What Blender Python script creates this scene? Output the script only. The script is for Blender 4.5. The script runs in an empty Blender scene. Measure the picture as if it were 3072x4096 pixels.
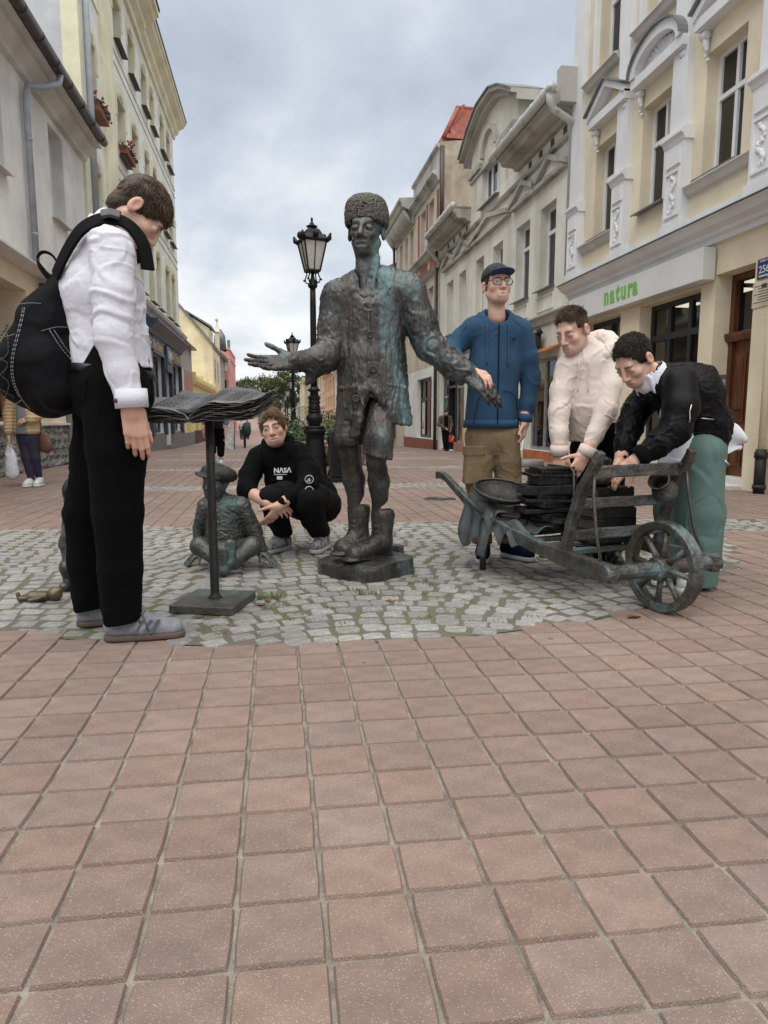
import bpy, bmesh, math, random
import numpy as np
from mathutils import Vector, Matrix

# ------------------------------------------------------------------ camera, sky, sun, exposure
scene = bpy.context.scene
rad = math.radians
CAMH = 0.82
cam_d = bpy.data.cameras.new('camera'); cam = bpy.data.objects.new('camera', cam_d)
scene.collection.objects.link(cam); scene.camera = cam
cam.location = (0, 0, CAMH)
cam.rotation_euler = (rad(90 - 7.581), 0, rad(-9.032))
cam_d.sensor_fit = 'VERTICAL'; cam_d.sensor_height = 36.0; cam_d.lens = 36.0 * 2750 / 4096
cam_d.clip_start = 0.05; cam_d.clip_end = 2000
scene.render.resolution_x = 768; scene.render.resolution_y = 1024
SUN_EL, SUN_AZ = 72.0, 195.0          # azimuth clockwise from +Y (the street axis)
w = bpy.data.worlds.new('World'); scene.world = w; w.use_nodes = True
nt = w.node_tree; nt.nodes.clear()
def wn(t, **k):
    n = nt.nodes.new(t)
    for a, b in k.items(): setattr(n, a, b)
    return n
wl = nt.links.new
sky = wn('ShaderNodeTexSky', sky_type='NISHITA', sun_disc=False, sun_elevation=rad(SUN_EL), sun_rotation=rad(SUN_AZ))
tc = wn('ShaderNodeTexCoord'); sep = wn('ShaderNodeSeparateXYZ'); wl(tc.outputs['Generated'], sep.inputs[0])
zz = wn('ShaderNodeMath', operation='MAXIMUM'); wl(sep.outputs[2], zz.inputs[0]); zz.inputs[1].default_value = 0.0
za = wn('ShaderNodeMath', operation='ADD'); wl(zz.outputs[0], za.inputs[0]); za.inputs[1].default_value = 0.30
dv = wn('ShaderNodeVectorMath', operation='DIVIDE'); wl(tc.outputs['Generated'], dv.inputs[0])
cb = wn('ShaderNodeCombineXYZ')
for i in range(3): wl(za.outputs[0], cb.inputs[i])
wl(cb.outputs[0], dv.inputs[1])
mp = wn('ShaderNodeMapping'); wl(dv.outputs[0], mp.inputs[0]); mp.inputs['Scale'].default_value = (1.0, 0.8, 0.6); mp.inputs['Location'].default_value = (9.4, 8.2, 0)
n1 = wn('ShaderNodeTexNoise'); wl(mp.outputs[0], n1.inputs['Vector'])
n1.inputs['Scale'].default_value = 1.55; n1.inputs['Detail'].default_value = 7; n1.inputs['Roughness'].default_value = 0.52; n1.inputs['Distortion'].default_value = 0.25
cr = wn('ShaderNodeValToRGB'); wl(n1.outputs[0], cr.inputs[0])
E = cr.color_ramp.elements
E[0].position = 0.30; E[0].color = (0.36, 0.41, 0.50, 1)
E[1].position = 0.71; E[1].color = (1.60, 1.57, 1.50, 1)
e = cr.color_ramp.elements.new(0.49); e.color = (0.60, 0.645, 0.715, 1)
e = cr.color_ramp.elements.new(0.63); e.color = (0.92, 0.92, 0.91, 1)
bg1 = wn('ShaderNodeBackground'); wl(sky.outputs[0], bg1.inputs[0]); bg1.inputs[1].default_value = 0.10
bg2 = wn('ShaderNodeBackground'); wl(cr.outputs[0], bg2.inputs[0]); bg2.inputs[1].default_value = 0.44
mx = wn('ShaderNodeMixShader'); mx.inputs[0].default_value = 0.93
wl(bg1.outputs[0], mx.inputs[1]); wl(bg2.outputs[0], mx.inputs[2])
wo = wn('ShaderNodeOutputWorld'); wl(mx.outputs[0], wo.inputs[0])
sd = bpy.data.lights.new('sun', 'SUN'); sd.energy = 1.5; sd.angle = rad(85); sd.color = (1.0, 0.96, 0.90)
so = bpy.data.objects.new('sun', sd); scene.collection.objects.link(so)
az = rad(SUN_AZ); el = rad(SUN_EL)
sdir = Vector((math.sin(az) * math.cos(el), math.cos(az) * math.cos(el), math.sin(el)))
so.rotation_euler = (-sdir).to_track_quat('-Z', 'Y').to_euler(); so.location = (0, 0, 30)
vs = scene.view_settings
vs.view_transform = 'Standard'; vs.look = 'None'; vs.exposure = 1.32; vs.gamma = 1.0; vs.use_curve_mapping = False

random.seed(7); rng = np.random.default_rng(7)
COL = scene.collection
# ------------------------------------------------------------------ object helpers
def tag(o, label=None, cat=None, group=None, kind=None):
    if label: o['label'] = label
    if cat: o['category'] = cat
    if group: o['group'] = group
    if kind: o['kind'] = kind
    return o
def empty(name, loc=(0, 0, 0), label=None, cat=None, group=None, parent=None, kind=None):
    o = bpy.data.objects.new(name, None); COL.objects.link(o); o.location = loc; o.empty_display_size = .1
    o.parent = parent
    return tag(o, label, cat, group, kind)
def link_mesh(name, me, parent=None):
    o = bpy.data.objects.new(name, me); COL.objects.link(o)
    if parent is not None:
        o.parent = parent
        o.matrix_parent_inverse = inv_world(parent)
    return o
def inv_world(p):
    m = p.matrix_basis.copy(); q = p.parent
    if q is not None: m = q_world(q) @ p.matrix_parent_inverse @ m
    return m.inverted()
def q_world(p):
    m = p.matrix_basis.copy()
    if p.parent is not None: m = q_world(p.parent) @ p.matrix_parent_inverse @ m
    return m
def arr_mesh(name, V, F, mats, parent=None, smooth=False, mi=None, cols=None, colname='Col'):
    """numpy verts + faces (list of quads/tris, or an array) -> object"""
    me = bpy.data.meshes.new(name)
    V = np.asarray(V, dtype=np.float64)
    me.from_pydata(V.tolist(), [], F if isinstance(F, list) else F.tolist())
    for m in (mats if isinstance(mats, (list, tuple)) else [mats]): me.materials.append(m)
    n = len(me.polygons)
    if smooth: me.polygons.foreach_set('use_smooth', np.ones(n, dtype=bool))
    if mi is not None: me.polygons.foreach_set('material_index', np.asarray(mi, dtype=np.int32))
    if cols is not None:
        a = me.color_attributes.new(colname, 'FLOAT_COLOR', 'POINT')
        c = np.ones((len(V), 4), dtype=np.float32); c[:, :3] = cols
        a.data.foreach_set('color', c.ravel())
    me.update()
    return link_mesh(name, me, parent)
class MB:
    def __init__(s): s.v = []; s.f = []; s.m = []; s.sm = []
    def add(s, V, F, mi=0, smooth=False):
        o = len(s.v); s.v += [tuple(map(float, p)) for p in V]
        for q in F: s.f.append(tuple(i + o for i in q)); s.m.append(mi); s.sm.append(smooth)
        return s
    def box(s, x0, x1, y0, y1, z0, z1, mi=0):
        if x0 > x1: x0, x1 = x1, x0
        if y0 > y1: y0, y1 = y1, y0
        if z0 > z1: z0, z1 = z1, z0
        V = [(x0,y0,z0),(x1,y0,z0),(x1,y1,z0),(x0,y1,z0),(x0,y0,z1),(x1,y0,z1),(x1,y1,z1),(x0,y1,z1)]
        return s.add(V, [(3,2,1,0),(4,5,6,7),(0,1,5,4),(1,2,6,5),(2,3,7,6),(3,0,4,7)], mi)
    def hexa(s, P, mi=0):
        """8 corners: bottom ring 0-3, top ring 4-7"""
        return s.add(P, [(3,2,1,0),(4,5,6,7),(0,1,5,4),(1,2,6,5),(2,3,7,6),(3,0,4,7)], mi)
    def prism(s, poly, vec, mi=0, smooth=False):
        """3D polygon extruded along vec"""
        n = len(poly); vec = Vector(vec)
        V = [Vector(p) for p in poly] + [Vector(p) + vec for p in poly]
        F = [tuple(range(n))[::-1], tuple(range(n, 2*n))] + [(i, (i+1) % n, n + (i+1) % n, n + i) for i in range(n)]
        return s.add(V, F, mi, smooth)
    def tube(s, pts, r, n=8, mi=0, smooth=True, cap=True, flat=1.0, up=None):
        pts = [Vector(p) for p in pts]; k = len(pts)
        rr = r if isinstance(r, (list, tuple)) else [r] * k
        V = []; u = None
        for i, p in enumerate(pts):
            t = (pts[min(i+1, k-1)] - pts[max(i-1, 0)])
            if t.length < 1e-9: t = Vector((0, 0, 1))
            t.normalize()
            if u is None:
                u = Vector(up) if up is not None else (Vector((0, 0, 1)) if abs(t.z) < .9 else Vector((1, 0, 0)))
            u = (u - t * u.dot(t)); u.normalize()
            b = t.cross(u)
            for j in range(n):
                a = 2 * math.pi * j / n + (math.pi / n if n == 4 else 0)
                V.append(p + (u * math.cos(a) * flat + b * math.sin(a)) * rr[i])
        F = []
        for i in range(k-1):
            for j in range(n):
                F.append((i*n+j, i*n+(j+1) % n, (i+1)*n+(j+1) % n, (i+1)*n+j))
        if cap: F += [tuple(range(n))[::-1], tuple(range((k-1)*n, k*n))]
        return s.add(V, F, mi, smooth)
    def lathe(s, prof, c=(0,0,0), n=20, mi=0, smooth=True, M=None, sq=0):
        V = []; c = Vector(c); k = len(prof)
        for r, z in prof:
            for j in range(n):
                a = 2 * math.pi * (j + (.5 if sq else 0)) / n
                p = Vector((r*math.cos(a), r*math.sin(a), z))
                V.append(c + (M @ p if M is not None else p))
        F = [(i*n+j, i*n+(j+1) % n, (i+1)*n+(j+1) % n, (i+1)*n+j) for i in range(k-1) for j in range(n)]
        F += [tuple(range(n))[::-1], tuple(range((k-1)*n, k*n))]
        return s.add(V, F, mi, smooth)
    def ball(s, c, r, n=10, m=6, mi=0, M=None):
        if not hasattr(r, '__len__'): r = (r, r, r)
        V = []; c = Vector(c)
        for i in range(m+1):
            t = math.pi * i / m
            for j in range(n):
                a = 2 * math.pi * j / n
                p = Vector((r[0]*math.sin(t)*math.cos(a), r[1]*math.sin(t)*math.sin(a), -r[2]*math.cos(t)))
                V.append(c + (M @ p if M is not None else p))
        F = [(i*n+j, i*n+(j+1) % n, (i+1)*n+(j+1) % n, (i+1)*n+j) for i in range(m) for j in range(n)]
        return s.add(V, F, mi, True)
    def build(s, name, mats, parent=None, bevel=0):
        me = bpy.data.meshes.new(name); me.from_pydata(s.v, [], s.f)
        for m in (mats if isinstance(mats, (list, tuple)) else [mats]): me.materials.append(m)
        if s.f:
            me.polygons.foreach_set('material_index', s.m); me.polygons.foreach_set('use_smooth', s.sm)
        me.update()
        o = link_mesh(name, me, parent)
        if bevel:
            b = o.modifiers.new('bevel', 'BEVEL'); b.width = bevel; b.segments = 2; b.limit_method = 'ANGLE'; b.angle_limit = rad(35)
        return o
# ------------------------------------------------------------------ materials
MATS = {}
def nodes_of(name):
    m = bpy.data.materials.new(name); m.use_nodes = True; t = m.node_tree
    b = t.nodes['Principled BSDF']
    return m, t, b
def mat(name, col, rough=.8, metal=0., var=.18, scale=4., bump=0., bscale=60., col2=None, spec=.5, stretch=None, detail=5, coord='Object', rnd=0., speck=None, attr=None, bdist=.01, sheen=0., streak=None, ramp=(.35,.65), stain=0.):
    """procedural principled material: noise tint between col and col2, optional fine bump, specks, dirt streaks, per-object value shift"""
    if name in MATS: return MATS[name]
    m, t, b = nodes_of(name); N = t.nodes.new; Lk = t.links.new
    tcn = N('ShaderNodeTexCoord'); vec = tcn.outputs[coord]
    if stretch:
        mpn = N('ShaderNodeMapping'); mpn.inputs['Scale'].default_value = stretch; Lk(vec, mpn.inputs[0]); vecs = mpn.outputs[0]
    else: vecs = vec
    nz = N('ShaderNodeTexNoise'); nz.inputs['Scale'].default_value = scale; nz.inputs['Detail'].default_value = detail; nz.inputs['Roughness'].default_value = .6
    Lk(vecs, nz.inputs['Vector'])
    if col2 is None: col2 = tuple(c * (1 - var * 1.6) for c in col); c1 = tuple(min(1, c * (1 + var * .6)) for c in col)
    else: c1 = col
    rp = N('ShaderNodeValToRGB'); rp.color_ramp.elements[0].position = ramp[0]; rp.color_ramp.elements[1].position = ramp[1]
    rp.color_ramp.elements[0].color = (*col2, 1); rp.color_ramp.elements[1].color = (*c1, 1)
    Lk(nz.outputs[0], rp.inputs[0]); out = rp.outputs[0]
    if attr:
        an = N('ShaderNodeAttribute'); an.attribute_name = attr
        mm = N('ShaderNodeMixRGB'); mm.blend_type = 'MULTIPLY'; mm.inputs[0].default_value = 1; Lk(out, mm.inputs[1]); Lk(an.outputs['Color'], mm.inputs[2]); out = mm.outputs[0]
    if rnd:
        oi = N('ShaderNodeObjectInfo'); mr = N('ShaderNodeMapRange'); mr.inputs[3].default_value = 1 - rnd; mr.inputs[4].default_value = 1 + rnd * .6
        Lk(oi.outputs['Random'], mr.inputs[0]); hv = N('ShaderNodeHueSaturation'); Lk(mr.outputs[0], hv.inputs['Value']); f1_ = N('ShaderNodeMath'); f1_.operation = 'MULTIPLY'; f1_.inputs[1].default_value = 7.31; Lk(oi.outputs['Random'], f1_.inputs[0]); f2_ = N('ShaderNodeMath'); f2_.operation = 'FRACT'; Lk(f1_.outputs[0], f2_.inputs[0]); m3_ = N('ShaderNodeMapRange'); m3_.inputs[3].default_value = .92; m3_.inputs[4].default_value = 1.10; Lk(f2_.outputs[0], m3_.inputs[0]); Lk(m3_.outputs[0], hv.inputs['Saturation']); Lk(out, hv.inputs['Color']); out = hv.outputs[0]
    if speck:
        sc, thr, sc_col, amt = speck
        vo = N('ShaderNodeTexVoronoi'); vo.inputs['Scale'].default_value = sc; Lk(vec, vo.inputs['Vector'])
        sp = N('ShaderNodeSeparateColor'); Lk(vo.outputs['Color'], sp.inputs[0])
        lt = N('ShaderNodeMath'); lt.operation = 'GREATER_THAN'; lt.inputs[1].default_value = thr; Lk(sp.outputs[0], lt.inputs[0])
        ds = N('ShaderNodeMath'); ds.operation = 'LESS_THAN'; ds.inputs[1].default_value = .38; Lk(vo.outputs['Distance'], ds.inputs[0])
        ml = N('ShaderNodeMath'); ml.operation = 'MULTIPLY'; Lk(lt.outputs[0], ml.inputs[0]); Lk(ds.outputs[0], ml.inputs[1])
        m2 = N('ShaderNodeMath'); m2.operation = 'MULTIPLY'; m2.inputs[1].default_value = amt; Lk(ml.outputs[0], m2.inputs[0])
        mm = N('ShaderNodeMixRGB'); Lk(m2.outputs[0], mm.inputs[0]); Lk(out, mm.inputs[1]); mm.inputs[2].default_value = (*sc_col, 1); out = mm.outputs[0]
    if streak:
        scol, amt, ssc = streak
        ms = N('ShaderNodeMapping'); ms.inputs['Scale'].default_value = (ssc, ssc, ssc * .18); Lk(vec, ms.inputs[0])
        ns = N('ShaderNodeTexNoise'); ns.inputs['Scale'].default_value = 1.; ns.inputs['Detail'].default_value = 6; Lk(ms.outputs[0], ns.inputs['Vector'])
        rs = N('ShaderNodeValToRGB'); rs.color_ramp.elements[0].position = .52; rs.color_ramp.elements[1].position = .72; Lk(ns.outputs[0], rs.inputs[0])
        sm = N('ShaderNodeMath'); sm.operation = 'MULTIPLY'; sm.inputs[1].default_value = amt; Lk(rs.outputs[0], sm.inputs[0])
        mm = N('ShaderNodeMixRGB'); Lk(sm.outputs[0], mm.inputs[0]); Lk(out, mm.inputs[1]); mm.inputs[2].default_value = (*scol, 1); out = mm.outputs[0]
    if stain:
        gp = N('ShaderNodeNewGeometry'); n5 = N('ShaderNodeTexNoise'); n5.inputs['Scale'].default_value = 1.1; n5.inputs['Detail'].default_value = 7; n5.inputs['Roughness'].default_value = .62; Lk(gp.outputs['Position'], n5.inputs['Vector'])
        m5 = N('ShaderNodeMapRange'); m5.inputs[1].default_value = .32; m5.inputs[2].default_value = .68; m5.inputs[3].default_value = 1 - stain; m5.inputs[4].default_value = 1 + stain*.45; Lk(n5.outputs[0], m5.inputs[0])
        v5 = N('ShaderNodeTexVoronoi'); v5.inputs['Scale'].default_value = 2.6; Lk(gp.outputs['Position'], v5.inputs['Vector']); s5 = N('ShaderNodeMath'); s5.operation = 'LESS_THAN'; s5.inputs[1].default_value = .038; Lk(v5.outputs['Distance'], s5.inputs[0]); k5 = N('ShaderNodeMath'); k5.operation = 'MULTIPLY_ADD'; k5.inputs[1].default_value = -.45; k5.inputs[2].default_value = 1.; Lk(s5.outputs[0], k5.inputs[0])
        p5 = N('ShaderNodeMath'); p5.operation = 'MULTIPLY'; Lk(m5.outputs[0], p5.inputs[0]); Lk(k5.outputs[0], p5.inputs[1]); h5 = N('ShaderNodeHueSaturation'); Lk(p5.outputs[0], h5.inputs['Value']); Lk(out, h5.inputs['Color']); out = h5.outputs[0]
    Lk(out, b.inputs['Base Color'])
    b.inputs['Roughness'].default_value = rough; b.inputs['Metallic'].default_value = metal; b.inputs['Specular IOR Level'].default_value = spec
    if sheen: b.inputs['Sheen Weight'].default_value = sheen
    if bump:
        nb = N('ShaderNodeTexNoise'); nb.inputs['Scale'].default_value = bscale; nb.inputs['Detail'].default_value = 4; Lk(vec, nb.inputs['Vector'])
        bp = N('ShaderNodeBump'); bp.inputs['Strength'].default_value = bump; bp.inputs['Distance'].default_value = bdist; Lk(nb.outputs[0], bp.inputs['Height']); Lk(bp.outputs[0], b.inputs['Normal'])
    MATS[name] = m
    return m
def glass_mat(name='window_glass', tint=(.17, .18, .185), refl=.9):
    if name in MATS: return MATS[name]
    m, t, b = nodes_of(name); N = t.nodes.new; Lk = t.links.new
    t.nodes.remove(b); out = t.nodes['Material Output']
    tr = N('ShaderNodeBsdfTransparent'); tr.inputs[0].default_value = (*tint, 1)
    gl = N('ShaderNodeBsdfGlossy'); gl.inputs[0].default_value = (refl, refl, refl, 1); gl.inputs['Roughness'].default_value = .015
    nz = N('ShaderNodeTexNoise'); nz.inputs['Scale'].default_value = 1.3; tcn = N('ShaderNodeTexCoord'); Lk(tcn.outputs['Object'], nz.inputs['Vector'])
    bp = N('ShaderNodeBump'); bp.inputs['Strength'].default_value = .06; bp.inputs['Distance'].default_value = .05; Lk(nz.outputs[0], bp.inputs['Height']); Lk(bp.outputs[0], gl.inputs['Normal'])
    gg = N('ShaderNodeNewGeometry'); dp = N('ShaderNodeVectorMath'); dp.operation = 'DOT_PRODUCT'; Lk(gg.outputs['Incoming'], dp.inputs[0]); Lk(gg.outputs['Normal'], dp.inputs[1])
    ab = N('ShaderNodeMath'); ab.operation = 'ABSOLUTE'; Lk(dp.outputs['Value'], ab.inputs[0]); om = N('ShaderNodeMath'); om.operation = 'SUBTRACT'; om.inputs[0].default_value = 1.; Lk(ab.outputs[0], om.inputs[1]); pw = N('ShaderNodeMath'); pw.operation = 'POWER'; Lk(om.outputs[0], pw.inputs[0]); pw.inputs[1].default_value = 5.
    fr = N('ShaderNodeMath'); fr.operation = 'MULTIPLY_ADD'; Lk(pw.outputs[0], fr.inputs[0]); fr.inputs[1].default_value = .88; fr.inputs[2].default_value = .10
    mxs = N('ShaderNodeMixShader'); Lk(fr.outputs[0], mxs.inputs[0]); Lk(tr.outputs[0], mxs.inputs[1]); Lk(gl.outputs[0], mxs.inputs[2])
    Lk(mxs.outputs[0], out.inputs[0]); MATS[name] = m
    return m
def gz(y):
    """height of the street: level round the statue, sagging a little and rising far away"""
    def ss(a, b, t):
        t = np.clip((np.asarray(t, dtype=float) - a) / (b - a), 0, 1); return t * t * (3 - 2 * t)
    return -0.36 * ss(11, 36, y) + 1.45 * ss(46, 150, y)
# ------------------------------------------------------------------ ground
DISC_C = (0.35, 5.46); DISC_R = 3.0
PX, PY, PX0, PY0, SK = 0.1475, 0.1405, -0.080, 0.955, -0.035
def back_edge(x): return 5.50 - 0.05 * x
def in_cobbles(x, y, m=0.0):
    if y < back_edge(x) + m and (x - DISC_C[0])**2 + (y - DISC_C[1])**2 < (DISC_R + m)**2: return True
    if x > 2.6 and x < 5.1 and 4.60 - .04 * (x - 3) - m < y < 5.22 - .04 * (x - 3) + m: return True
    return False
BANDS = [8.64, 12.0, 15.3, 19.3, 23.0, 26.6, 30.2, 33.4]
def in_band(x, y):
    for b in BANDS:
        if abs(y - b) < .27 and -2.55 < x < (3.6 if b < 10 else 4.0): return True
    return False
m_mortar = mat('sand_joint', (.30, .27, .22), .95, col2=(.15, .135, .11), scale=18, bump=.6, bscale=220, speck=(420, .8, (.5, .45, .38), .5))
m_moss = mat('mossy_joint', (.115, .135, .045), .95, col2=(.135, .118, .095), scale=3.2, bump=.8, bscale=160, ramp=(.50, .64))
PAV = dict(stain=.20, rough=.86, var=.12, scale=14, bump=.75, bscale=330, bdist=.006)
m_pav = mat('red_concrete_paver', (.290, .206, .168), col2=(.225, .160, .130), rnd=.11, speck=(330, .80, (.50, .43, .36), .55), **PAV)
m_pavf = mat('red_concrete_paver_far', (.290, .206, .168), col2=(.225, .160, .130), attr='Col', speck=(330, .80, (.50, .43, .36), .55), **PAV)
m_cob = mat('granite_sett', stain=.18, col=(.42, .41, .385), rough=.8, col2=(.27, .26, .245), scale=30, rnd=.22, bump=.9, bscale=180, bdist=.012, speck=(260, .72, (.13, .125, .12), .55))
m_cobf = mat('granite_sett_far', stain=.18, col=(.42, .41, .385), rough=.8, col2=(.27, .26, .245), scale=30, attr='Col', bump=.9, bscale=180, bdist=.012, speck=(260, .72, (.13, .125, .12), .55))
m_far = mat('street_paving_far', (.30, .205, .17), .9, col2=(.25, .175, .145), scale=1.5)
# base sheet
ys = [-3, -1, 0, 1, 2, 3, 4, 5, 6, 7, 8, 9, 10, 12, 14, 16, 18, 20, 22, 24, 26, 28, 30, 32, 34, 36, 40, 46, 55, 65, 80, 95, 110, 130, 150, 220, 400]
xs = [-90, -20, -4, -2, 0, 2, 4, 6, 20, 90]
V = []; F = []; mi = []
for y in ys:
    for x in xs: V.append((x, y, float(gz(y)) - .008))
nx = len(xs)
for j in range(len(ys) - 1):
    for i in range(nx - 1):
        F.append((j*nx+i, j*nx+i+1, (j+1)*nx+i+1, (j+1)*nx+i)); mi.append(0 if ys[j] < 34 and abs(xs[i]) < 10 else 1)
pavement = arr_mesh('pavement', V, F, [m_mortar, m_far], mi=mi)
tag(pavement, 'red concrete paver street surface with sandy joints', 'pavement', kind='structure')
# bed of the sett area, 4 mm above the base sheet
mb = MB(); pts = []
for i in range(41):
    a = math.pi + math.pi * i / 40
    pts.append((DISC_C[0] + DISC_R * math.cos(a), DISC_C[1] + DISC_R * math.sin(a), -.0035))
sett_bed = mb.add(pts, [tuple(range(len(pts)))]).add([(2.9, 4.62, -.003), (5.1, 4.52, -.003), (5.1, 5.14, -.003), (2.9, 5.22, -.003)], [(0, 1, 2, 3)]).build('sett_paving', m_moss)
tag(sett_bed, 'half round area of grey granite setts with mossy joints round the statue', 'paving', kind='structure')
def chamfer_tile(w, d, n_side, jit, ch, zd, rnd_c=.1, dome=0.):
    """irregular worn tile: outline ring below, inset top ring"""
    o = []
    for s in range(4):
        for k in range(n_side):
            t = k / n_side - .5
            x, y = [(t, -.5), (.5, t), (-t, .5), (-.5, -t)][s]
            if abs(abs(x) - .5) < 1e-6 and abs(abs(y) - .5) < 1e-6: x *= 1 - rnd_c; y *= 1 - rnd_c
            o.append((x * w + random.uniform(-jit, jit), y * d + random.uniform(-jit, jit)))
    n = len(o)
    V = [(x, y, -zd) for x, y in o] + [(x * (1 - 2*ch/w) + random.uniform(-jit, jit)*.5, y * (1 - 2*ch/d) + random.uniform(-jit, jit)*.5, random.uniform(-.0008, .0004)) for x, y in o]
    F = [(i, (i+1) % n, n + (i+1) % n, n + i) for i in range(n)]
    if dome:
        V.append((0, 0, dome)); F += [(n + i, n + (i+1) % n, 2*n) for i in range(n)]
    else: F.append(tuple(range(n, 2*n)))
    return V, F
def variants(name, k, m, *a, smooth=False, **kw):
    out = []
    for i in range(k):
        V, F = chamfer_tile(*a, **kw)
        me = bpy.data.meshes.new(name); me.from_pydata(V, [], F); me.materials.append(m)
        if smooth: me.polygons.foreach_set('use_smooth', [True] * len(F))
        me.update(); out.append(me)
    return out
camv = np.array(cam.location)
_y, _p = rad(9.032), rad(7.581)
CF = np.array([math.sin(_y)*math.cos(_p), math.cos(_y)*math.cos(_p), -math.sin(_p)]); CR = np.array([math.cos(_y), -math.sin(_y), 0.]); CU = np.cross(CR, CF)
def px_of(x, y, z):
    q = np.array([x, y, z]) - camv; d = q @ CF
    if d < .05: return None
    return 1536 + 2750 * (q @ CR) / d, 2048 - 2750 * (q @ CU) / d, d
def scatter(cells, vars_, parent, name, maxn, far_mat, far_name, tilt, zj, farV):
    """the maxn pieces that show largest become objects, the rest one joined part"""
    vis = []; rest = []
    for c in cells:
        p = px_of(c[0], c[1], 0)
        if p and -60 < p[0] < 3132 and p[1] < 4250 and p[1] > 1700: vis.append((p[2], c))
        else: rest.append(c)
    vis.sort(key=lambda t: t[0])
    near = [c for _, c in vis[:maxn]]; rest += [c for _, c in vis[maxn:]]
    for x, y, rz in near:
        o = bpy.data.objects.new(name, random.choice(vars_)); COL.objects.link(o); o.parent = parent
        o.location = (x, y, float(gz(y)) + random.uniform(-zj, zj * .6)); o.rotation_euler = (random.uniform(-tilt, tilt), random.uniform(-tilt, tilt), rz + random.choice((0, math.pi)))
    V = []; F = []; C = []
    for x, y, rz in rest:
        FV, FF = random.choice(farV); b = len(V); ca, sa = math.cos(rz), math.sin(rz); z = float(gz(y)) + random.uniform(-zj, zj * .5); v = random.uniform(.88, 1.06); tw_ = random.uniform(.96, 1.04)
        for p in FV: V.append((x + p[0]*ca - p[1]*sa, y + p[0]*sa + p[1]*ca, z + p[2])); C.append((v*tw_, v, v*(2-tw_)))
        for f in FF: F.append(tuple(i + b for i in f))
    o = arr_mesh(far_name, V, F, far_mat, parent, cols=np.array(C)); tag(o, kind='stuff')
# pavers
cells = []; rs = math.atan(SK)
for j in range(-16, 236):
    for i in range(-27, 38):
        x = PX0 + PX * (i + .5); y = PY0 + PY * (j + .5) + SK * (x - .07)
        if in_cobbles(x, y, -.03) or in_band(x, y): continue
        if y > 8 and random.random() < .0: continue
        cells.append((x, y, rs * .6 + random.uniform(-.006, .006)))
pv = variants('paver', 9, m_pav, .1448, .1378, 3, .0008, .0048, .0115, rnd_c=.025)
random.seed(3)
scatter(cells, pv, pavement, 'paver', 300, m_pavf, 'paver_field', .006, .0016, [chamfer_tile(.1445, .1375, 1, .0015, .005, .0115, rnd_c=.02) for _ in range(6)])
# granite setts in segmental arcs
cells = []; random.seed(5)
CW = 1.5
for col in range(-3, 5):
    cx = .35 + col * CW
    for k in range(-8, 60):
        x = -CW / 2
        while x < CW / 2 - .02:
            wd = random.uniform(.092, .118); xm = x + wd / 2
            yy = 2.2 + k * .096 + .30 * (1 - (xm / (CW / 2))**2) - .25
            sl = math.atan(-.30 * 2 * xm / (CW / 2)**2)
            X, Y = cx + xm, yy + random.uniform(-.006, .006)
            if in_cobbles(X, Y, -.022): cells.append((X, Y, sl * .8 + random.uniform(-.07, .07)))
            x += wd
sv = variants('granite_sett', 12, m_cob, .104, .0945, 2, .005, .008, .016, rnd_c=.09, dome=.003, smooth=False)
scatter(cells, sv, sett_bed, 'granite_sett', 300, m_cobf, 'sett_field', .03, .004, [chamfer_tile(.104, .0945, 2, .005, .008, .016, rnd_c=.09, dome=.003) for _ in range(12)])
# sett bands across the street
V = []; F = []; C = []; bandv = [chamfer_tile(.098, .088, 1, .007, .012, .016, rnd_c=.15, dome=.003) for _ in range(10)]
for b in BANDS:
    xr = 3.6 if b < 10 else 4.0
    for r_ in range(5):
        x = -2.5 + random.uniform(0, .1)
        while x < xr:
            FV, FF = random.choice(bandv); o = len(V); y = b - .2 + r_ * .098 + random.uniform(-.008, .008); v = random.uniform(.8, 1.12); z = float(gz(y))
            V += [(x + p[0], y + p[1], z + p[2] + .003) for p in FV]; C += [(v, v, v)] * len(FV); F += [tuple(i + o for i in f) for f in FF]; x += random.uniform(.095, .11)
tag(arr_mesh('sett_band', V, F, m_cobf, pavement, cols=np.array(C)), kind='stuff')
# manhole cover, leaves, scraps
m_iron = mat('cast_iron', (.045, .045, .045), .55, metal=.6, var=.3, bump=.3)
mb = MB(); mb.lathe([(.15, -.008), (.17, -.004), (.17, .002), (.145, .003), (.14, .0005), (.06, .0005), (.06, .003), (.02, .003)], n=28)
for k in range(12):
    a = k * math.pi / 6; mb.box(.0, .01, -.004, .004, .0, .003)
mh = mb.build('manhole_cover', m_iron); mh.location = (1.72, 7.05, .0); tag(mh, 'round iron manhole cover in the pavers behind the cart handle', 'manhole cover')
m_leaf = mat('dry_leaf', (.24, .075, .02), .7, col2=(.12, .05, .018), scale=30, spec=.3)
def leaf(name, loc, s, rz, label):
    mb = MB(); V = []; n = 9
    for i in range(n):
        t = i / (n - 1); wv = .32 * math.sin(math.pi * min(1, t * 1.02)) ** .8 * (1 + .25 * math.sin(i * 2.3))
        V += [(t - .5, -wv, .10 * math.sin(3 * t) + .10 * abs(wv)), (t - .5, 0, .05 * math.sin(3 * t)), (t - .5, wv, .06 * math.sin(4 * t + 1) + .14 * abs(wv))]
    F = [(3*i+j, 3*i+j+3, 3*i+j+4, 3*i+j+1) for i in range(n-1) for j in range(2)]
    mb.add([(x*s, y*s, z*s) for x, y, z in V], F); o = mb.build(name, m_leaf); o.location = loc; o.rotation_euler = (0, 0, rz)
    return tag(o, label, 'leaf', 'dry leaves on the setts')
leaf('dry_leaf', (-.075, 3.05, .004), .05, .6, 'brown curled leaf just right of the lectern base plate')
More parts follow.
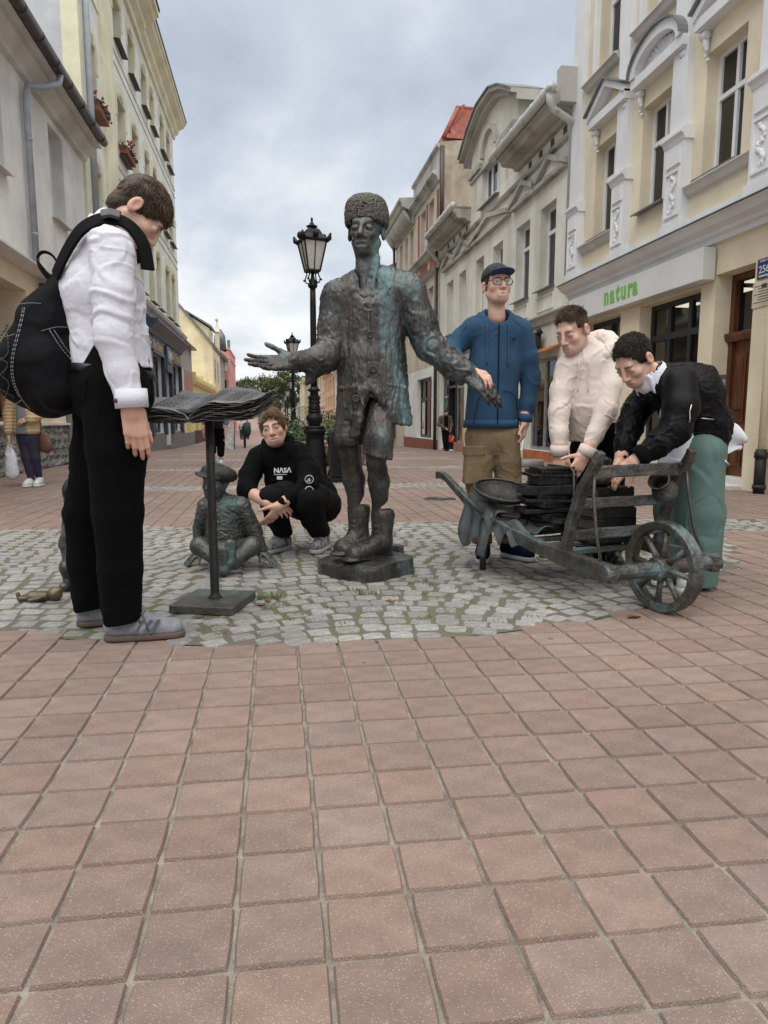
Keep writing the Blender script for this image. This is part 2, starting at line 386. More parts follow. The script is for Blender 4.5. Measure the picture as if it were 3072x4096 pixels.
leaf('dry_leaf', (-.045, 3.10, .004), .04, 2.2, 'small brown leaf at the back right corner of the lectern base plate')
leaf('dry_leaf', (-.33, 2.885, .004), .05, .2, 'brown leaf lying along the front edge of the lectern plate')
leaf('dry_leaf', (1.475, 2.60, .004), .065, .1, 'reddish leaf beside the foot of the cart wheel')
leaf('dry_leaf', (.50, 3.02, .004), .04, 1.4, 'tiny brown leaf on the setts in front of the statue plinth')
m_grass = mat('grass_blade', (.10, .15, .035), .7, col2=(.16, .17, .05), scale=40)
def tuft_grass(c, n, rad_, h):
    mb = MB()
    for i in range(n):
        a = random.uniform(0, 6.28); r = rad_ * random.random() ** .5; x = c[0] + r * math.cos(a); y = c[1] + r * math.sin(a) * .6
        hh = h * random.uniform(.4, 1); b = random.uniform(0, 6.28); dx, dy = math.cos(b), math.sin(b); l = random.uniform(.2, .9) * hh; wd = .0016
        mb.add([(x - dy*wd, y + dx*wd, -.006), (x + dy*wd, y - dx*wd, -.006), (x + dx*l*.5 + dy*wd*.7, y + dy*l*.5 - dx*wd*.7, hh*.7), (x + dx*l*.5 - dy*wd*.7, y + dy*l*.5 + dx*wd*.7, hh*.7), (x + dx*l, y + dy*l, hh)], [(0, 1, 2, 3), (3, 2, 4)])
    return mb
mb = MB()
for c, n, r_, h in [((.42, 3.17), 70, .05, .03), ((-.03, 3.16), 120, .07, .035), ((.36, 3.23), 40, .05, .022), ((.72, 3.35), 40, .06, .018), ((-.02, 3.02), 40, .05, .02)]:
    t_ = tuft_grass(c, n, r_, h); mb.add(t_.v, t_.f)
for i in range(90):
    x = random.uniform(-.3, 1.5); y = random.uniform(2.6, 3.4) if random.random() < .8 else random.uniform(3.4, 5)
    if in_cobbles(x, y, -.1):
        t_ = tuft_grass((x, y), 14, .03, .011); mb.add(t_.v, t_.f)
tag(mb.build('joint_grass', m_grass), 'short grass and moss growing in the joints between the granite setts', 'grass', kind='stuff')
# ------------------------------------------------------------------ buildings
m_glass = glass_mat()
m_dark = mat('dark_interior', (.03, .03, .032), .9, var=.3)  # near black colour stands in for the unlit depth of rooms and openings
m_white = mat('white_paint', (.72, .72, .71), .55, var=.06, scale=3, streak=((.42, .40, .37), .35, 3.))
m_pvc = mat('white_pvc', (.78, .79, .80), .35, var=.04)
m_zinc = mat('zinc_sheet', (.21, .22, .225), .5, metal=.35, var=.2)
m_blind = mat('white_blind', (.62, .64, .66), .8, var=.15, scale=3, stretch=(.2, .2, 18))
class Fac:
    """facade plane: y along the street, z up, d outwards to the street"""
    def __init__(s, X, sgn): s.X = X; s.s = sgn
    def p(s, y, z, d): return (s.X + s.s * d, y, z)
    def box(s, mb, y0, y1, z0, z1, d0, d1, mi=0): return mb.box(s.X + s.s*d0, s.X + s.s*d1, y0, y1, z0, z1, mi)
    def poly(s, mb, pts, d0, d1, mi=0): return mb.prism([s.p(y, z, d0) for y, z in pts], (s.s * (d1 - d0), 0, 0), mi)
    def prof(s, mb, prof, y0, y1, mi=0):
        """profile of (d, z) run along y"""
        return mb.prism([s.p(y0, z, d) for d, z in prof], (0, y1 - y0, 0), mi)
    def wall(s, mb, y0, y1, z0, z1, ops, rev=.2, mi=0, mir=None):
        ys = sorted({y0, y1, *[v for o in ops for v in o[:2]]}); zs = sorted({z0, z1, *[v for o in ops for v in o[2:4]]})
        ys = [v for v in ys if y0 <= v <= y1]; zs = [v for v in zs if z0 <= v <= z1]
        for a, b in zip(ys, ys[1:]):
            for c, e in zip(zs, zs[1:]):
                ym, zm = (a+b)/2, (c+e)/2
                if any(o[0] < ym < o[1] and o[2] < zm < o[3] for o in ops): continue
                q = [s.p(a, c, 0), s.p(b, c, 0), s.p(b, e, 0), s.p(a, e, 0)]
                mb.add(q, [(0, 1, 2, 3)], mi)
        for o in ops:
            a, b, c, e = o[:4]; r = -(o[4] if len(o) > 4 else rev); k = mi if mir is None else mir
            for q in ([(a,c),(a,e)], [(b,c),(b,e)], [(a,e),(b,e)], [(a,c),(b,c)]):
                mb.add([s.p(*q[0], 0), s.p(*q[1], 0), s.p(*q[1], r), s.p(*q[0], r)], [(0, 1, 2, 3)], k)
    def shell(s, mb, y0, y1, z0, z1, depth, mi=0, top=True):
        P = s.p
        mb.add([P(y0,z0,0),P(y0,z1,0),P(y0,z1,-depth),P(y0,z0,-depth)], [(0,1,2,3)], mi)
        mb.add([P(y1,z0,0),P(y1,z1,0),P(y1,z1,-depth),P(y1,z0,-depth)], [(0,1,2,3)], mi)
        mb.add([P(y0,z0,-depth),P(y1,z0,-depth),P(y1,z1,-depth),P(y0,z1,-depth)], [(0,1,2,3)], mi)
        if top: mb.add([P(y0,z1,0),P(y1,z1,0),P(y1,z1,-depth),P(y0,z1,-depth)], [(0,1,2,3)], mi)
    def window(s, parent, y0, y1, z0, z1, rev, fm, bars=('c', .62), fw=.045, sill=None, sm=None, blind=False, so=.12, name='window'):
        mb = MB(); d0, d1 = -rev, -rev + .05
        s.box(mb, y0, y0+fw, z0, z1, d0, d1); s.box(mb, y1-fw, y1, z0, z1, d0, d1)
        s.box(mb, y0+fw, y1-fw, z0, z0+fw, d0, d1); s.box(mb, y0+fw, y1-fw, z1-fw, z1, d0, d1)
        zt = None
        if bars and bars[1]:
            zt = z0 + (z1 - z0) * bars[1]; s.box(mb, y0+fw, y1-fw, zt-fw*.6, zt+fw*.6, d0, d1+.012)
        ncol = {'c': 1, None: 0}.get(bars[0], bars[0]) if bars else 0
        for k in range(ncol):
            ym = y0 + (y1-y0) * (k+1) / (ncol+1)
            zz_ = [(z0+fw, z1-fw)] if zt is None else [(z0+fw, zt-fw*.6), (zt+fw*.6, z1-fw)]
            for a, b in zz_: s.box(mb, ym-fw*.55, ym+fw*.55, a, b, d0, d1+.006)
        wd = mb.build(name, fm, parent)
        g = MB(); g.add([s.p(y0+fw*.5, z0+fw*.5, d0+.02), s.p(y1-fw*.5, z0+fw*.5, d0+.02), s.p(y1-fw*.5, z1-fw*.5, d0+.02), s.p(y0+fw*.5, z1-fw*.5, d0+.02)], [(0,1,2,3)]); g.build('pane', m_glass, wd)
        if blind:
            g = MB(); zb = z0 + (z1 - z0) * (1 - blind); g.add([s.p(y0, zb, d0-.06), s.p(y1, zb, d0-.06), s.p(y1, z1, d0-.06), s.p(y0, z1, d0-.06)], [(0,1,2,3)]); g.build('blind', m_blind, wd)
        if sill is not None:
            g = MB(); s.prof(g, [(d1-.01, z0+.015), (so, z0-.012), (so, z0-.035), (so-.02, z0-.035), (so-.02, z0-.02), (d1-.01, z0-.005)], y0-.04, y1+.04); g.build('sill', sill, wd)
        return wd
def text_mesh(name, txt, size, m, parent, M, ext=.004, bold=0., sx=1.0, sp=1.0):
    c = bpy.data.curves.new('txt', 'FONT'); c.body = txt; c.size = size; c.extrude = ext; c.offset = bold; c.space_character = sp; c.resolution_u = 4
    o = bpy.data.objects.new('txt', c); COL.objects.link(o)
    dg = bpy.context.evaluated_depsgraph_get(); dg.update()
    me = bpy.data.meshes.new_from_object(o.evaluated_get(dg)); bpy.data.objects.remove(o)
    me.name = name; me.transform(M @ Matrix.Diagonal((sx, 1, 1, 1))); me.materials.clear(); me.materials.append(m)
    return link_mesh(name, me, parent)
def face_mat(F, y, z, d):
    """text frame on a facade: text runs so that it reads from the street"""
    if F.s > 0: r = Matrix(((0, 0, 1), (1, 0, 0), (0, 1, 0)))
    else: r = Matrix(((0, 0, -1), (-1, 0, 0), (0, 1, 0)))
    return Matrix.Translation(F.p(y, z, d)) @ r.to_4x4()
def stucco(name, col, var=.1, bump=.5, bscale=90, streak=((.28, .26, .23), .25, 1.2), **k): return mat(name, col, .92, var=var, scale=1.2, bump=bump, bscale=bscale, bdist=.008, streak=streak, **k)
# ---- left: grey house
FL = Fac(-4.0, 1)
m_grey = stucco('rough_grey_stucco', (.76, .745, .72), bump=1.0, bscale=38, streak=((.36, .34, .32), .3, .8))
m_cream = stucco('cream_stucco', (.72, .61, .45), bump=.35, bscale=120)
m_greytrim = stucco('grey_trim', (0.638, 0.615, 0.580), bump=.2)
m_gutter = mat('brown_gutter', (.045, .032, .028), .45, var=.3)
m_pipe = mat('grey_plastic_pipe', (.34, .36, .39), .5, var=.12)
m_wood = mat('brown_window_wood', (.17, .075, .035), .5, var=.3, stretch=(3, 3, .4))
gh = empty('plaster_house', (-4, 12, 0), 'rough grey plaster house with brown gutter behind the boy with the backpack', 'house')
mb = MB(); ops = [(14.28, 15.16, 4.60, 6.27, .28), (11.02, 11.95, 4.58, 6.25, .28), (7.9, 12.34, .79, 2.92, .5)]
FL.wall(mb, 5, 16.72, 3.3, 6.72, ops[:2]); FL.shell(mb, 5, 16.72, -.3, 6.72, 6)
mb.build('wall', m_grey, gh)
mb = MB(); g = Fac(-3.94, 1); g.wall(mb, 5, 14.12, .74, 3.3, [(7.9, 12.34, .79, 2.92, .5)]); mb.add([g.p(14.12,.74,0), g.p(14.12,3.3,0), g.p(14.12,3.3,-.06), g.p(14.12,.74,-.06)], [(0,1,2,3)])
FL.wall(mb, 14.12, 16.72, -.3, 3.3, []); mb.build('ground_floor_wall', m_cream, gh)
mb = MB(); FL.prof(mb, [(0, 6.42), (.10, 6.42), (.12, 6.50), (.28, 6.62), (.30, 6.70), (.42, 6.70), (.42, 6.76), (0, 6.76)], 5, 16.70); mb.build('cornice', m_greytrim, gh)
mb = MB(); mb.tube([FL.p(5, 6.74, .52), FL.p(16.45, 6.74, .52)], .085, 12)
for k in range(14): mb.tube([FL.p(6 + k*.78, 6.74, .52), FL.p(6.03 + k*.78, 6.74, .52)], .092, 12)
FL.prof(mb, [(.34, 6.86), (.56, 6.84), (.56, 6.85), (.34, 6.88)], 5, 16.45); mb.build('gutter', m_gutter, gh)
mb = MB(); FL.prof(mb, [(.40, 6.80), (-6.1, 6.95), (-6.1, 7.0), (.40, 6.86)], 5, 16.5); mb.build('roof', m_zinc, gh)
mb = MB(); mb.tube([FL.p(13.35, 6.70, .52), FL.p(13.32, 6.52, .50), FL.p(13.1, 6.36, .30), FL.p(12.9, 6.28, .12), FL.p(12.86, 6.1, .09), FL.p(12.86, 3.34, .09)], .055, 12)
for z in (5.4, 3.9): mb.tube([FL.p(12.86, z, .09), FL.p(12.86, z+.05, .09)], .062, 12)
mb.build('downpipe', m_pipe, gh)
mb = MB(); FL.prof(mb, [(0, 3.22), (.14, 3.22), (.26, 3.27), (.30, 3.30), (.30, 3.325), (0, 3.44)], 5, 13.5); mb.build('ledge', m_greytrim, gh)
FL.window(gh, 14.28, 15.16, 4.60, 6.27, .28, m_pvc, (None, None), sill=m_greytrim, blind=.0)
FL.window(gh, 11.02, 11.95, 4.58, 6.25, .28, m_pvc, (None, None), sill=m_greytrim)
mb = MB()                                          # tilted sash of the open window
for a, b, c, e in ((14.34, 14.38, 0, 1.55), (15.04, 15.08, 0, 1.55), (14.38, 15.04, 0, .05), (14.38, 15.04, 1.5, 1.55)):
    P = [FL.p(y, 4.68 + h * .985, -.24 + dd + h * -.16) for h in (c, e) for y, dd in ((a, 0), (b, 0), (b, .04), (a, .04))]
    mb.hexa(P)
mb.build('open_sash', m_pvc, gh)
g.window(gh, 9.9, 12.34, .79, 2.92, .5, m_wood, (5, .56), fw=.075, sill=m_greytrim)
g.window(gh, 7.9, 9.9, .79, 2.92, .5, m_wood, (3, .56), fw=.075)
mb = MB(); FL.box(mb, 12.98, 13.06, 2.86, 3.16, .07, .42); mb.build('projecting_sign', m_gutter, gh, bevel=.01)
m_stone = mat('split_grey_stone', (.27, .265, .25), .9, col2=(.16, .155, .145), scale=9, rnd=.22, bump=1., bscale=26, bdist=.05)
m_stj = mat('stone_mortar', (.34, .32, .29), .95, var=.2, bump=.5)
mb = MB(); g.box(mb, 5, 14.13, -.3, .735, -.06, .005); base = mb.build('stone_plinth', m_stj, gh)
mb = MB(); g.box(mb, 5, 14.16, .735, .775, -.05, .07); mb.build('plinth_coping', m_greytrim, gh)
random.seed(11); z = -.18
for row in range(6):
    hgt = random.choice((.145, .16, .15)); y = 8.6 + random.uniform(0, .2)
    while y < 14.05:
        wd = min(random.uniform(.22, .46), 14.12 - y)
        if z + hgt < .76 and wd > .08:
            mb = MB(); n = 3; P = []
            dd = random.uniform(.03, .06)
            V = []
            for i in range(5):
                for j in range(4):
                    yy = y + .008 + (wd - .016) * i / 4; zq = z + .008 + (hgt - .016) * j / 3
                    edge = i in (0, 4) or j in (0, 3)
                    V.append(g.p(yy + random.uniform(-.006, .006), zq + random.uniform(-.005, .005), .004 if edge else dd + random.uniform(-.02, .025)))
            mb.add(V, [(i*4+j, i*4+j+1, (i+1)*4+j+1, (i+1)*4+j) for i in range(4) for j in range(3)]); mb.build('stone', m_stone, base)
        y += wd
    z += hgt
m_gran = mat('grey_granite_slab', (.20, .20, .20), .6, col2=(.13, .13, .13), scale=60, speck=(300, .7, (.36, .35, .34), .6))
mb = MB(); FL.box(mb, 14.16, 14.75, -.3, 1.25, .0, .10); FL.box(mb, 14.14, 14.9, -.3, .12, .101, .28); mb.build('granite_pier', m_gran, gh)
mb = MB(); FL.box(mb, 5.1, 16.6, 3.35, 3.4, -5.9, -.6); FL.box(mb, 5.1, 16.6, -.2, 3.34, -1.6, -1.5); FL.box(mb, 5.1, 16.6, 3.41, 6.6, -.9, -.8); mb.build('dark_backing', m_dark, gh)  # added dark panels behind the panes, so the windows look unlit
# ---- left: tall yellow and white town house
m_lw = stucco('pale_mint_plaster', (0.742, 0.766, 0.719), bump=.25, streak=((.42, .42, .39), .25, .7))
m_ly = stucco('pale_yellow_plaster', (.75, .71, .51), bump=.2, streak=((.45, .40, .27), .25, 1.))
m_lg = stucco('weathered_gable_plaster', (.60, .60, .61), bump=.4, var=.16, streak=((.33, .33, .33), .5, .35))
yh = empty('town_house', (-4, 24, 0), 'tall white and pale yellow town house with a dark blue shop front', 'house')
cols = [(17.55, 18.42), (20.68, 21.75), (22.6, 23.65), (24.66, 25.68), (26.25, 27.2), (28.36, 29.5), (29.98, 31.1)]
rows = [(10.92, 12.16), (7.98, 9.52), (4.80, 6.68)]
ops = [(a, b, c, e, .34) for a, b in cols for c, e in rows]
mb = MB(); FL.wall(mb, 16.75, 32.05, 4.45, 13.0, ops, mir=1); mb.build('wall', [m_lw, m_ly], yh)
mb = MB(); FL.wall(mb, 16.75, 32.05, -.5, 4.45, [(23.9, 26.4, .38, 3.1, .2), (26.62, 28.1, -.2, 2.7, .3), (28.4, 30.95, .38, 3.1, .2)]); mb.build('ground_floor_wall', m_lw, yh)
mb = MB(); FL.shell(mb, 16.75, 32.05, -.5, 13.4, 11); mb.build('side_wall', m_lg, yh)
mb = MB(); FL.box(mb, 16.745, 17.02, 4.4, 12.9, .0, .05); FL.box(mb, 18.88, 20.15, 4.4, 12.9, .0, .07)
mb.add([(-4.3, 16.742, 4.4), (-3.95, 16.742, 4.4), (-3.95, 16.742, 12.9), (-4.3, 16.742, 12.9)], [(0, 1, 2, 3)]); mb.build('pilaster', m_ly, yh)
mb = MB()
for z in (10.55, 7.6): FL.box(mb, 17.02, 18.88, z, z+.06, 0, .03); FL.box(mb, 20.15, 32.05, z, z+.06, 0, .03); FL.box(mb, 20.15, 32.05, z-.30, z-.27, 0, .025)
mb.build('string_course', m_ly, yh)
for a, b in cols:                                   # raised plaster surrounds over the windows
    for c, e in rows:
        mb = MB(); m_ = .5 * (a + b)
        for y0, y1 in ((a-.17, a-.03), (b+.03, b+.17)): FL.box(mb, y0, y1, e-.55, e+.22, 0, .022)
        FL.box(mb, a-.03, b+.03, e+.04, e+.22, 0, .018)
        n = 12; pl = [(a-.17 + (b-a+.34)*k/n, e+.22 + .20*math.sin(math.pi*k/n)**.5) for k in range(n+1)]
        FL.poly(mb, pl, 0, .02); FL.box(mb, m_-.25, m_+.25, e+.09, e+.11, .02, .035, 1); FL.box(mb, m_-.2, m_+.2, e+.14, e+.16, .02, .035, 1)
        mb.build('window_surround', [m_ly, m_greytrim], yh)
mb = MB(); FL.box(mb, 16.9, 31.9, -.3, 13.2, -1.2, -1.1); mb.build('dark_backing', m_dark, yh)  # dark sheet added behind all windows in place of shaded rooms
m_sillb = mat('brown_sill', (.07, .05, .035), .6, var=.3)
for a, b in cols:
    for c, e in rows: FL.window(yh, a, b, c, e, .34, m_pvc, ('c', .66), sill=m_sillb, so=.16)
mb = MB(); FL.prof(mb, [(0, 12.72), (.08, 12.72), (.10, 12.86), (.22, 12.95), (.24, 13.08), (.46, 13.2), (.5, 13.3), (.55, 13.3), (.55, 13.42), (0, 13.42)], 24.3, 32.3)
FL.prof(mb, [(0, 12.72), (.10, 12.72), (.12, 12.88), (.28, 12.98), (.30, 13.12), (.56, 13.26), (.62, 13.36), (.7, 13.36), (.7, 13.52), (0, 13.52)], 16.6, 24.3); mb.build('cornice', m_ly, yh)
mb = MB(); FL.prof(mb, [(.58, 13.43), (.58, 13.50), (-11.2, 13.9), (-11.2, 13.8)], 24.32, 32.4); FL.prof(mb, [(.74, 13.53), (.74, 13.60), (-11.2, 13.98), (-11.2, 13.9)], 16.4, 24.3); mb.build('roof', m_gutter, yh)
mb = MB(); FL.prof(mb, [(0, 4.18), (.10, 4.18), (.14, 4.28), (.26, 4.36), (.30, 4.45), (.30, 4.50), (0, 4.56)], 16.75, 32.2); mb.build('shop_cornice', m_greytrim, yh)
mb = MB(); mb.tube([FL.p(17.1, 13.2, .14), FL.p(17.1, 3.9, .14)], .075, 12); mb.build('downpipe', m_pipe, yh)
# blue shop front
m_navy = mat('navy_shop_paint', (.030, .045, .095), .45, var=.25, scale=3)
m_gold = mat('gold_letters', (.62, .45, .16), .4, metal=.4, var=.1)
sf = empty('shop_front', (-4, 27, 0), parent=yh); sf.matrix_parent_inverse = inv_world(yh)
mb = MB(); FL.prof(mb, [(.10, 3.62), (.16, 3.62), (.20, 3.75), (.40, 3.92), (.44, 4.0), (.44, 4.05), (.0, 4.08), (0, 3.62)], 23.3, 31.35)
FL.box(mb, 23.45, 31.2, 3.08, 3.62, .0, .10)
for a, b in ((23.45, 23.9), (26.38, 26.62), (28.12, 28.42), (30.95, 31.2)): FL.box(mb, a, b, .30, 3.08, 0, .14)
FL.box(mb, 26.75, 27.98, 2.72, 3.55, .10, .17); FL.box(mb, 26.6, 28.14, 2.60, 2.72, .0, .2)
FL.box(mb, 23.9, 26.38, 3.05, 3.16, .101, .16); FL.box(mb, 28.42, 30.95, 3.05, 3.16, .101, .16); FL.box(mb, 24.0, 26.3, 3.56, 3.60, .10, .13); FL.box(mb, 28.5, 30.9, 3.56, 3.60, .10, .13)
mb.build('surround', m_navy, sf)
for a, b in ((23.9, 26.38), (28.42, 30.95)): FL.window(sf, a, b, .38, 3.05, .16, m_navy, ('c', .70), fw=.16, name='shop_window', blind=.0)
mb = MB(); FL.box(mb, 26.62, 28.12, -.2, 2.6, -.28, -.22)
for k in range(2): FL.box(mb, 26.75 + k*.7, 27.3 + k*.7, .1, 1.2, -.22, -.2); FL.box(mb, 26.75 + k*.7, 27.3 + k*.7, 1.35, 2.4, -.22, -.2)
mb.build('door', m_navy, sf)
for y_, wd_ in ((24.12, 'Dom'), (25.02, 'Dziecka'), (28.55, 'Dom'), (29.45, 'Dziecka')): text_mesh('shop_lettering', wd_, .40, m_gold, sf, face_mat(FL, y_, 3.22, .108), bold=.006, sx=.95)
mb = MB()
for y, z, h, t in ((27.1, 2.95, .42, .12), (27.28, 2.9, .5, -.1), (27.5, 2.95, .4, .15), (27.66, 2.9, .34, -.05)): mb.tube([FL.p(y, z, .18), FL.p(y + t*.3, z + h*.6, .18), FL.p(y + t, z + h, .18)], [.04, .055, .05], 6)
mb.build('emblem', mat('silver_figures', (.5, .5, .5), .4, var=.2), sf)
mb = MB(); FL.box(mb, 16.75, 26.6, -.5, .38, .0, .06); FL.box(mb, 28.14, 32.1, -.5, .38, .0, .06); FL.box(mb, 26.6, 28.14, -.5, -.1, 0, .2); mb.build('granite_plinth', m_gran, yh)
def flower_box(y0, y1, z, label):
    r = empty('flower_box', FL.p(.5*(y0+y1), z, .1), label, 'flower box', 'flower boxes on the yellow town house')
    mb = MB(); FL.box(mb, y0, y1, z, z+.2, .02, .24); mb.build('box', mat('terracotta_box', (.24, .085, .05), .7), r)
    random.seed(int(z*100)); mb = MB(); mr_ = MB()
    for k in range(420):
        p = Vector(FL.p(random.uniform(y0-.05, y1+.05), z + .1 + abs(random.gauss(0, .09)), random.uniform(.0, .3))); s_ = random.uniform(.025, .042)
        R = Matrix.Rotation(random.uniform(0, 6.3), 3, Vector((random.random()-.5, random.random()-.5, random.random()-.5)).normalized())
        V = [p + R @ Vector(q) * s_ for q in ((-1, 0, 0), (0, -.7, .2), (1, 0, 0), (0, .7, .2))]
        red = random.random() < .2
        (mr_ if red else mb).add(V, [(0, 1, 2, 3)])
    for k in range(14):
        p = Vector(FL.p(random.uniform(y0, y1), z + .2 + random.uniform(0, .28), random.uniform(.1, .3))); mr_.ball(p, .032, 6, 4)
    mb.build('leaves', mat('geranium_leaf', (.045, .085, .02), .7, var=.4, scale=20), r); mr_.build('blossoms', mat('red_blossom', (.50, .012, .02), .6, var=.2, scale=30), r)
flower_box(17.5, 18.45, 7.82, 'box of red geraniums on the sill nearest the downpipe')
flower_box(20.65, 21.75, 8.02, 'box of red and pale geraniums on the farther sill above the boy')
# ---- left, farther: patched low wall, low yellow building, gabled house, turreted house, pink house
m_y2 = stucco('ochre_yellow_plaster', (0.789, 0.650, 0.302), bump=.2); m_red2 = stucco('faded_red_plaster', (0.464, 0.232, 0.174), bump=.2); m_gr2 = stucco('cement_patch', (0.441, 0.418, 0.383), bump=.5, bscale=40)
lw = empty('annex_building', (-4, 34, -.3), 'narrow annex with grey, brick red and yellow painted wall patches', 'building')
mb = MB(); FL.wall(mb, 32.1, 36.2, 3.15, 4.3, [], mi=0); mb.add([FL.p(32.1, 4.3, 0), FL.p(36.2, 4.3, 0), FL.p(36.2, 4.0, -.01), FL.p(32.1, 4.9, -.01)], [(0,1,2,3)], 0); FL.wall(mb, 32.8, 36.2, 1.85, 3.15, [], mi=1); FL.wall(mb, 32.1, 36.2, -.5, 1.85, [(33.4, 35, -.4, 1.2, .2)], mi=2); FL.wall(mb, 32.1, 32.8, 1.85, 3.15, [], mi=3)
FL.shell(mb, 32.1, 36.2, -.5, 4.0, 4, mi=0); mb.build('wall', [m_gr2, m_red2, m_y2, m_lw], lw)
mb = MB(); FL.box(mb, 32.08, 36.3, 4.28, 4.36, -.3, .25); mb.build('roof_edge', m_gutter, lw); mb = MB(); FL.box(mb, 33.4, 35, -.4, 1.2, -.2, -.15); mb.build('door', m_greytrim, lw)
mb = MB(); FL.box(mb, 32.15, 36.1, -.5, .25, 0, .05); mb.build('plinth', m_gran, lw)
ly = empty('low_shop_building', (-4, 42, -.3), 'low bright yellow building with a moulded parapet', 'building')
mb = MB(); FL.wall(mb, 36.25, 48.9, -.5, 2.75, [(37.2, 38.6, -.3, 1.9, .2), (40, 42.5, .3, 1.9, .2), (44, 46.5, .3, 1.9, .2)]); FL.shell(mb, 36.25, 48.9, -.5, 2.75, 5); mb.build('wall', m_y2, ly)
mb = MB(); FL.prof(mb, [(0, 2.6), (.12, 2.65), (.2, 2.8), (.2, 2.95), (.1, 3.0), (.1, 3.1), (-.2, 3.1), (-.2, 2.6)], 36.25, 48.9)
for y in (36.3, 39.5, 43, 46.5, 48.4): FL.box(mb, y, y+.5, 2.95, 3.25, -.2, .14)
mb.build('parapet', m_y2, ly); mb = MB(); FL.box(mb, 36.3, 48.9, -.5, .3, 0, .05); mb.build('plinth', mat('maroon_plinth', (.075, .03, .03), .7), ly)
for a, b, c in ((40, 42.5, .3), (44, 46.5, .3)): FL.window(ly, a, b, c, 1.9, .2, m_pvc, ('c', None))
mb = MB(); FL.box(mb, 37.2, 38.6, -.4, 1.9, -.2, -.14); mb.build('door', m_wood, ly)
gb = empty('gabled_house', (-4, 52, -.3), 'pale yellow house with a large blank gable and grey roof edge', 'house')
m_pale = stucco('pale_cream_gable', (0.766, 0.684, 0.476), bump=.2)
mb = MB(); pl = [(-4.0, -.5), (-4.0, 5.95), (-6.1, 8.5), (-9, 8.5), (-9, -.5)]
mb.prism([(x, 49, z) for x, z in pl], (0, 6.5, 0)); mb.build('wall', m_pale, gb)
mb = MB(); mb.prism([(-3.88, 48.85, 5.95), (-6.1, 48.85, 8.62), (-6.1, 48.85, 8.42), (-3.95, 48.85, 5.72)], (0, 6.7, 0)); mb.prism([(-6.1, 48.85, 8.62), (-9, 48.85, 8.62), (-9, 48.85, 8.42), (-6.1, 48.85, 8.42)], (0, 6.7, 0)); mb.build('roof', m_zinc, gb)
mb = MB(); mb.prism([(-4.28, 49.3, 6.3), (-4.22, 49.3, 7.05), (-5.3, 49.3, 7.75), (-5.5, 49.3, 7.7)], (0, 3, 0)); mb.build('dormer', m_pale, gb)
mb = MB(); mb.prism([(-4.1, 49.1, 7.1), (-5.7, 49.1, 8.1), (-5.7, 49.1, 8.2), (-4.05, 49.1, 7.22)], (0, 3.3, 0)); mb.build('dormer_roof', m_zinc, gb)
FL.window(gb, 50, 50.8, 3.6, 5.1, .02, m_greytrim, (None, .6)); FL.window(gb, 52.4, 53.2, 3.6, 5.1, .02, m_greytrim, (None, .6))
FL.window(gb, 50, 50.8, .6, 2.4, .02, m_greytrim, (None, .6)); FL.window(gb, 52.4, 53.2, .6, 2.4, .02, m_greytrim, (None, .6))
tw = empty('turreted_house', (-4, 57, -.3), 'grey beige house with a corner turret topped by a ball finial', 'house')
m_gb = stucco('grey_beige_plaster', (0.418, 0.394, 0.348), bump=.2)
mb = MB(); FL.box(mb, 55.5, 60, -.5, 5.7, -5, .0); mb.build('wall', m_gb, tw); mb = MB(); FL.prof(mb, [(.3, 5.7), (.35, 5.85), (-1.2, 6.9), (-5, 6.9), (-5, 5.7)], 55.4, 60); mb.build('roof', m_zinc, tw)
mb = MB(); mb.box(-4.28, -3.95, 54.6, 55.0, 5.6, 7.4, 0); mb.lathe([(.28, 7.4), (.28, 7.5), (.16, 7.55), (.13, 7.9), (.05, 8.0), (.03, 8.2), (.12, 8.33), (.12, 8.42), (.02, 8.5), (.01, 8.8)], (-4.1, 54.8, 0), 10, 0)
mb.build('turret', m_pale, tw); mb = MB(); mb.lathe([(.5, 6.4), (.42, 7.4), (.14, 7.9), (.0, 7.9)], (-4.05, 56.6, 0), 8); mb.build('turret_roof', m_zinc, tw)
for k in range(3): FL.window(tw, 56 + k*1.4, 56.7 + k*1.4, 2.9, 4.8, .02, m_greytrim, (None, .6))
pk = empty('pink_house', (-4, 62, -.3), 'tall salmon pink house with a curved gable at the far left', 'house')
m_pink = stucco('salmon_pink_plaster', (0.719, 0.313, 0.278), bump=.2)
pl = [(-8, -.5), (-3.56, -.5), (-3.56, 6.75), (-3.7, 6.75), (-3.78, 6.55), (-3.95, 6.5), (-4.1, 6.62), (-4.4, 6.7), (-8, 6.7)]
mb = MB(); mb.prism([(x, 60.1, z) for x, z in pl], (0, 9, 0)); mb.build('wall', m_pink, pk)
mb = MB(); mb.box(-8, -3.5, 60.02, 69, 5.95, 6.08); mb.box(-8, -3.5, 60.0, 69, 6.70, 6.8); mb.box(-3.75, -3.5, 60.02, 60.5, -.5, 5.9); mb.build('cornice', mat('light_pink_trim', (.70, .40, .36), .9), pk)
mb = MB(); mb.box(-3.72, -3.5, 60.3, 60.7, 6.8, 7.5); mb.build('chimney', m_zinc, pk)
mb = MB(); pl = [(-3.98, 4.95), (-3.74, 4.95), (-3.74, 5.6), (-3.8, 5.82), (-3.86, 5.87), (-3.92, 5.82), (-3.98, 5.6)]
mb.prism([(x, 60.04, z) for x, z in pl], (0, .05, 0)); mb.build('window', m_pvc, pk)
mb = MB(); mb.box(-4.12, -3.86, 60.02, 60.1, 2.2, 4.2); mb.build('window', m_dark, pk)
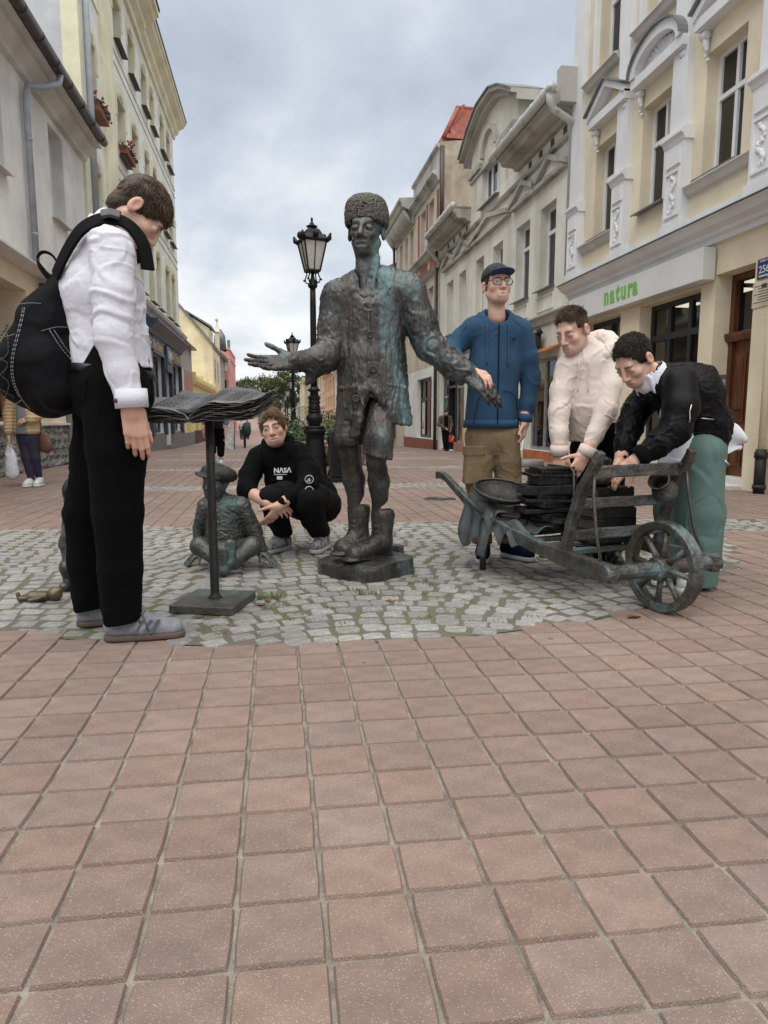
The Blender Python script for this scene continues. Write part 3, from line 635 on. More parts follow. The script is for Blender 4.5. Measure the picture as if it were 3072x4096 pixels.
# ---- right: cream and white town house with the drugstore
FR = Fac(5.5, -1)
m_rc = stucco('warm_cream_stucco', (.78, .69, .51), bump=.7, bscale=55, streak=((.55, .46, .33), .2, .8))
m_rw = mat('white_moulding', (.76, .765, .77), .7, var=.05, scale=2, streak=((.50, .49, .48), .25, 2.))
m_sign = mat('sign_panel_white', (.70, .70, .68), .45, var=.05, scale=2)
m_green = mat('green_letters', (.17, .50, .06), .4, var=.04)
m_black = mat('black_frame', (.014, .014, .016), .4, var=.2)
m_door = mat('brown_door_wood', (.125, .042, .016), .45, var=.3, stretch=(4, 4, .5))
nh = empty('town_house', (5.5, 9, 0), 'cream house with white pilasters and pediments above the green lettered shop', 'house')
wins = [(10.93, 11.65), (9.39, 10.13), (7.83, 8.59), (6.25, 7.0)]
ops = [(a, b, c, e, .24) for a, b in wins for c, e in ((3.9, 5.39), (6.62, 8.2))]
mb = MB(); FR.wall(mb, 2, 12.47, 3.24, 9.6, ops); FR.shell(mb, 2, 12.47, -.3, 9.6, 7)
FR.wall(mb, 2, 12.47, -.3, 3.24, [(10.55, 11.9, .30, 2.52, .26), (8.44, 9.96, .30, 2.52, .26), (7.42, 8.14, .0, 2.62, .34)]); mb.build('wall', m_rc, nh)
def acanthus(mb, y, z0, z1, d, wd, n=26, seed=0):
    rr = random.Random(seed)
    for k in range(n):
        t = k / (n-1); z = z0 + (z1 - z0) * t
        yy = y + math.sin(t * 11 + seed) * wd * .55 + rr.uniform(-.2, .2) * wd; s_ = rr.uniform(.018, .036)
        mb.ball(FR.p(yy, z, d), (s_ * .7, s_, s_ * 1.25), 6, 4, M=Matrix.Rotation(rr.uniform(-1, 1), 3, 'X'))
for k, (a, b) in enumerate([(12.03, 12.465), (10.38, 10.80), (8.82, 9.26), (7.10, 7.50)]):
    mb = MB(); c = .5 * (a + b)
    FR.box(mb, a+.05, b-.05 if k else b, 4.62, 9.5, 0, .10); FR.box(mb, a, b, 3.45, 4.50, 0, .12); FR.box(mb, a-.03, b+.03 if k else b, 3.24, 3.47, 0, .15)
    FR.prof(mb, [(0, 4.48), (.13, 4.48), (.15, 4.53), (.19, 4.56), (.19, 4.60), (.14, 4.64), (0, 4.66)], a-.03, b+.03 if k else b)
    FR.poly(mb, [(a+.06, 4.20), (b-.06, 4.20), (b-.06, 4.42), (a+.06, 4.42)], .12, .15)
    for y0, y1, z0, z1 in ((a+.05, a+.08, 3.55, 4.14), (b-.08, b-.05, 3.55, 4.14), (a+.08, b-.08, 3.55, 3.58), (a+.08, b-.08, 4.11, 4.14)): FR.box(mb, y0, y1, z0, z1, .12, .145)
    pl_ = mb.build('pilaster', m_rw, nh)
    mb = MB(); acanthus(mb, c, 3.62, 4.07, .125, .08, 44, k); mb.build('ornament', m_rw, pl_)
def bracket(y, z, parent):
    mb = MB(); mb.tube([FR.p(y-.05, z-.05, .07), FR.p(y+.05, z-.05, .07)], .055, 10); FR.box(mb, y-.055, y+.055, z-.0, z+.05, 0, .14)
    mb.tube([FR.p(y, z-.08, .06), FR.p(y, z-.2, .045), FR.p(y, z-.3, .03)], [.045, .032, .012], 8)
    for k in range(4): mb.ball(FR.p(y + .02*(-1)**k, z-.16-.06*k, .06 - .01*k), .027, 6, 4)
    mb.build('bracket', m_rw, parent)
for i, (a, b) in enumerate(wins[:3]):
    y0, y1 = a - .42 if i != 1 else a - .5, b + .1
    y0, y1 = [(10.42, 11.66), (8.90, 10.24), (7.34, 8.66)][i]; c = .5 * (y0 + y1)
    mb = MB()
    if i == 1:
        n = 16; R_ = (y1 - y0) / 2; pl = [(c + R_*math.cos(math.pi*k/n), 5.80 + .40*math.sin(math.pi*k/n)) for k in range(n+1)]
        pin = [(c + (R_-.13)*math.cos(math.pi*k/n), 5.79 + .28*math.sin(math.pi*k/n)) for k in range(n+1)]
        for k in range(n):
            q = [pl[k], pl[k+1], pin[k+1], pin[k]]; FR.poly(mb, q, 0, .20)
            q2 = [pl[k], pl[k+1], (pl[k+1][0], pl[k+1][1]+.025), (pl[k][0], pl[k][1]+.025)]; FR.poly(mb, q2, 0, .25, 1)
        for k in range(13):                          # shell flutes
            t = math.pi * (k + .5) / 13; mb.tube([FR.p(c, 5.82, .02), FR.p(c + .42*math.cos(t), 5.82 + .235*math.sin(t), .05)], [.012, .045], 7)
    else:
        for q in ([(y0, 5.76), (c, 6.10), (c, 6.20), (y0, 5.86)], [(c, 6.10), (y1, 5.76), (y1, 5.86), (c, 6.20)]): FR.poly(mb, q, 0, .20)
        for q in ([(y0-.03, 5.862), (c, 6.202), (c, 6.23), (y0-.03, 5.89)], [(c, 6.202), (y1+.03, 5.862), (y1+.03, 5.89), (c, 6.23)]): FR.poly(mb, q, 0, .25, 1)
        FR.poly(mb, [(y0+.2, 5.80), (y1-.2, 5.80), (c, 6.05)], 0, .03, 2)
    FR.box(mb, y0, y1, 5.66, 5.79, 0, .17); mb.build('pediment', [m_rw, m_zinc, m_rc], nh)
    for y in (y0 + .10, y1 - .10): bracket(y, 5.66 - .02, nh)
for (a, b), full in zip(wins, (1, 0, 1, 1)):
    FR.window(nh, a, b, 3.9, 5.39, .22, m_pvc, ('c', .64), fw=.05, sill=m_zinc)
    FR.window(nh, a, b, 6.62, 8.2, .22, m_pvc, ('c', .64), fw=.05, blind=.5)
for a, b in ((10.82, 12.02), (7.52, 8.80)): mb = MB(); FR.prof(mb, [(0, 3.74), (.06, 3.76), (.10, 3.83), (.13, 3.845), (.13, 3.86), (0, 3.885)], a, b); mb.build('sill_course', m_greytrim, nh)
for a, b in ((10.82, 12.02), (9.27, 10.37), (7.52, 8.80)): mb = MB(); FR.prof(mb, [(0, 6.40), (.08, 6.42), (.12, 6.48), (.16, 6.49), (.16, 6.51), (0, 6.56)], a, b); mb.build('sill_course', m_greytrim, nh)
mb = MB()
for a, b in wins[:3]: FR.box(mb, a-.16, a-.04, 6.58, 8.6, 0, .05); FR.box(mb, b+.04, b+.16, 6.58, 8.6, 0, .05)
mb.build('upper_surround', m_rw, nh)
mb = MB(); FR.prof(mb, [(0, 3.0), (.06, 3.0), (.07, 3.06), (.12, 3.08), (.13, 3.12), (.22, 3.16), (.27, 3.22), (.30, 3.23), (.30, 3.25), (0, 3.30)], 2, 12.44); mb.build('cornice', m_rw, nh)
mb = MB(); FR.prof(mb, [(-.02, 3.30), (.325, 3.252), (.325, 3.262), (-.02, 3.32)], 2, 12.46); mb.build('cornice_flashing', m_zinc, nh)
mb = MB(); FR.box(mb, 2, 12.40, 3.30, 3.46, 0, .045); mb.build('base_course', m_rw, nh)
sg = MB(); FR.box(sg, 8.14, 12.10, 2.56, 2.955, .02, .20); sg = sg.build('shop_sign', m_sign, nh, bevel=.008)
for i_, ch in enumerate('natura'): pass
tm_y = 10.74
adv = {'n': .205, 'a': .195, 't': .15, 'u': .205, 'r': .15}
for ch in 'natura':
    text_mesh('letter', ch, .385, m_green, sg, face_mat(FR, tm_y, 2.665, .2045), ext=.003, bold=.011, sx=.84); tm_y -= adv[ch] * 1.0
for a, b in ((10.55, 11.9), (8.44, 9.96)): pass
FR.window(nh, 10.55, 11.9, .30, 2.52, .24, m_black, ('c', .78), fw=.075, name='shop_window')
mb = MB(); W = [(8.44, 8.52), (9.07, 9.18), (9.82, 9.96)]
sw = FR.window(nh, 8.44, 9.96, .30, 2.52, .24, m_black, (2, .78), fw=.075, name='shop_window')
mb = MB(); FR.box(mb, 8.5, 11.8, 1.0, 1.35, -2.6, -2.5); FR.box(mb, 8.5, 11.8, .3, .65, -2.6, -2.5); FR.box(mb, 8.5, 11.8, 1.7, 2.0, -2.6, -2.5); mb.build('shop_shelf', mat('shelf_goods', (.35, .40, .30), .8, col2=(.12, .10, .12), scale=9), nh)
mb = MB()
for y in (8.8, 9.6, 10.9): FR.box(mb, y, y+.35, 2.75, 2.78, -1.6, -.9)
lamp_m, lt_, lb_ = nodes_of('shop_ceiling_light'); lb_.inputs['Base Color'].default_value = (1, .93, .8, 1); lb_.inputs['Emission Color'].default_value = (1, .88, .68, 1); lb_.inputs['Emission Strength'].default_value = 2.0
mb.build('ceiling_light', lamp_m, nh)
mb = MB(); FR.box(mb, 8.45, 8.95, .32, 1.0, -.22, -.215, 0); FR.box(mb, 8.45, 8.95, .32, .62, -.214, -.21, 1); mb.build('window_poster', [mat('poster_white', (.62, .64, .6), .5), m_green], nh)
mb = MB(); FR.box(mb, 2.1, 12.40, 3.02, 3.12, -6.9, -.27); mb.build('light_block', m_dark, nh)  # unseen slab, added to keep the shop lights out of the upper rooms
mb = MB(); FR.box(mb, 2.1, 12.40, 6.0, 6.1, -.89, -.27); FR.box(mb, 2.1, 12.42, 3.13, 5.99, -1.0, -.9); FR.box(mb, 2.1, 12.42, 6.11, 9.4, -1.0, -.9); FR.box(mb, 2.1, 12.38, .0, 3.0, -3.2, -3.1); mb.build('dark_backing', m_dark, nh)  # added dark panels shut off the bright cavity behind the windows
# door
dr = MB(); FR.box(dr, 7.42, 7.50, .12, 2.62, -.33, -.22); FR.box(dr, 8.06, 8.14, .12, 2.62, -.33, -.22); FR.box(dr, 7.50, 8.06, 2.54, 2.62, -.33, -.22); FR.prof(dr, [(-.33, 1.80), (-.18, 1.80), (-.15, 1.86), (-.15, 1.90), (-.33, 1.94)], 7.44, 8.13)
FR.box(dr, 7.50, 8.06, .12, 1.80, -.31, -.27)
for z0, z1 in ((.25, .70), (.80, 1.65)):
    for y0, y1 in ((7.55, 7.74), (7.82, 8.01)): FR.box(dr, y0, y1, z0, z1, -.27, -.25); FR.box(dr, y0+.04, y1-.04, z0+.05, z1-.05, -.25, -.24)
dr = dr.build('door', m_door, nh); mb = MB(); mb.add([FR.p(7.5, 1.94, -.29), FR.p(8.06, 1.94, -.29), FR.p(8.06, 2.54, -.29), FR.p(7.5, 2.54, -.29)], [(0,1,2,3)]); mb.build('transom_pane', m_glass, dr)
mb = MB(); mb.tube([FR.p(7.93, .95, -.27), FR.p(7.93, .95, -.21), FR.p(7.83, .95, -.21)], .012, 6); mb.build('handle', m_iron, dr)
mb = MB(); FR.box(mb, 7.40, 8.20, -.2, .05, -.05, .16); FR.box(mb, 7.42, 8.14, -.2, .12, -.34, -.051); mb.build('doorstep', m_greytrim, nh, bevel=.01)
ic = MB(); ic.box(5.60, 5.72, 8.115, 8.139, 1.19, 1.40); ic = ic.build('intercom', mat('brushed_steel', (.42, .40, .37), .4, metal=.6), nh)
mb = MB(); [mb.box(5.63, 5.69, 8.108, 8.114, 1.22 + k*.025, 1.235 + k*.025) for k in range(5)]; mb.build('buttons', m_pvc, ic)
# house number and notice
pn = MB(); FR.box(pn, 6.86, 7.37, 2.41, 2.63, 0, .015); pn = pn.build('number_plate', mat('enamel_blue', (.02, .03, .16), .3), nh)
for txt, s_, z, y in (('256', .115, 2.475, 7.345), ('POWIAT WEJHEROWSKI', .026, 2.595, 7.33), ('Sobieskiego', .038, 2.43, 7.34)): text_mesh('number_lettering', txt, s_, m_pvc, pn, face_mat(FR, y, z, .0165), ext=.001, bold=.0008)
pn2 = MB(); FR.box(pn2, 6.86, 7.43, 2.10, 2.37, 0, .012); pn2 = pn2.build('notice_plate', mat('beige_notice', (.60, .53, .40), .5), nh)
mb = MB()
for k in range(7): FR.box(mb, 7.03, 7.40 - (.06 if k % 3 else 0), 2.33 - k*.03, 2.338 - k*.03, .0125, .0135)
FR.box(mb, 7.2, 7.28, 2.31, 2.35, .0125, .0136); tag(mb.build('print', m_gutter, pn2), kind='stuff')
mb = MB(); mb.tube([FR.p(6.98, 0, .10), FR.p(6.98, .5, .10)], .06, 10); mb.tube([FR.p(6.98, .40, .10), FR.p(6.98, .47, .10)], .072, 10); mb.tube([FR.p(6.98, .05, .10), FR.p(6.98, .1, .10)], .072, 10); mb.build('drain_boot', m_iron, nh)
mb = MB(); mb.tube([FR.p(6.98, .5, .10), FR.p(6.98, 3.0, .10)], .04, 10); mb.build('downpipe', m_rc, nh)
# ---- right: old white house with gabled dormer
m_old = stucco('flaking_white_plaster', (0.742, 0.731, 0.655), bump=.35, bscale=70, streak=((.44, .40, .30), .55, 1.1))
m_old2 = stucco('flaking_dormer_plaster', (0.650, 0.626, 0.534), bump=.5, bscale=50, streak=((.36, .30, .21), .85, 2.2))
m_oldt = stucco('dirty_moulding', (0.464, 0.447, 0.406), bump=.4, bscale=40, streak=((.17, .16, .145), .8, 1.6))
m_gutw = mat('old_white_gutter', (.56, .555, .53), .5, col2=(.25, .23, .2), scale=5, ramp=(.30, .45))
oh = empty('town_house', (5.5, 17.5, 0), 'old flaking white house with a gabled dormer and dirty cornice', 'house')
w2 = [(13.30, 14.12), (14.70, 15.55), (16.48, 17.25), (18.0, 18.73), (19.72, 20.47), (21.12, 21.92)]
ops = [(a, b, 3.47, 5.1, .24) for a, b in w2]
mb = MB(); FR.wall(mb, 12.5, 22.92, 2.9, 6.42, ops); FR.shell(mb, 12.5, 22.92, -.5, 6.42, 6)
FR.wall(mb, 12.5, 22.92, -.5, 2.9, [(13.02, 14.56, .2, 2.10, .16), (16.2, 18.2, .2, 2.1, .2), (19.7, 22.5, -.1, 2.3, .14)]); mb.build('wall', m_old, oh)
for k, (a, b) in enumerate(w2): FR.window(oh, a, b, 3.47, 5.1, .22, m_pvc, (None, .62) if k > 1 else (None, .70), fw=.06, sill=m_zinc, blind=(.98 if k < 2 else .6))
for y0, y1 in ((12.72, 14.30), (14.16, 15.78), (15.86, 18.98), (18.98, 20.72), (20.62, 22.3)):
    mb = MB(); c = .5*(y0+y1); y0 += .03; y1 -= .03
    for q in ([(y0, 5.56), (c, 5.86), (c, 5.96), (y0, 5.66)], [(c, 5.86), (y1, 5.56), (y1, 5.66), (c, 5.96)]): FR.poly(mb, q, 0, .15)
    FR.box(mb, y0 + .05, y1 - .05, 5.50, 5.58, 0, .12); FR.poly(mb, [(y0+.12, 5.58), (y1-.12, 5.58), (c, 5.87)], 0, .05, 1); mb.build('pediment', [m_oldt, m_old], oh)
mb = MB(); FR.prof(mb, [(0, 5.97), (.08, 5.99), (.10, 6.05), (0, 6.07)], 12.5, 22.92)
for a, b in ((12.5, 15.5), (19.3, 22.75)): FR.prof(mb, [(0, 6.30), (.10, 6.30), (.14, 6.36), (.40, 6.38), (.44, 6.48), (.52, 6.50), (.52, 6.60), (0, 6.62)], a, b)
mb.build('eaves', m_oldt, oh)
m_vent = mat('vent_shadow', (.10, .095, .085), .9)
for y in (12.9, 13.5, 14.1, 14.7, 19.6, 20.3, 21.0, 21.7): mb = MB(); FR.box(mb, y, y+.16, 6.10, 6.27, 0, .012); mb.build('attic_vent', m_vent, oh)
for a, b in ((12.2, 15.6), (18.9, 22.25)):
    mb = MB(); mb.tube([FR.p(a, 6.58, .60), FR.p(b, 6.58, .60)], .085, 12)
    k = a + .3
    while k < b: mb.tube([FR.p(k, 6.58, .60), FR.p(k+.03, 6.58, .60)], .095, 12); k += .55
    mb.build('gutter', m_gutw, oh)
mb = MB(); mb.tube([FR.p(12.3, 6.56, .60), FR.p(12.3, 6.40, .60), FR.p(12.36, 6.28, .5), FR.p(12.42, 6.12, .12), FR.p(12.52, 6.05, .06), FR.p(12.52, 3.3, .06)], .065, 12); mb.build('downpipe', m_gutw, oh)
mb = MB(); mb.tube([FR.p(22.2, 6.56, .60), FR.p(22.2, 6.2, .58), FR.p(22.7, 5.95, .1), FR.p(22.8, 5.8, .1)], .06, 10); mb.build('downpipe', m_gutw, oh)
mb = MB(); mb.tube([FR.p(22.88, 6.3, .12), FR.p(22.88, -.2, .12)], .06, 10); mb.build('downpipe', m_gutter, oh)
mb = MB(); FR.prof(mb, [(.52, 6.60), (.52, 6.66), (-.46, 6.69), (-.46, 6.62)], 12.5, 15.5); FR.prof(mb, [(.52, 6.60), (.52, 6.66), (-.46, 6.69), (-.46, 6.62)], 19.3, 22.9); FR.prof(mb, [(-.46, 6.60), (-.46, 6.69), (-6, 6.9), (-6, 6.6)], 12.5, 22.9); mb.build('roof', m_zinc, oh)
mb = MB(); FR.box(mb, 12.3, 12.49, 6.4, 6.98, -.2, .40); mb.build('fire_wall', m_oldt, oh)
dm = empty('dormer', (5.5, 17.4, 6.4), parent=oh); dm.matrix_parent_inverse = inv_world(oh)
mb = MB(); FR.wall(mb, 15.66, 19.32, 6.42, 7.3, [(16.88, 18.3, 6.30, 7.3, .2)]); FR.wall(mb, 15.66, 19.32, 7.3, 7.95, [])
pl = [(15.66, 7.95), (16.3, 8.28), (17.0, 8.48), (17.9, 8.5), (18.6, 8.30), (19.32, 7.95)]
mb.add([FR.p(y, z, 0) for y, z in pl], [tuple(range(6))]); mb.add([FR.p(15.66, 6.42, 0), FR.p(15.66, 8.1, 0), FR.p(15.66, 8.1, -.45), FR.p(15.66, 6.42, -.45)], [(0,1,2,3)]); mb.add([FR.p(19.32, 6.42, 0), FR.p(19.32, 8.0, 0), FR.p(19.32, 8.0, -.45), FR.p(19.32, 6.42, -.45)], [(0,1,2,3)]); mb.add([FR.p(15.66, 6.42, -.45), FR.p(15.66, 8.1, -.45), FR.p(17.5, 8.6, -.45), FR.p(19.32, 8.0, -.45), FR.p(19.32, 6.42, -.45)], [(0,1,2,3,4)])
mb.build('wall', m_old2, dm)
mb = MB(); pl = [(15.35, 7.98), (16.2, 8.42), (16.95, 8.68), (17.95, 8.70), (18.75, 8.45), (19.62, 7.98)]
for a, b in zip(pl, pl[1:]):
    FR.poly(mb, [(a[0], a[1]-.22), (b[0], b[1]-.22), (b[0], b[1]-.09), (a[0], a[1]-.09)], -.45, .14); FR.poly(mb, [(a[0], a[1]-.09), (b[0], b[1]-.09), b, a], -.5, .28); FR.poly(mb, [(a[0], a[1]), (b[0], b[1]), (b[0], b[1]+.03), (a[0], a[1]+.03)], -.55, .33, 1)
mb.build('pediment', [m_oldt, m_zinc], dm)
mb = MB(); FR.box(mb, 15.66, 16.9, 7.33, 7.47, 0, .10); FR.box(mb, 18.3, 19.32, 7.33, 7.47, 0, .10); FR.box(mb, 15.66, 19.32, 7.22, 7.30, 0, .05)
n = 12
for k in range(n):
    t0, t1 = math.pi*k/n, math.pi*(k+1)/n; q = [(17.6 + .62*math.cos(t), 7.5 + .62*math.sin(t)) for t in (t0, t1)] + [(17.6 + .50*math.cos(t), 7.5 + .50*math.sin(t)) for t in (t1, t0)]; FR.poly(mb, q, 0, .10)
mb.build('arch_moulding', m_oldt, dm)
FR.window(dm, 16.88, 18.3, 6.30, 7.3, .18, m_pvc, (2, None), fw=.07, sill=m_zinc, blind=.7)
mb = MB(); FR.prof(mb, [(0, 2.74), (.06, 2.76), (.10, 2.86), (.16, 2.90), (.16, 2.93), (0, 2.96)], 12.5, 22.92); mb.build('string_course', m_oldt, oh)
for a, b in w2:
    mb = MB()
    for y0, y1, z0, z1 in ((a-.02, b+.02, 3.32, 3.34), (a-.02, b+.02, 3.04, 3.06), (a-.02, a, 3.06, 3.32), (b, b+.02, 3.06, 3.32)): FR.box(mb, y0, y1, z0, z1, 0, .03)
    mb.build('apron_panel', m_old, oh)
m_or = mat('orange_plinth_paint', (.46, .15, .055), .8, var=.2, scale=5); m_gfr = mat('grey_aluminium', (.30, .31, .33), .4, metal=.3)
FR.window(oh, 13.02, 14.56, .2, 2.10, .14, m_gfr, ('c', None), fw=.07, name='shop_window')
mb = MB(); FR.box(mb, 12.5, 14.7, -.3, .19, 0, .03); mb.build('orange_plinth', m_or, oh)
mb = MB(); FR.prof(mb, [(.0, 2.30), (.32, 2.17), (.32, 2.14), (0, 2.26)], 12.86, 14.7); mb.build('canopy', m_or, oh)
bs = MB(); FR.box(bs, 13.66, 15.6, 2.30, 2.60, .08, .22); bs = bs.build('sign_box', m_black, oh, bevel=.02)
text_mesh('letter', 'E', .30, m_pvc, bs, face_mat(FR, 14.13, 2.345, .2225), bold=.012, sx=.85); text_mesh('letter', 'R', .30, m_pvc, bs, face_mat(FR, 13.93, 2.345, .2225), bold=.012, sx=.85)
mb = MB(); mb.tube([FR.p(13.62, 2.56, .1), FR.p(13.62, 2.66, .18)], .05, 8); mb.build('spotlight', m_black, oh)
mb = MB()
for k in range(60):
    a_ = random.uniform(0, 6.28); mb.ball(FR.p(13.45 + random.uniform(-.18, .18), .62 + random.uniform(-.22, .2), -.4 + random.uniform(-.1, .1)), random.uniform(.02, .04), 5, 3)
mb.build('window_flowers', mat('white_orchid', (.62, .62, .6), .6), oh)
mb = MB()
for z in (1.55, 1.35, 1.75): FR.box(mb, 13.2, 14.4, z, z+.02, -1.2, -1.17)
mb.build('ceiling_light', lamp_m, oh)
mb = MB(); FR.box(mb, 12.55, 22.85, 2.7, 2.8, -5.9, -.27); FR.box(mb, 12.55, 22.85, 2.81, 6.3, -.9, -.8); mb.build('light_block', m_dark, oh)  # added: slab stops the shop lights, dark upright panel darkens the upper windows
# second shop of the old house: door and windows
FR.window(oh, 21.7, 22.5, -.1, 2.3, .12, m_gfr, (None, .70), fw=.06, name='shop_window'); FR.window(oh, 19.7, 20.75, .15, 2.3, .12, m_gfr, (None, .78), fw=.06, name='shop_window')
mb = MB(); FR.box(mb, 20.75, 20.82, -.15, 2.3, -.14, -.04); FR.box(mb, 21.64, 21.70, -.15, 2.3, -.14, -.04); FR.box(mb, 20.82, 21.64, 1.83, 1.90, -.14, -.04); FR.box(mb, 21.5, 21.64, -.15, 1.83, -.5, -.14); mb.build('shop_door', m_black, oh)
mb = MB(); FR.box(mb, 19.68, 20.78, -.3, .15, -.1, .02); FR.box(mb, 21.68, 22.3, -.4, -.08, -.1, .02); mb.build('red_plinth', m_red2, oh)
mb = MB(); FR.box(mb, 20.0, 20.2, .2, .62, -.10, -.095); mb.build('yellow_poster', mat('yellow_print', (.75, .52, .03), .5), oh)
mb = MB(); FR.box(mb, 22.0, 22.3, 1.25, 1.5, -.10, -.095); mb.build('green_poster', mat('green_print', (.03, .20, .10), .5), oh)
mb = MB(); FR.box(mb, 19.75, 20.7, 1.95, 2.2, -.10, -.095); FR.box(mb, 21.8, 22.1, 1.95, 2.2, -.1, -.095); mb.build('purple_poster', mat('violet_print', (.16, .13, .32), .5), oh)
# ---- right: brick striped house with plaster gable and red mansard roof
m_bg = stucco('beige_plaster', (0.580, 0.510, 0.406), bump=.4, bscale=40, streak=((.30, .25, .19), .6, 1.2)); m_gab = stucco('raw_gable_plaster', (0.510, 0.429, 0.325), bump=1., bscale=14, var=.3, streak=((.26, .19, .13), .8, 1.0))
m_brick = mat('red_brick', (.36, .115, .075), .85, col2=(.24, .075, .05), scale=9, rnd=.2, bump=.5)
m_tile = mat('red_roof_tile', (.33, .085, .05), .7, col2=(.22, .06, .04), scale=6, rnd=.18)
bh = empty('town_house', (5.5, 25, -.2), 'beige house with brick strips and a small red mansard roof', 'house')
w3 = [(23.83, 24.61), (25.1, 25.97)]
ops = [(a, b, c, e, .22) for a, b in w3 for c, e in ((6.75, 8.3), (3.5, 5.42))]
mb = MB(); FR.wall(mb, 22.98, 26.95, 2.7, 9.7, ops); FR.shell(mb, 22.985, 26.95, -.5, 8.9, 6); mb.build('wall', m_bg, bh)
mb = MB(); mb.prism([(5.505, 22.975, -.5), (5.505, 22.975, 9.75), (6.5, 22.975, 9.85), (11.5, 22.975, 9.85), (11.5, 22.975, -.5)], (0, .008, 0)); mb.build('gable_wall', m_gab, bh)
mb = MB(); FR.wall(mb, 22.98, 29.0, -.6, 2.7, [(23.96, 26.44, .18, 2.36, .22)]); mb.build('shop_wall', m_lw, bh)
for a, b in w3:
    for c, e in ((6.75, 8.3), (3.5, 5.42)): FR.window(bh, a, b, c, e, .2, m_pvc, ('c', .66), fw=.06, blind=.4)
FR.window(bh, 23.96, 26.44, .18, 2.36, .2, m_black, (2, .66), fw=.09, name='shop_window')
mb = MB(); FR.box(mb, 24.1, 24.75, .3, 1.5, -.18, -.175); mb.build('window_poster', mat('red_white_print', (.6, .58, .56), .5, col2=(.40, .03, .03), scale=2.5, ramp=(.38, .42)), bh)
mb = MB(); FR.box(mb, 25.6, 26.3, .3, 1.5, -.18, -.175); mb.build('window_poster', MATS['red_white_print'], bh)
bp = MB(); FR.box(bp, 22.98, 29.0, -.6, .16, 0, .02); bp = bp.build('brick_plinth', m_stj, bh)
me_b = {}
for r_ in range(7):
    y = 23.0 + (r_ % 2) * .12
    while y < 28.9:
        L_ = .235
        if 'b' not in me_b:
            q = MB(); q.box(-.006, .012, 0, .225, 0, .058); o = q.build('brick', m_brick, bp); me_b['b'] = o.data; o.location = (5.475, y, -.32 + r_*.068)
        else:
            o = bpy.data.objects.new('brick', me_b['b']); COL.objects.link(o); o.parent = bp; o.matrix_parent_inverse = inv_world(bp); o.location = (5.475, y, -.32 + r_*.068)
        y += L_
for y0, y1 in ((23.1, 23.35), (24.75, 24.95), (26.15, 26.42)):
    mb = MB(); FR.box(mb, y0, y1, 6.7, 8.35, 0, .02); mb.build('brick_strip', m_brick, bh)
mb = MB(); FR.prof(mb, [(0, 8.55), (.06, 8.57), (.12, 8.7), (.26, 8.78), (.26, 8.86), (0, 8.9)], 22.98, 27.0); mb.build('cornice', m_oldt, bh)
mb = MB(); FR.prof(mb, [(0, 6.4), (.10, 6.42), (.16, 6.52), (.24, 6.56), (.24, 6.62), (0, 6.66)], 22.98, 31.2); mb.build('string_course', m_oldt, bh)
mb = MB(); FR.prof(mb, [(0, 5.75), (.08, 5.78), (.14, 5.85), (.20, 5.9), (0, 5.94)], 22.98, 31.2); mb.build('string_course', m_oldt, bh)
mb = MB()
for y0, y1 in ((23.4, 24.3), (24.8, 25.9)): FR.box(mb, y0, y1, 6.0, 6.35, 0, .03)
mb.build('apron_panel', m_brick, bh)
mb = MB(); FR.prof(mb, [(0, 8.9), (.05, 8.9), (.03, 9.55), (.12, 9.62), (.12, 9.7), (-.2, 9.7), (-.2, 8.9)], 22.99, 27.2); mb.build('parapet', m_oldt, bh)
mb = MB(); mb.tube([FR.p(22.94, 9.6, -.05), FR.p(22.94, 6.6, -.05)], .075, 10); mb.build('downpipe', m_gutter, bh)
mr = MB(); mr.prism([(5.62, 22.99, 9.86), (5.72, 23.1, 9.86), (6.4, 23.3, 11.05), (6.3, 23.3, 11.05)], (0, .05, 0)); mr.prism([(5.6, 23.0, 9.82), (6.2, 23.6, 11.0), (11, 23.6, 11.0), (11, 23.0, 9.82)], (0, 3, 0)); mr = mr.build('mansard_roof', m_tile, bh)
tm = None
for r_ in range(8):
    for c_ in range(9):
        z = 9.86 + r_*.145; f_ = (z - 9.82) / 1.18; x = 5.68 + f_*.6 + c_*.17 + .085*(r_ % 2); y = 22.99 + f_*.6
        if tm is None:
            q = MB(); q.prism([(0, -.03, -.01), (.16, -.03, -.01), (.165, -.02, .03), (.165, .05, .165), (0, .05, .165), (0, -.02, .03)], (0, .02, 0)); q.prism([(.06, -.045, 0), (.10, -.045, 0), (.12, -.03, 0), (.04, -.03, 0)], (0, .085, .16)); o = q.build('roof_tile', m_tile, mr); tm = o.data
        else: o = bpy.data.objects.new('roof_tile', tm); COL.objects.link(o); o.parent = mr; o.matrix_parent_inverse = inv_world(mr)
        o.location = (x, y - .03, z)
mb = MB(); mb.tube([(5.62, 23.02, 9.88), (6.22, 23.6, 11.04)], .085, 10); mb.tube([(6.15, 23.6, 11.04), (11, 23.6, 11.04)], .085, 10); mb.build('ridge_tile', m_tile, mr)
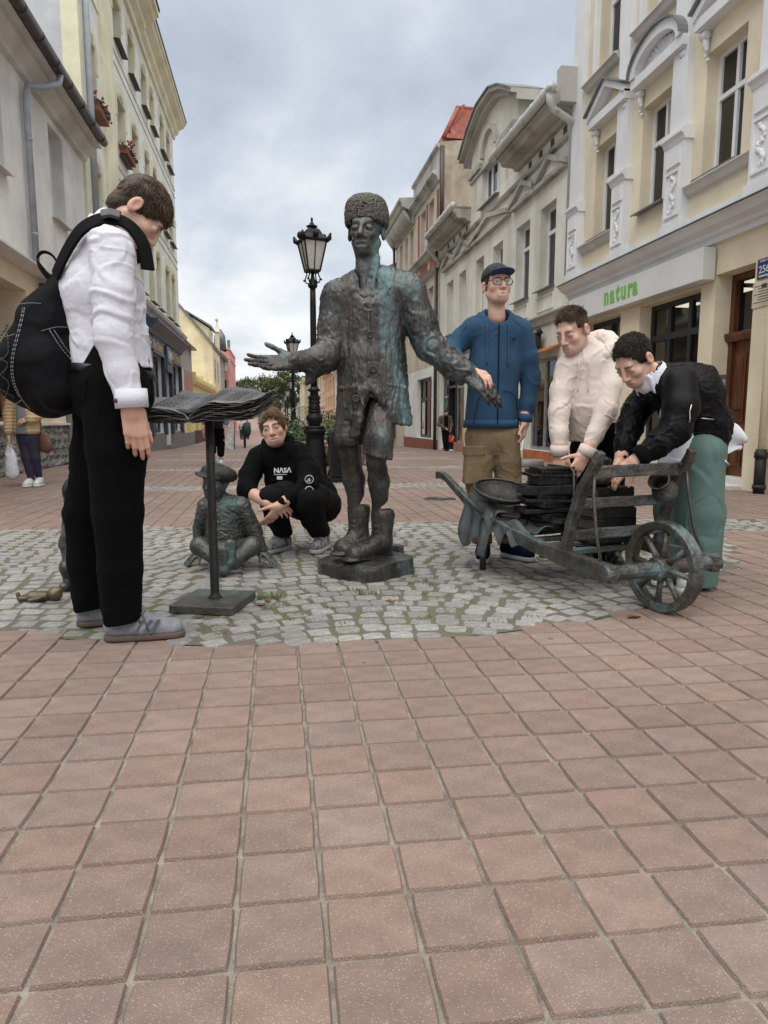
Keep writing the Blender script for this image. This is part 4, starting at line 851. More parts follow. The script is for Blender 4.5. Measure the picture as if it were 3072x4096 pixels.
# ---- right: bracketed cornice house and the far row
ch = empty('town_house', (5.5, 29, -.3), 'brownish house with heavy bracketed cornice just behind the statue head', 'house')
mb = MB(); w4 = [(27.3, 27.95), (28.45, 29.05), (29.6, 30.3)]; FR.wall(mb, 27.0, 31.2, 2.7, 8.9, [(a, b, c, e, .2) for a, b in w4 for c, e in ((6.75, 8.2), (3.5, 5.42))]); FR.shell(mb, 27.0, 31.2, -.5, 9.2, 6); FR.wall(mb, 29.0, 31.2, -.6, 2.7, [])
mb.build('wall', m_bg, ch)
for a, b in w4:
    for c, e in ((6.75, 8.2), (3.5, 5.42)): FR.window(ch, a, b, c, e, .18, m_pvc, ('c', .66), fw=.06, blind=.7)
mb = MB(); FR.prof(mb, [(0, 8.3), (.1, 8.32), (.12, 8.75), (.5, 8.9), (.55, 9.05), (.62, 9.1), (.62, 9.2), (0, 9.25)], 27.0, 31.6); mb.build('cornice', m_oldt, ch)
for k in range(14): mb = MB(); y = 27.2 + k*.31; mb.tube([FR.p(y, 8.35, .12), FR.p(y, 8.5, .22), FR.p(y, 8.8, .42)], [.06, .08, .09], 6); mb.build('console', m_oldt, ch)
mb = MB(); mb.tube([FR.p(31.1, 8.9, .1), FR.p(31.1, 0, .1)], .06, 8); mb.build('downpipe', m_gutter, ch)
random.seed(21)
def far_house(y0, y1, ztop, col, label, cat='house', rows=(2.9, 5.0), nw=3, roof=None, zb=None, rh=1.6, shop=None):
    r = empty('town_house', (5.5, .5*(y0+y1), 0), label, cat, 'houses of the far right row')
    zb = float(gz(.5*(y0+y1))) - .5 if zb is None else zb; m = stucco('far_plaster_%d' % int(y0), col, bump=.1, streak=((.4*col[0], .38*col[1], .35*col[2]), .3, .5))
    mb = MB(); wd = (y1-y0)/nw; gl = float(gz(.5*(y0+y1))); H_ = ztop - gl
    ops = []
    for k in range(nw):
        for t0, t1 in ((.42, .60), (.70, .88)): ops.append((y0 + wd*(k+.28), y0 + wd*(k+.72), gl + H_*t0, gl + H_*t1, .2))
        ops.append((y0 + wd*(k+.15), y0 + wd*(k+.85), gl + H_*.03, gl + H_*.27, .2))
    FR.wall(mb, y0, y1, zb, ztop, ops); FR.shell(mb, y0, y1, zb, ztop, 7); mb.build('wall', m, r)
    for o in ops:
        FR.window(r, *o[:4], .18, m_pvc if o[2] > gl + H_*.3 else m_black, ('c', .65), fw=.12)
    mb = MB(); FR.prof(mb, [(0, ztop-.3), (.15, ztop-.2), (.35, ztop-.05), (.35, ztop+.05), (0, ztop+.05)], y0, y1); mb.build('cornice', m, r); mb = MB(); FR.prof(mb, [(0, gl+H_*.32), (.2, gl+H_*.35), (.2, gl+H_*.37), (0, gl+H_*.38)], y0, y1); mb.build('string_course', m, r)
    mb = MB(); FR.prof(mb, [(.3, ztop+.06), (-3.5, ztop+rh), (-7, ztop+.06)], y0, y1); mb.build('roof', roof or m_zinc, r)
    return r
far_house(31.3, 40, 7.6, (.46, .42, .36), 'plain beige house beyond the bracketed cornice, mostly behind the statue', nw=5)
far_house(40.2, 56, 6.1, (.42, .36, .30), 'long brown house hidden behind the statue coat', nw=6)
far_house(56.2, 62.5, 5.05, (.66, .68, .70), 'white house in the far row right beside the statue coat', nw=3)
far_house(62.7, 75, 5.4, (.55, .38, .22), 'orange tan house in the far row left of the white one', nw=4)
far_house(75.2, 92, 6.5, (.55, .45, .34), 'sand coloured house in the far row behind the lamp post', nw=4, roof=m_tile, rh=2.2)
far_house(92.3, 108, 6.9, (.60, .52, .36), 'cream house in the far row with red roof', nw=4, roof=m_tile, rh=4.5)
far_house(108.3, 124, 7.3, (.42, .34, .26), 'brown house in the far row left of the cream one', nw=4)
far_house(124.3, 142, 8.2, (.62, .60, .34), 'yellow house near the far end of the right row', nw=4)
far_house(142.3, 165, 8.6, (.66, .66, .63), 'white house at the far end of the right row', nw=5)
# ---- trees at the end of the street
m_bark = mat('bark', (.09, .07, .05), .95, var=.3, scale=6)
def tree(x, y, h, wd, label, seed, tone):
    rr = random.Random(seed); zb = float(gz(y)); r = empty('street_tree', (x, y, zb), label, 'tree', 'trees at the end of the street')
    mb = MB(); mb.tube([(x, y, zb-.5), (x+.1, y, zb+h*.25), (x-.1, y, zb+h*.6), (x, y, zb+h*.85)], [.35, .28, .18, .05], 7)
    ends = []
    for k in range(9):
        a = rr.uniform(0, 6.28); z0 = zb + h*rr.uniform(.25, .6); L_ = wd*rr.uniform(.5, .85); e_ = (x + L_*math.cos(a), y + L_*math.sin(a)*.7, z0 + h*rr.uniform(.12, .35)); mb.tube([(x, y, z0), ((x+e_[0])/2, (y+e_[1])/2, (z0+e_[2])/2+.3), e_], [.12, .08, .03], 5); ends.append(e_)
    mb.build('trunk', m_bark, r)
    cl = [(rr.gauss(0, .42)*wd, rr.gauss(0, .32)*wd, h*(.32 + .62*rr.random()**.8)) for _ in range(46)]
    V = []; F = []; C = []
    for cx, cy, cz in cl:
        t = cz/h; k_ = 1.0 if t < .7 else max(.25, 1 - (t-.7)*2.2); cr_ = wd*rr.uniform(.14, .30)
        if (cx*cx+cy*cy)**.5 > wd*1.05*k_: cx *= .5*k_; cy *= .5*k_
        tn = rr.uniform(.55, 1.25)
        for q in range(95):
            d = Vector((rr.gauss(0, 1), rr.gauss(0, 1), rr.gauss(0, .8))); d.normalize(); p = Vector((x+cx, y+cy, zb+cz)) + d*cr_*rr.random()**.4; s_ = rr.uniform(.10, .24)*h/9
            a = Vector((rr.gauss(0, 1), rr.gauss(0, 1), rr.gauss(0, 1))).normalized(); b_ = a.cross(d); 
            if b_.length < .01: continue
            b_.normalize(); o = len(V); V += [p - a*s_, p + b_*s_*.6, p + a*s_, p - b_*s_*.6]; F.append((o, o+1, o+2, o+3)); c_ = tn*rr.uniform(.8, 1.2); C += [(c_, c_, c_)]*4
    arr_mesh('crown', [tuple(v) for v in V], F, mat('foliage_%s' % tone, *(((.075, .105, .028), .8) if tone == 'a' else ((.055, .085, .03), .8) if tone == 'b' else ((.10, .115, .035), .8)), attr='Col', var=.3, scale=.6), r, cols=np.array(C))
for k, (x, y, h, wd, t, lb) in enumerate([(-9.5, 150, 9.5, 3.4, 'b', 'small dark tree just right of the pink house'), (-5.5, 150, 11, 3.8, 'a', 'green tree behind the open bronze book'), (-1.0, 160, 13, 4.6, 'c', 'yellowish green tree below the statue open hand'), (4.0, 150, 14.5, 5.2, 'a', 'tall green tree below the statue wrist'), (9.5, 165, 14, 5.0, 'b', 'dark tree behind the farther lanterns'), (13, 180, 15, 5.5, 'a', 'green tree partly behind the far right houses'), (-14, 165, 10, 4, 'a', 'tree peeking beside the pink house'), (1.5, 175, 12, 5, 'b', 'dark round tree in the back of the tree group')]):
    tree(x, y, h*.78, wd*.95, lb, 50+k, t)
# closing wall of buildings behind the trees
far_end = empty('far_block', (0, 200, 1), 'low grey block closing the street behind the trees', 'building')
mb = MB(); mb.box(-60, 70, 205, 215, 0, 5.5); mb.build('wall', m_gb, far_end); mb = MB(); mb.prism([(-60, 204, 5.5), (-60, 216, 5.5), (-60, 210, 8)], (130, 0, 0)); mb.build('roof', m_zinc, far_end)
# ------------------------------------------------------------------ street lamps
m_lamp = mat('black_lamp_paint', (.005, .0055, .0055), .5, var=.3, spec=.25, bump=.15, bscale=40)
m_opal, ot, ob = nodes_of('opal_lantern_glass'); ob.inputs['Base Color'].default_value = (.62, .60, .55, 1); ob.inputs['Roughness'].default_value = .3; ob.inputs['Transmission Weight'].default_value = .35
_n = ot.nodes.new('ShaderNodeTexNoise'); _n.inputs['Scale'].default_value = 5; _r = ot.nodes.new('ShaderNodeValToRGB'); _r.color_ramp.elements[0].color = (.46, .44, .40, 1); _r.color_ramp.elements[1].color = (.70, .68, .63, 1); ot.links.new(_n.outputs[0], _r.inputs[0]); ot.links.new(_r.outputs[0], ob.inputs['Base Color'])
def street_lamp():
    r = empty('street_lamp', (0, 0, 0)); S = 3.38/3.5
    mb = MB(); mb.lathe([(.20, 0), (.20, .05), (.165, .08), (.150, .30), (.125, .58), (.118, .66), (.14, .67), (.155, .70), (.155, .72), (.13, .735), (.14, .745), (.14, .765), (.12, .775)], n=20); mb.lathe([(.085, .775), (.078, .80), (.10, .83), (.115, .87), (.11, .90), (.085, .93), (.075, .95), (.09, .965), (.09, .975), (.07, .99)], n=20); mb.build('base', m_lamp, r)
    mb = MB(); mb.lathe([(.075, .985), (.085, 1.0), (.075, 1.02), (.062, 1.15), (.055, 1.23), (.085, 1.245), (.09, 1.255), (.058, 1.28), (.05, 1.30)], n=18)
    for k in range(8):
        a = k*math.pi/4
        for j in range(3): mb.ball((.066*math.cos(a+.2*j), .066*math.sin(a+.2*j), 1.03+.06*j), (.02, .02, .032), 6, 4)
    mb.build('ornament', m_lamp, r)
    mb = MB(); mb.lathe([(.048, 1.29), (.044, 1.5), (.040, 2.40), (.036, 2.62)], n=16); mb.build('pole', m_lamp, r)
    mb = MB(); mb.lathe([(.036, 2.58), (.06, 2.60), (.065, 2.63), (.045, 2.66), (.05, 2.68), (.03, 2.71), (.022, 2.74), (.022, 2.80)], n=16)
    for k in range(4):
        a = k*math.pi/2 + math.pi/4; c, s = math.cos(a), math.sin(a)
        mb.tube([(.04*c, .04*s, 2.64), (.10*c, .10*s, 2.66), (.11*c, .11*s, 2.71), (.085*c, .085*s, 2.76), (.09*c, .09*s, 2.80)], .009, 5); mb.ball((.125*c, .125*s, 2.69), .016, 6, 4)
    mb.build('bracket', m_lamp, r)
    lt = MB(); 
    for z, h_, rr_ in ((2.79, .03, .118), (3.165, .03, .222)): lt.lathe([(rr_, z), (rr_+.008, z+.01), (rr_, z+h_)], n=4, smooth=False, sq=1)
    for k in range(4):
        a = k*math.pi/2 + math.pi/4; c, s = math.cos(a), math.sin(a); lt.tube([(.112*c, .112*s, 2.80), (.212*c, .212*s, 3.17)], .013, 4, smooth=False)
        a2 = a + math.pi/4; c2, s2 = math.cos(a2)*.707, math.sin(a2)*.707; lt.tube([(.112*c2, .112*s2, 2.80), (.212*c2, .212*s2, 3.17)], .008, 4, smooth=False)
        lt.tube([(.205*c, .205*s, 3.17), (.25*c, .25*s, 3.20), (.272*c, .272*s, 3.265)], [.03, .035, .012], 5)
    lt = lt.build('lantern_frame', m_lamp, r)
    mb = MB(); mb.lathe([(.107, 2.815), (.203, 3.165)], n=4, smooth=False, sq=1); mb.build('lantern_glass', m_opal, lt)
    mb = MB(); mb.lathe([(.235, 3.18), (.235, 3.20), (.16, 3.255), (.115, 3.32), (.085, 3.34)], n=4, smooth=False, sq=1); mb.lathe([(.05, 3.33), (.05, 3.35), (.075, 3.365), (.075, 3.375), (.035, 3.39), (.028, 3.41), (.014, 3.43), (.012, 3.445), (.02, 3.455), (.004, 3.49)], n=10)
    for k in range(4): a = k*math.pi/2; mb.ball((.165*math.cos(a), .165*math.sin(a), 3.245), (.04, .04, .05), 7, 5)
    mb.build('lantern_roof', m_lamp, r)
    return r
def copy_tree(o, parent=None):
    c = o.copy(); COL.objects.link(c); c.parent = parent
    for k in o.children: copy_tree(k, c)
    return c
L0 = street_lamp()
lamps = [(.53, 9.17, 'nearest black street lamp with ornate base directly beside the bronze statue'), (.60, 21.4, 'second street lamp, its lantern just above the statue open hand'), (.98, 38.5, 'third street lamp, its lantern right below the statue wrist'), (1.0, 51, 'fourth street lamp in the receding row'), (1.1, 64, 'fifth street lamp in the receding row'), (1.3, 80, 'sixth street lamp in the receding row, small in the distance'), (1.0, 98, 'smallest street lamp at the far end of the row')]
for i, (x, y, lb) in enumerate(lamps):
    o = L0 if i == 0 else copy_tree(L0)
    o.location = (x, y, float(gz(y))); o.rotation_euler.z = .25; o.scale = (3.38/3.49,)*3 if i == 0 else (1.03,)*3; tag(o, lb, 'street lamp', 'street lamps in a row down the street')
# ------------------------------------------------------------------ litter bin, bench, planters, boards
m_bin = mat('dark_bin_metal', (.008, .0085, .009), .55, var=.25, bump=.1, spec=.25)
r = empty('litter_bin', (.95, 9.35, 0), 'dark rounded metal litter bin behind the statue leg', 'litter bin')
mb = MB(); n = 10; pl = [(-.2, .06)] + [(.2, .06)] + [(.2, .60)] + [(.2*math.cos(math.pi/2*k/n)*1.0 if 0 else .2 - .18*(1-math.cos(math.pi/2*k/n)), .60 + .16*math.sin(math.pi/2*k/n)) for k in range(1, n+1)] + [(-.2 + .18*(1-math.cos(math.pi/2*(n-k)/n)), .60 + .16*math.sin(math.pi/2*(n-k)/n)) for k in range(0, n)] + [(-.2, .60)]
mb.prism([(.95 + a, 9.17, z) for a, z in pl], (0, .34, 0)); mb.build('body', m_bin, r, bevel=.012)
mb = MB()
for k in range(7): mb.box(.80 + k*.05, .81 + k*.05, 9.155, 9.172, .12, .50)
mb.build('rib', m_bin, r); mb = MB(); mb.box(.72, 1.18, 9.14, 9.54, 0, .055); mb.build('base', m_bin, r, bevel=.006); mb = MB(); mb.box(.84, 1.06, 9.16, 9.175, .56, .66); mb.build('opening', m_dark, r); mb = MB(); mb.ball((.79, 9.165, .60), .012, 6, 4); mb.build('lock', m_pvc, r)
r = empty('park_bench', (.95, 10.6, 0), 'iron framed bench with brown slats behind the litter bin', 'bench')
for k in range(4): mb = MB(); mb.box(.80 + k*.1, .88 + k*.1, 10.1, 11.6, .40, .425); mb.build('slat', m_wood, r)
for k in range(3): mb = MB(); mb.box(1.2 + k*.03, 1.22 + k*.03, 10.1, 11.6, .48 + k*.13, .58 + k*.13); mb.build('slat', m_greytrim, r)
for y in (10.15, 11.5): mb = MB(); mb.tube([(.78, y, 0), (.84, y, .22), (.80, y, .40), (1.18, y, .40), (1.30, y, .85)], .02, 6); mb.tube([(1.18, y, .40), (1.24, y, .2), (1.20, y, 0)], .02, 6); mb.tube([(.80, y, .42), (.78, y, .58), (.95, y, .62), (1.2, y, .58)], .016, 6); mb.build('leg', m_lamp, r)
m_shrub = mat('shrub_leaf', (.06, .10, .03), .75, var=.4, scale=4, attr='Col')
def planter(x, y, wd, h, label, seed, flowers):
    rr = random.Random(seed); zb = float(gz(y)); r = empty('planter', (x, y, zb), label, 'planter', 'planters along the lamp row')
    mb = MB(); mb.lathe([(.38, zb), (.45, zb+.05), (.55, zb+.42), (.58, zb+.42), (.58, zb+.47), (.5, zb+.47), (.48, zb+.38)], (x, y, 0), 16); mb.build('tub', mat('concrete_tub', (.36, .35, .33), .9, bump=.4), r)
    V = []; F = []; C = []
    for k in range(1500):
        d = Vector((rr.gauss(0, 1), rr.gauss(0, 1), abs(rr.gauss(0, 1))*.9)); d.normalize(); p = Vector((x, y, zb+.42)) + Vector((d.x*wd, d.y*wd, d.z*h))*rr.uniform(.45, 1.05)*(1+.2*math.sin(5*d.x+seed)); s_ = rr.uniform(.018, .04); a = Vector((rr.gauss(0, 1), rr.gauss(0, 1), rr.gauss(0, 1))).normalized(); b_ = a.cross(d)
        if b_.length < .01: continue
        b_.normalize(); o = len(V); V += [p - a*s_, p + b_*s_*.6, p + a*s_, p - b_*s_*.6]; F.append((o, o+1, o+2, o+3)); c_ = rr.uniform(.6, 1.3); C += [(c_, c_, c_) if rr.random() > flowers else (7, 5.5, 12)]*4
    arr_mesh('shrub', [tuple(v) for v in V], F, m_shrub, r, cols=np.array(C))
planter(.42, 12.2, .62, .52, 'round planter with a green shrub left of the nearest lamp post', 3, .01)
planter(1.25, 13.0, .62, .56, 'round planter with a shrub right of the nearest lamp post', 4, .02)
planter(.9, 27, .7, .6, 'small distant planter with orange flowers down the street', 5, .2)
r = empty('menu_board', (-1.6, 26, -.2), 'white folding advertising board standing on the left side of the street', 'sign board')
zb = float(gz(26)); mb = MB(); mb.prism([(-1.95, 26, zb), (-1.45, 26, zb), (-1.45, 26.2, zb+.95), (-1.95, 26.2, zb+.95)], (0, .03, 0)); mb.build('panel', mat('board_print', (.55, .55, .53), .6, col2=(.30, .30, .30), scale=7), r); mb = MB(); mb.prism([(-1.95, 26.5, zb), (-1.45, 26.5, zb), (-1.45, 26.28, zb+.95), (-1.95, 26.28, zb+.95)], (0, .03, 0)); mb.build('panel', MATS['board_print'], r)
for x in (-1.97, -1.45): mb = MB(); mb.tube([(x, 25.99, zb), (x, 26.22, zb+1.0)], .015, 5); mb.build('leg', m_lamp, r)
r = empty('parked_bicycle', (-1.2, 29, -.25), 'bicycle with dark green bags parked beside the folding board', 'bicycle')
zb = float(gz(29)); mb = MB()
for yy in (28.6, 29.6):
    w_ = MB(); w_.tube([(-1.2, yy + .3*math.cos(t*math.pi/10), zb+.3+.3*math.sin(t*math.pi/10)) for t in range(21)], .02, 5, cap=False)
    for t in range(6): w_.tube([(-1.2, yy, zb+.3), (-1.2, yy + .3*math.cos(t), zb+.3+.3*math.sin(t))], .004, 4)
    w_.build('wheel', m_lamp, r)
mb.tube([(-1.2, 28.6, zb+.3), (-1.2, 28.75, zb+.8), (-1.2, 29.2, zb+.3), (-1.2, 29.6, zb+.3), (-1.2, 29.35, zb+.72), (-1.2, 28.78, zb+.70)], .018, 6); mb.build('frame', m_iron, r)
mb = MB(); mb.tube([(-1.45, 28.72, zb+.86), (-1.2, 28.76, zb+.82), (-.95, 28.72, zb+.86)], .015, 6); mb.build('handlebar', m_iron, r); mb = MB(); mb.ball((-1.2, 29.4, zb+.78), (.07, .14, .05), 8, 5); mb.build('saddle', m_black, r); mb = MB(); mb.ball((-1.12, 28.9, zb+.72), (.2, .28, .32), 8, 6); mb.build('bag', mat('dark_green_cloth', (.02, .05, .04), .8), r)
# sign pole base by the shop
r = empty('pole_sign_base', (4.5, 11.8, 0), 'white tube stand on a round concrete foot behind the boy in blue', 'sign stand')
mb = MB(); mb.lathe([(.36, .0), (.36, .10), (.34, .12), (0, .12)], (4.45, 11.9, 0), 24); mb.build('foot', mat('concrete_foot', (.26, .25, .24), .9, bump=.4), r); mb = MB(); mb.tube([(4.2, 11.8, .12), (4.2, 11.8, .95)], .045, 10); mb.tube([(4.2, 11.8, .3), (4.36, 11.75, .3), (4.38, 11.75, .5), (4.36, 11.75, .72), (4.2, 11.8, .72)], .02, 8); mb.build('tube', m_pvc, r)
# ------------------------------------------------------------------ figure engine: smooth implicit bodies turned into one surface
_T = rng.random((32, 32, 32))
def vnoise(P):
    P = np.asarray(P); i = np.floor(P).astype(int); f = P - i; f = f*f*(3-2*f); i %= 32; j = (i+1) % 32
    x0, y0, z0 = i[..., 0], i[..., 1], i[..., 2]; x1, y1, z1 = j[..., 0], j[..., 1], j[..., 2]; u, v, w_ = f[..., 0], f[..., 1], f[..., 2]
    a = _T[x0, y0, z0]*(1-u) + _T[x1, y0, z0]*u; b = _T[x0, y1, z0]*(1-u) + _T[x1, y1, z0]*u
    c = _T[x0, y0, z1]*(1-u) + _T[x1, y0, z1]*u; d = _T[x0, y1, z1]*(1-u) + _T[x1, y1, z1]*u
    return (a*(1-v)+b*v)*(1-w_) + (c*(1-v)+d*v)*w_ - .5
def fbm(P, o=3): return sum(vnoise(P*2**k + 7.3*k) / 2**k for k in range(o))
def ridged(P, o=2): return sum((.5 - np.abs(vnoise(P*2**k + 3.1*k))*2) / 2**k for k in range(o))
def smin(a, b, k):
    h = np.clip(.5 + .5*(b-a)/k, 0, 1); return b*(1-h) + a*h - k*h*(1-h)
def frame(fwd, up=(0, 0, 1)):
    """rotation whose columns are right, forward, up"""
    f = np.array(fwd, float); f /= np.linalg.norm(f); u = np.array(up, float); r = np.cross(f, u); r /= np.linalg.norm(r); u = np.cross(r, f)
    return np.stack([r, f, u], 1)
class Sdf:
    def __init__(s, h, off=0.): s.h = h; s.P = []; s.off = off
    def cone(s, a, b, ra, rb, k=.02, op='u', flat=None):
        a, b = np.array(a, float), np.array(b, float); r = max(ra, rb) * (max(1, flat[1]) if flat else 1)
        lo = np.minimum(a, b) - r; hi = np.maximum(a, b) + r
        s.P.append(('c', (a, b, ra, rb, flat), k, op, lo, hi)); return s
    def chain(s, pts, rs, k=.02, op='u', flat=None):
        for i in range(len(pts)-1): s.cone(pts[i], pts[i+1], rs[i], rs[i+1], k, op, flat)
        return s
    def ell(s, c, r, R=None, k=.02, op='u'):
        c = np.array(c, float); r = np.array(r if hasattr(r, '__len__') else (r, r, r), float); m = r.max()
        s.P.append(('e', (c, r, None if R is None else np.array(R, float)), k, op, c-m, c+m)); return s
    def box(s, c, hf, R=None, rd=.01, k=.01, op='u'):
        c = np.array(c, float); hf = np.array(hf, float); m = np.linalg.norm(hf) + rd
        s.P.append(('b', (c, hf, None if R is None else np.array(R, float), rd), k, op, c-m, c+m)); return s
    def plane(s, c, n, k=.008, rad=.3):
        """cut away everything on the side n points to, within rad of c"""
        c = np.array(c, float); n = np.array(n, float); n /= np.linalg.norm(n)
        s.P.append(('p', (c, n), k, 'x', c-rad, c+rad)); return s
    def mesh(s, sm=1):
        h = s.h; U = [p for p in s.P if p[3] == 'u']
        lo = np.min([p[4] for p in U], 0) - 4*h; hi = np.max([p[5] for p in U], 0) + 4*h
        n = np.ceil((hi-lo)/h).astype(int) + 1
        ax = [lo[i] + h*np.arange(n[i]) for i in range(3)]
        D = np.full(tuple(n), .2, np.float32)
        for t, q, k, op, l, u in s.P:
            mg = k + 3*h if op != 'x' else 0
            i0 = np.maximum(0, np.floor((l-mg-lo)/h).astype(int)); i1 = np.minimum(n, np.ceil((u+mg-lo)/h).astype(int)+1)
            if np.any(i1 <= i0): continue
            sl = tuple(slice(i0[i], i1[i]) for i in range(3))
            X, Y, Z = ax[0][sl[0]][:, None, None], ax[1][sl[1]][None, :, None], ax[2][sl[2]][None, None, :]
            if t == 'c':
                a, b, ra, rb, flat = q; ba = b-a; L2 = max(ba @ ba, 1e-12)
                px, py, pz = X-a[0], Y-a[1], Z-a[2]
                tt = np.clip((px*ba[0]+py*ba[1]+pz*ba[2])/L2, 0, 1)
                px, py, pz = px-tt*ba[0], py-tt*ba[1], pz-tt*ba[2]
                if flat is not None:
                    m, fc = np.array(flat[0], float), flat[1]; m /= np.linalg.norm(m); e_ = (px*m[0]+py*m[1]+pz*m[2])*(1/fc-1); px, py, pz = px+m[0]*e_, py+m[1]*e_, pz+m[2]*e_
                d = np.sqrt(px*px+py*py+pz*pz) - (ra+(rb-ra)*tt)
            elif t == 'e':
                c, r, R = q; px, py, pz = X-c[0], Y-c[1], Z-c[2]
                if R is not None: px, py, pz = (px*R[0, j]+py*R[1, j]+pz*R[2, j] for j in range(3))
                k0 = np.sqrt((px/r[0])**2+(py/r[1])**2+(pz/r[2])**2); k1 = np.sqrt((px/r[0]**2)**2+(py/r[1]**2)**2+(pz/r[2]**2)**2)
                d = k0*(k0-1)/np.maximum(k1, 1e-6)
            elif t == 'b':
                c, hf, R, rd = q; px, py, pz = X-c[0], Y-c[1], Z-c[2]
                if R is not None: px, py, pz = (px*R[0, j]+py*R[1, j]+pz*R[2, j] for j in range(3))
                qx, qy, qz = np.abs(px)-hf[0], np.abs(py)-hf[1], np.abs(pz)-hf[2]
                d = np.sqrt(np.maximum(qx, 0)**2+np.maximum(qy, 0)**2+np.maximum(qz, 0)**2) + np.minimum(np.maximum(qx, np.maximum(qy, qz)), 0) - rd
            else:
                c, m = q; d = (X-c[0])*m[0]+(Y-c[1])*m[1]+(Z-c[2])*m[2] + 0*X*Y*Z
            A = D[sl]
            if op == 'u': D[sl] = smin(A, d, k)
            elif op == 's': D[sl] = -smin(-A, d, k)
            else: D[sl] = -smin(-A, -d, k)
        return surface_net(D + np.float32(s.off), lo, h, sm)
def surface_net(D, lo, h, sm=1):
    S = D < 0; n = np.array(D.shape)
    c = [S[dx:n[0]-1+dx, dy:n[1]-1+dy, dz:n[2]-1+dz] for dx in (0, 1) for dy in (0, 1) for dz in (0, 1)]
    cnt = sum(x.astype(np.int8) for x in c); act = (cnt > 0) & (cnt < 8)
    I = np.argwhere(act); idx = np.full(act.shape, -1, np.int64); idx[act] = np.arange(len(I))
    acc = np.zeros((len(I), 3)); num = np.zeros(len(I))
    off = [(dx, dy, dz) for dx in (0, 1) for dy in (0, 1) for dz in (0, 1)]
    for a in range(8):
        for b in range(a+1, 8):
            dd = np.array(off[b]) - np.array(off[a])
            if np.abs(dd).sum() != 1: continue
            pa = I + off[a]; pb = I + off[b]; va = D[pa[:, 0], pa[:, 1], pa[:, 2]]; vb = D[pb[:, 0], pb[:, 1], pb[:, 2]]
            m = (va < 0) != (vb < 0); t = np.where(m, va/(va-vb+1e-12), 0)
            acc += m[:, None]*(np.array(off[a]) + t[:, None]*dd); num += m
    V = lo + h*(I + acc/np.maximum(num, 1)[:, None])
    F = []
    for axn in range(3):
        e = np.eye(3, dtype=int)[axn]; o1, o2 = [np.eye(3, dtype=int)[k] for k in ((axn+1) % 3, (axn+2) % 3)]
        A = S[:n[0]-e[0], :n[1]-e[1], :n[2]-e[2]]; B = S[e[0]:, e[1]:, e[2]:]
        for inv in (False, True):
            E_ = np.argwhere((A & ~B) if not inv else (~A & B)); E_ = E_[(E_[:, (axn+1) % 3] > 0) & (E_[:, (axn+2) % 3] > 0)]
            E_ = E_[np.all(E_ < n-1, 1)]
            q = [idx[tuple((E_ - w_).T)] for w_ in (0*e, o1, o1+o2, o2)]; q = np.stack(q, 1)
            F.append(q[:, ::-1] if not inv else q)
    F = np.concatenate(F); F = F[np.all(F >= 0, 1)][:, ::-1]
    for _ in range(sm): V = relax(V, F, .5)
    return V, F
def relax(V, F, f):
    A = np.zeros_like(V); c = np.zeros(len(V))
    for i in range(4):
        for j in ((i+1) % 4, (i+3) % 4):
            np.add.at(A, F[:, i], V[F[:, j]]); np.add.at(c, F[:, i], 1)
    return V*(1-f) + f*A/np.maximum(c, 1)[:, None]
def normals(V, F):
    N = np.zeros_like(V); n = np.cross(V[F[:, 2]]-V[F[:, 0]], V[F[:, 3]]-V[F[:, 1]])
    for i in range(4): np.add.at(N, F[:, i], n)
    return N / np.maximum(np.linalg.norm(N, axis=1), 1e-9)[:, None]
def displace(VF, fn):
    V, F = VF; N = normals(V, F); return V + N*fn(V, N)[:, None], F
def join(parts):
    """parts: (V, F, material index, colour) -> one mesh"""
    Vs, Fs, Ms, Cs = [], [], [], []; o = 0
    for V, F, m, c in parts:
        V = np.asarray(V, float); Vs.append(V); Fs += [tuple(int(i)+o for i in f) for f in F]; Ms += [m]*len(F); c = np.asarray(c, float); Cs.append(np.broadcast_to(c, (len(V), 3))); o += len(V)
    return np.concatenate(Vs), Fs, Ms, np.concatenate(Cs)
def child(name, VF, mats, root, mi=None, cols=None):
    o = arr_mesh(name, VF[0], VF[1] if isinstance(VF[1], list) else np.asarray(VF[1]), mats, smooth=True, mi=mi, cols=cols); o.parent = root; return o
def place(name, G, label, cat, group=None, rot=0.):
    return empty(name, (G[0], G[1], float(gz(G[1]))), label, cat, group) if rot is None else _rot(empty(name, (G[0], G[1], float(gz(G[1]))), label, cat, group), rot)
def _rot(o, r): o.rotation_euler = (0, 0, -rad(9.032) + r); return o
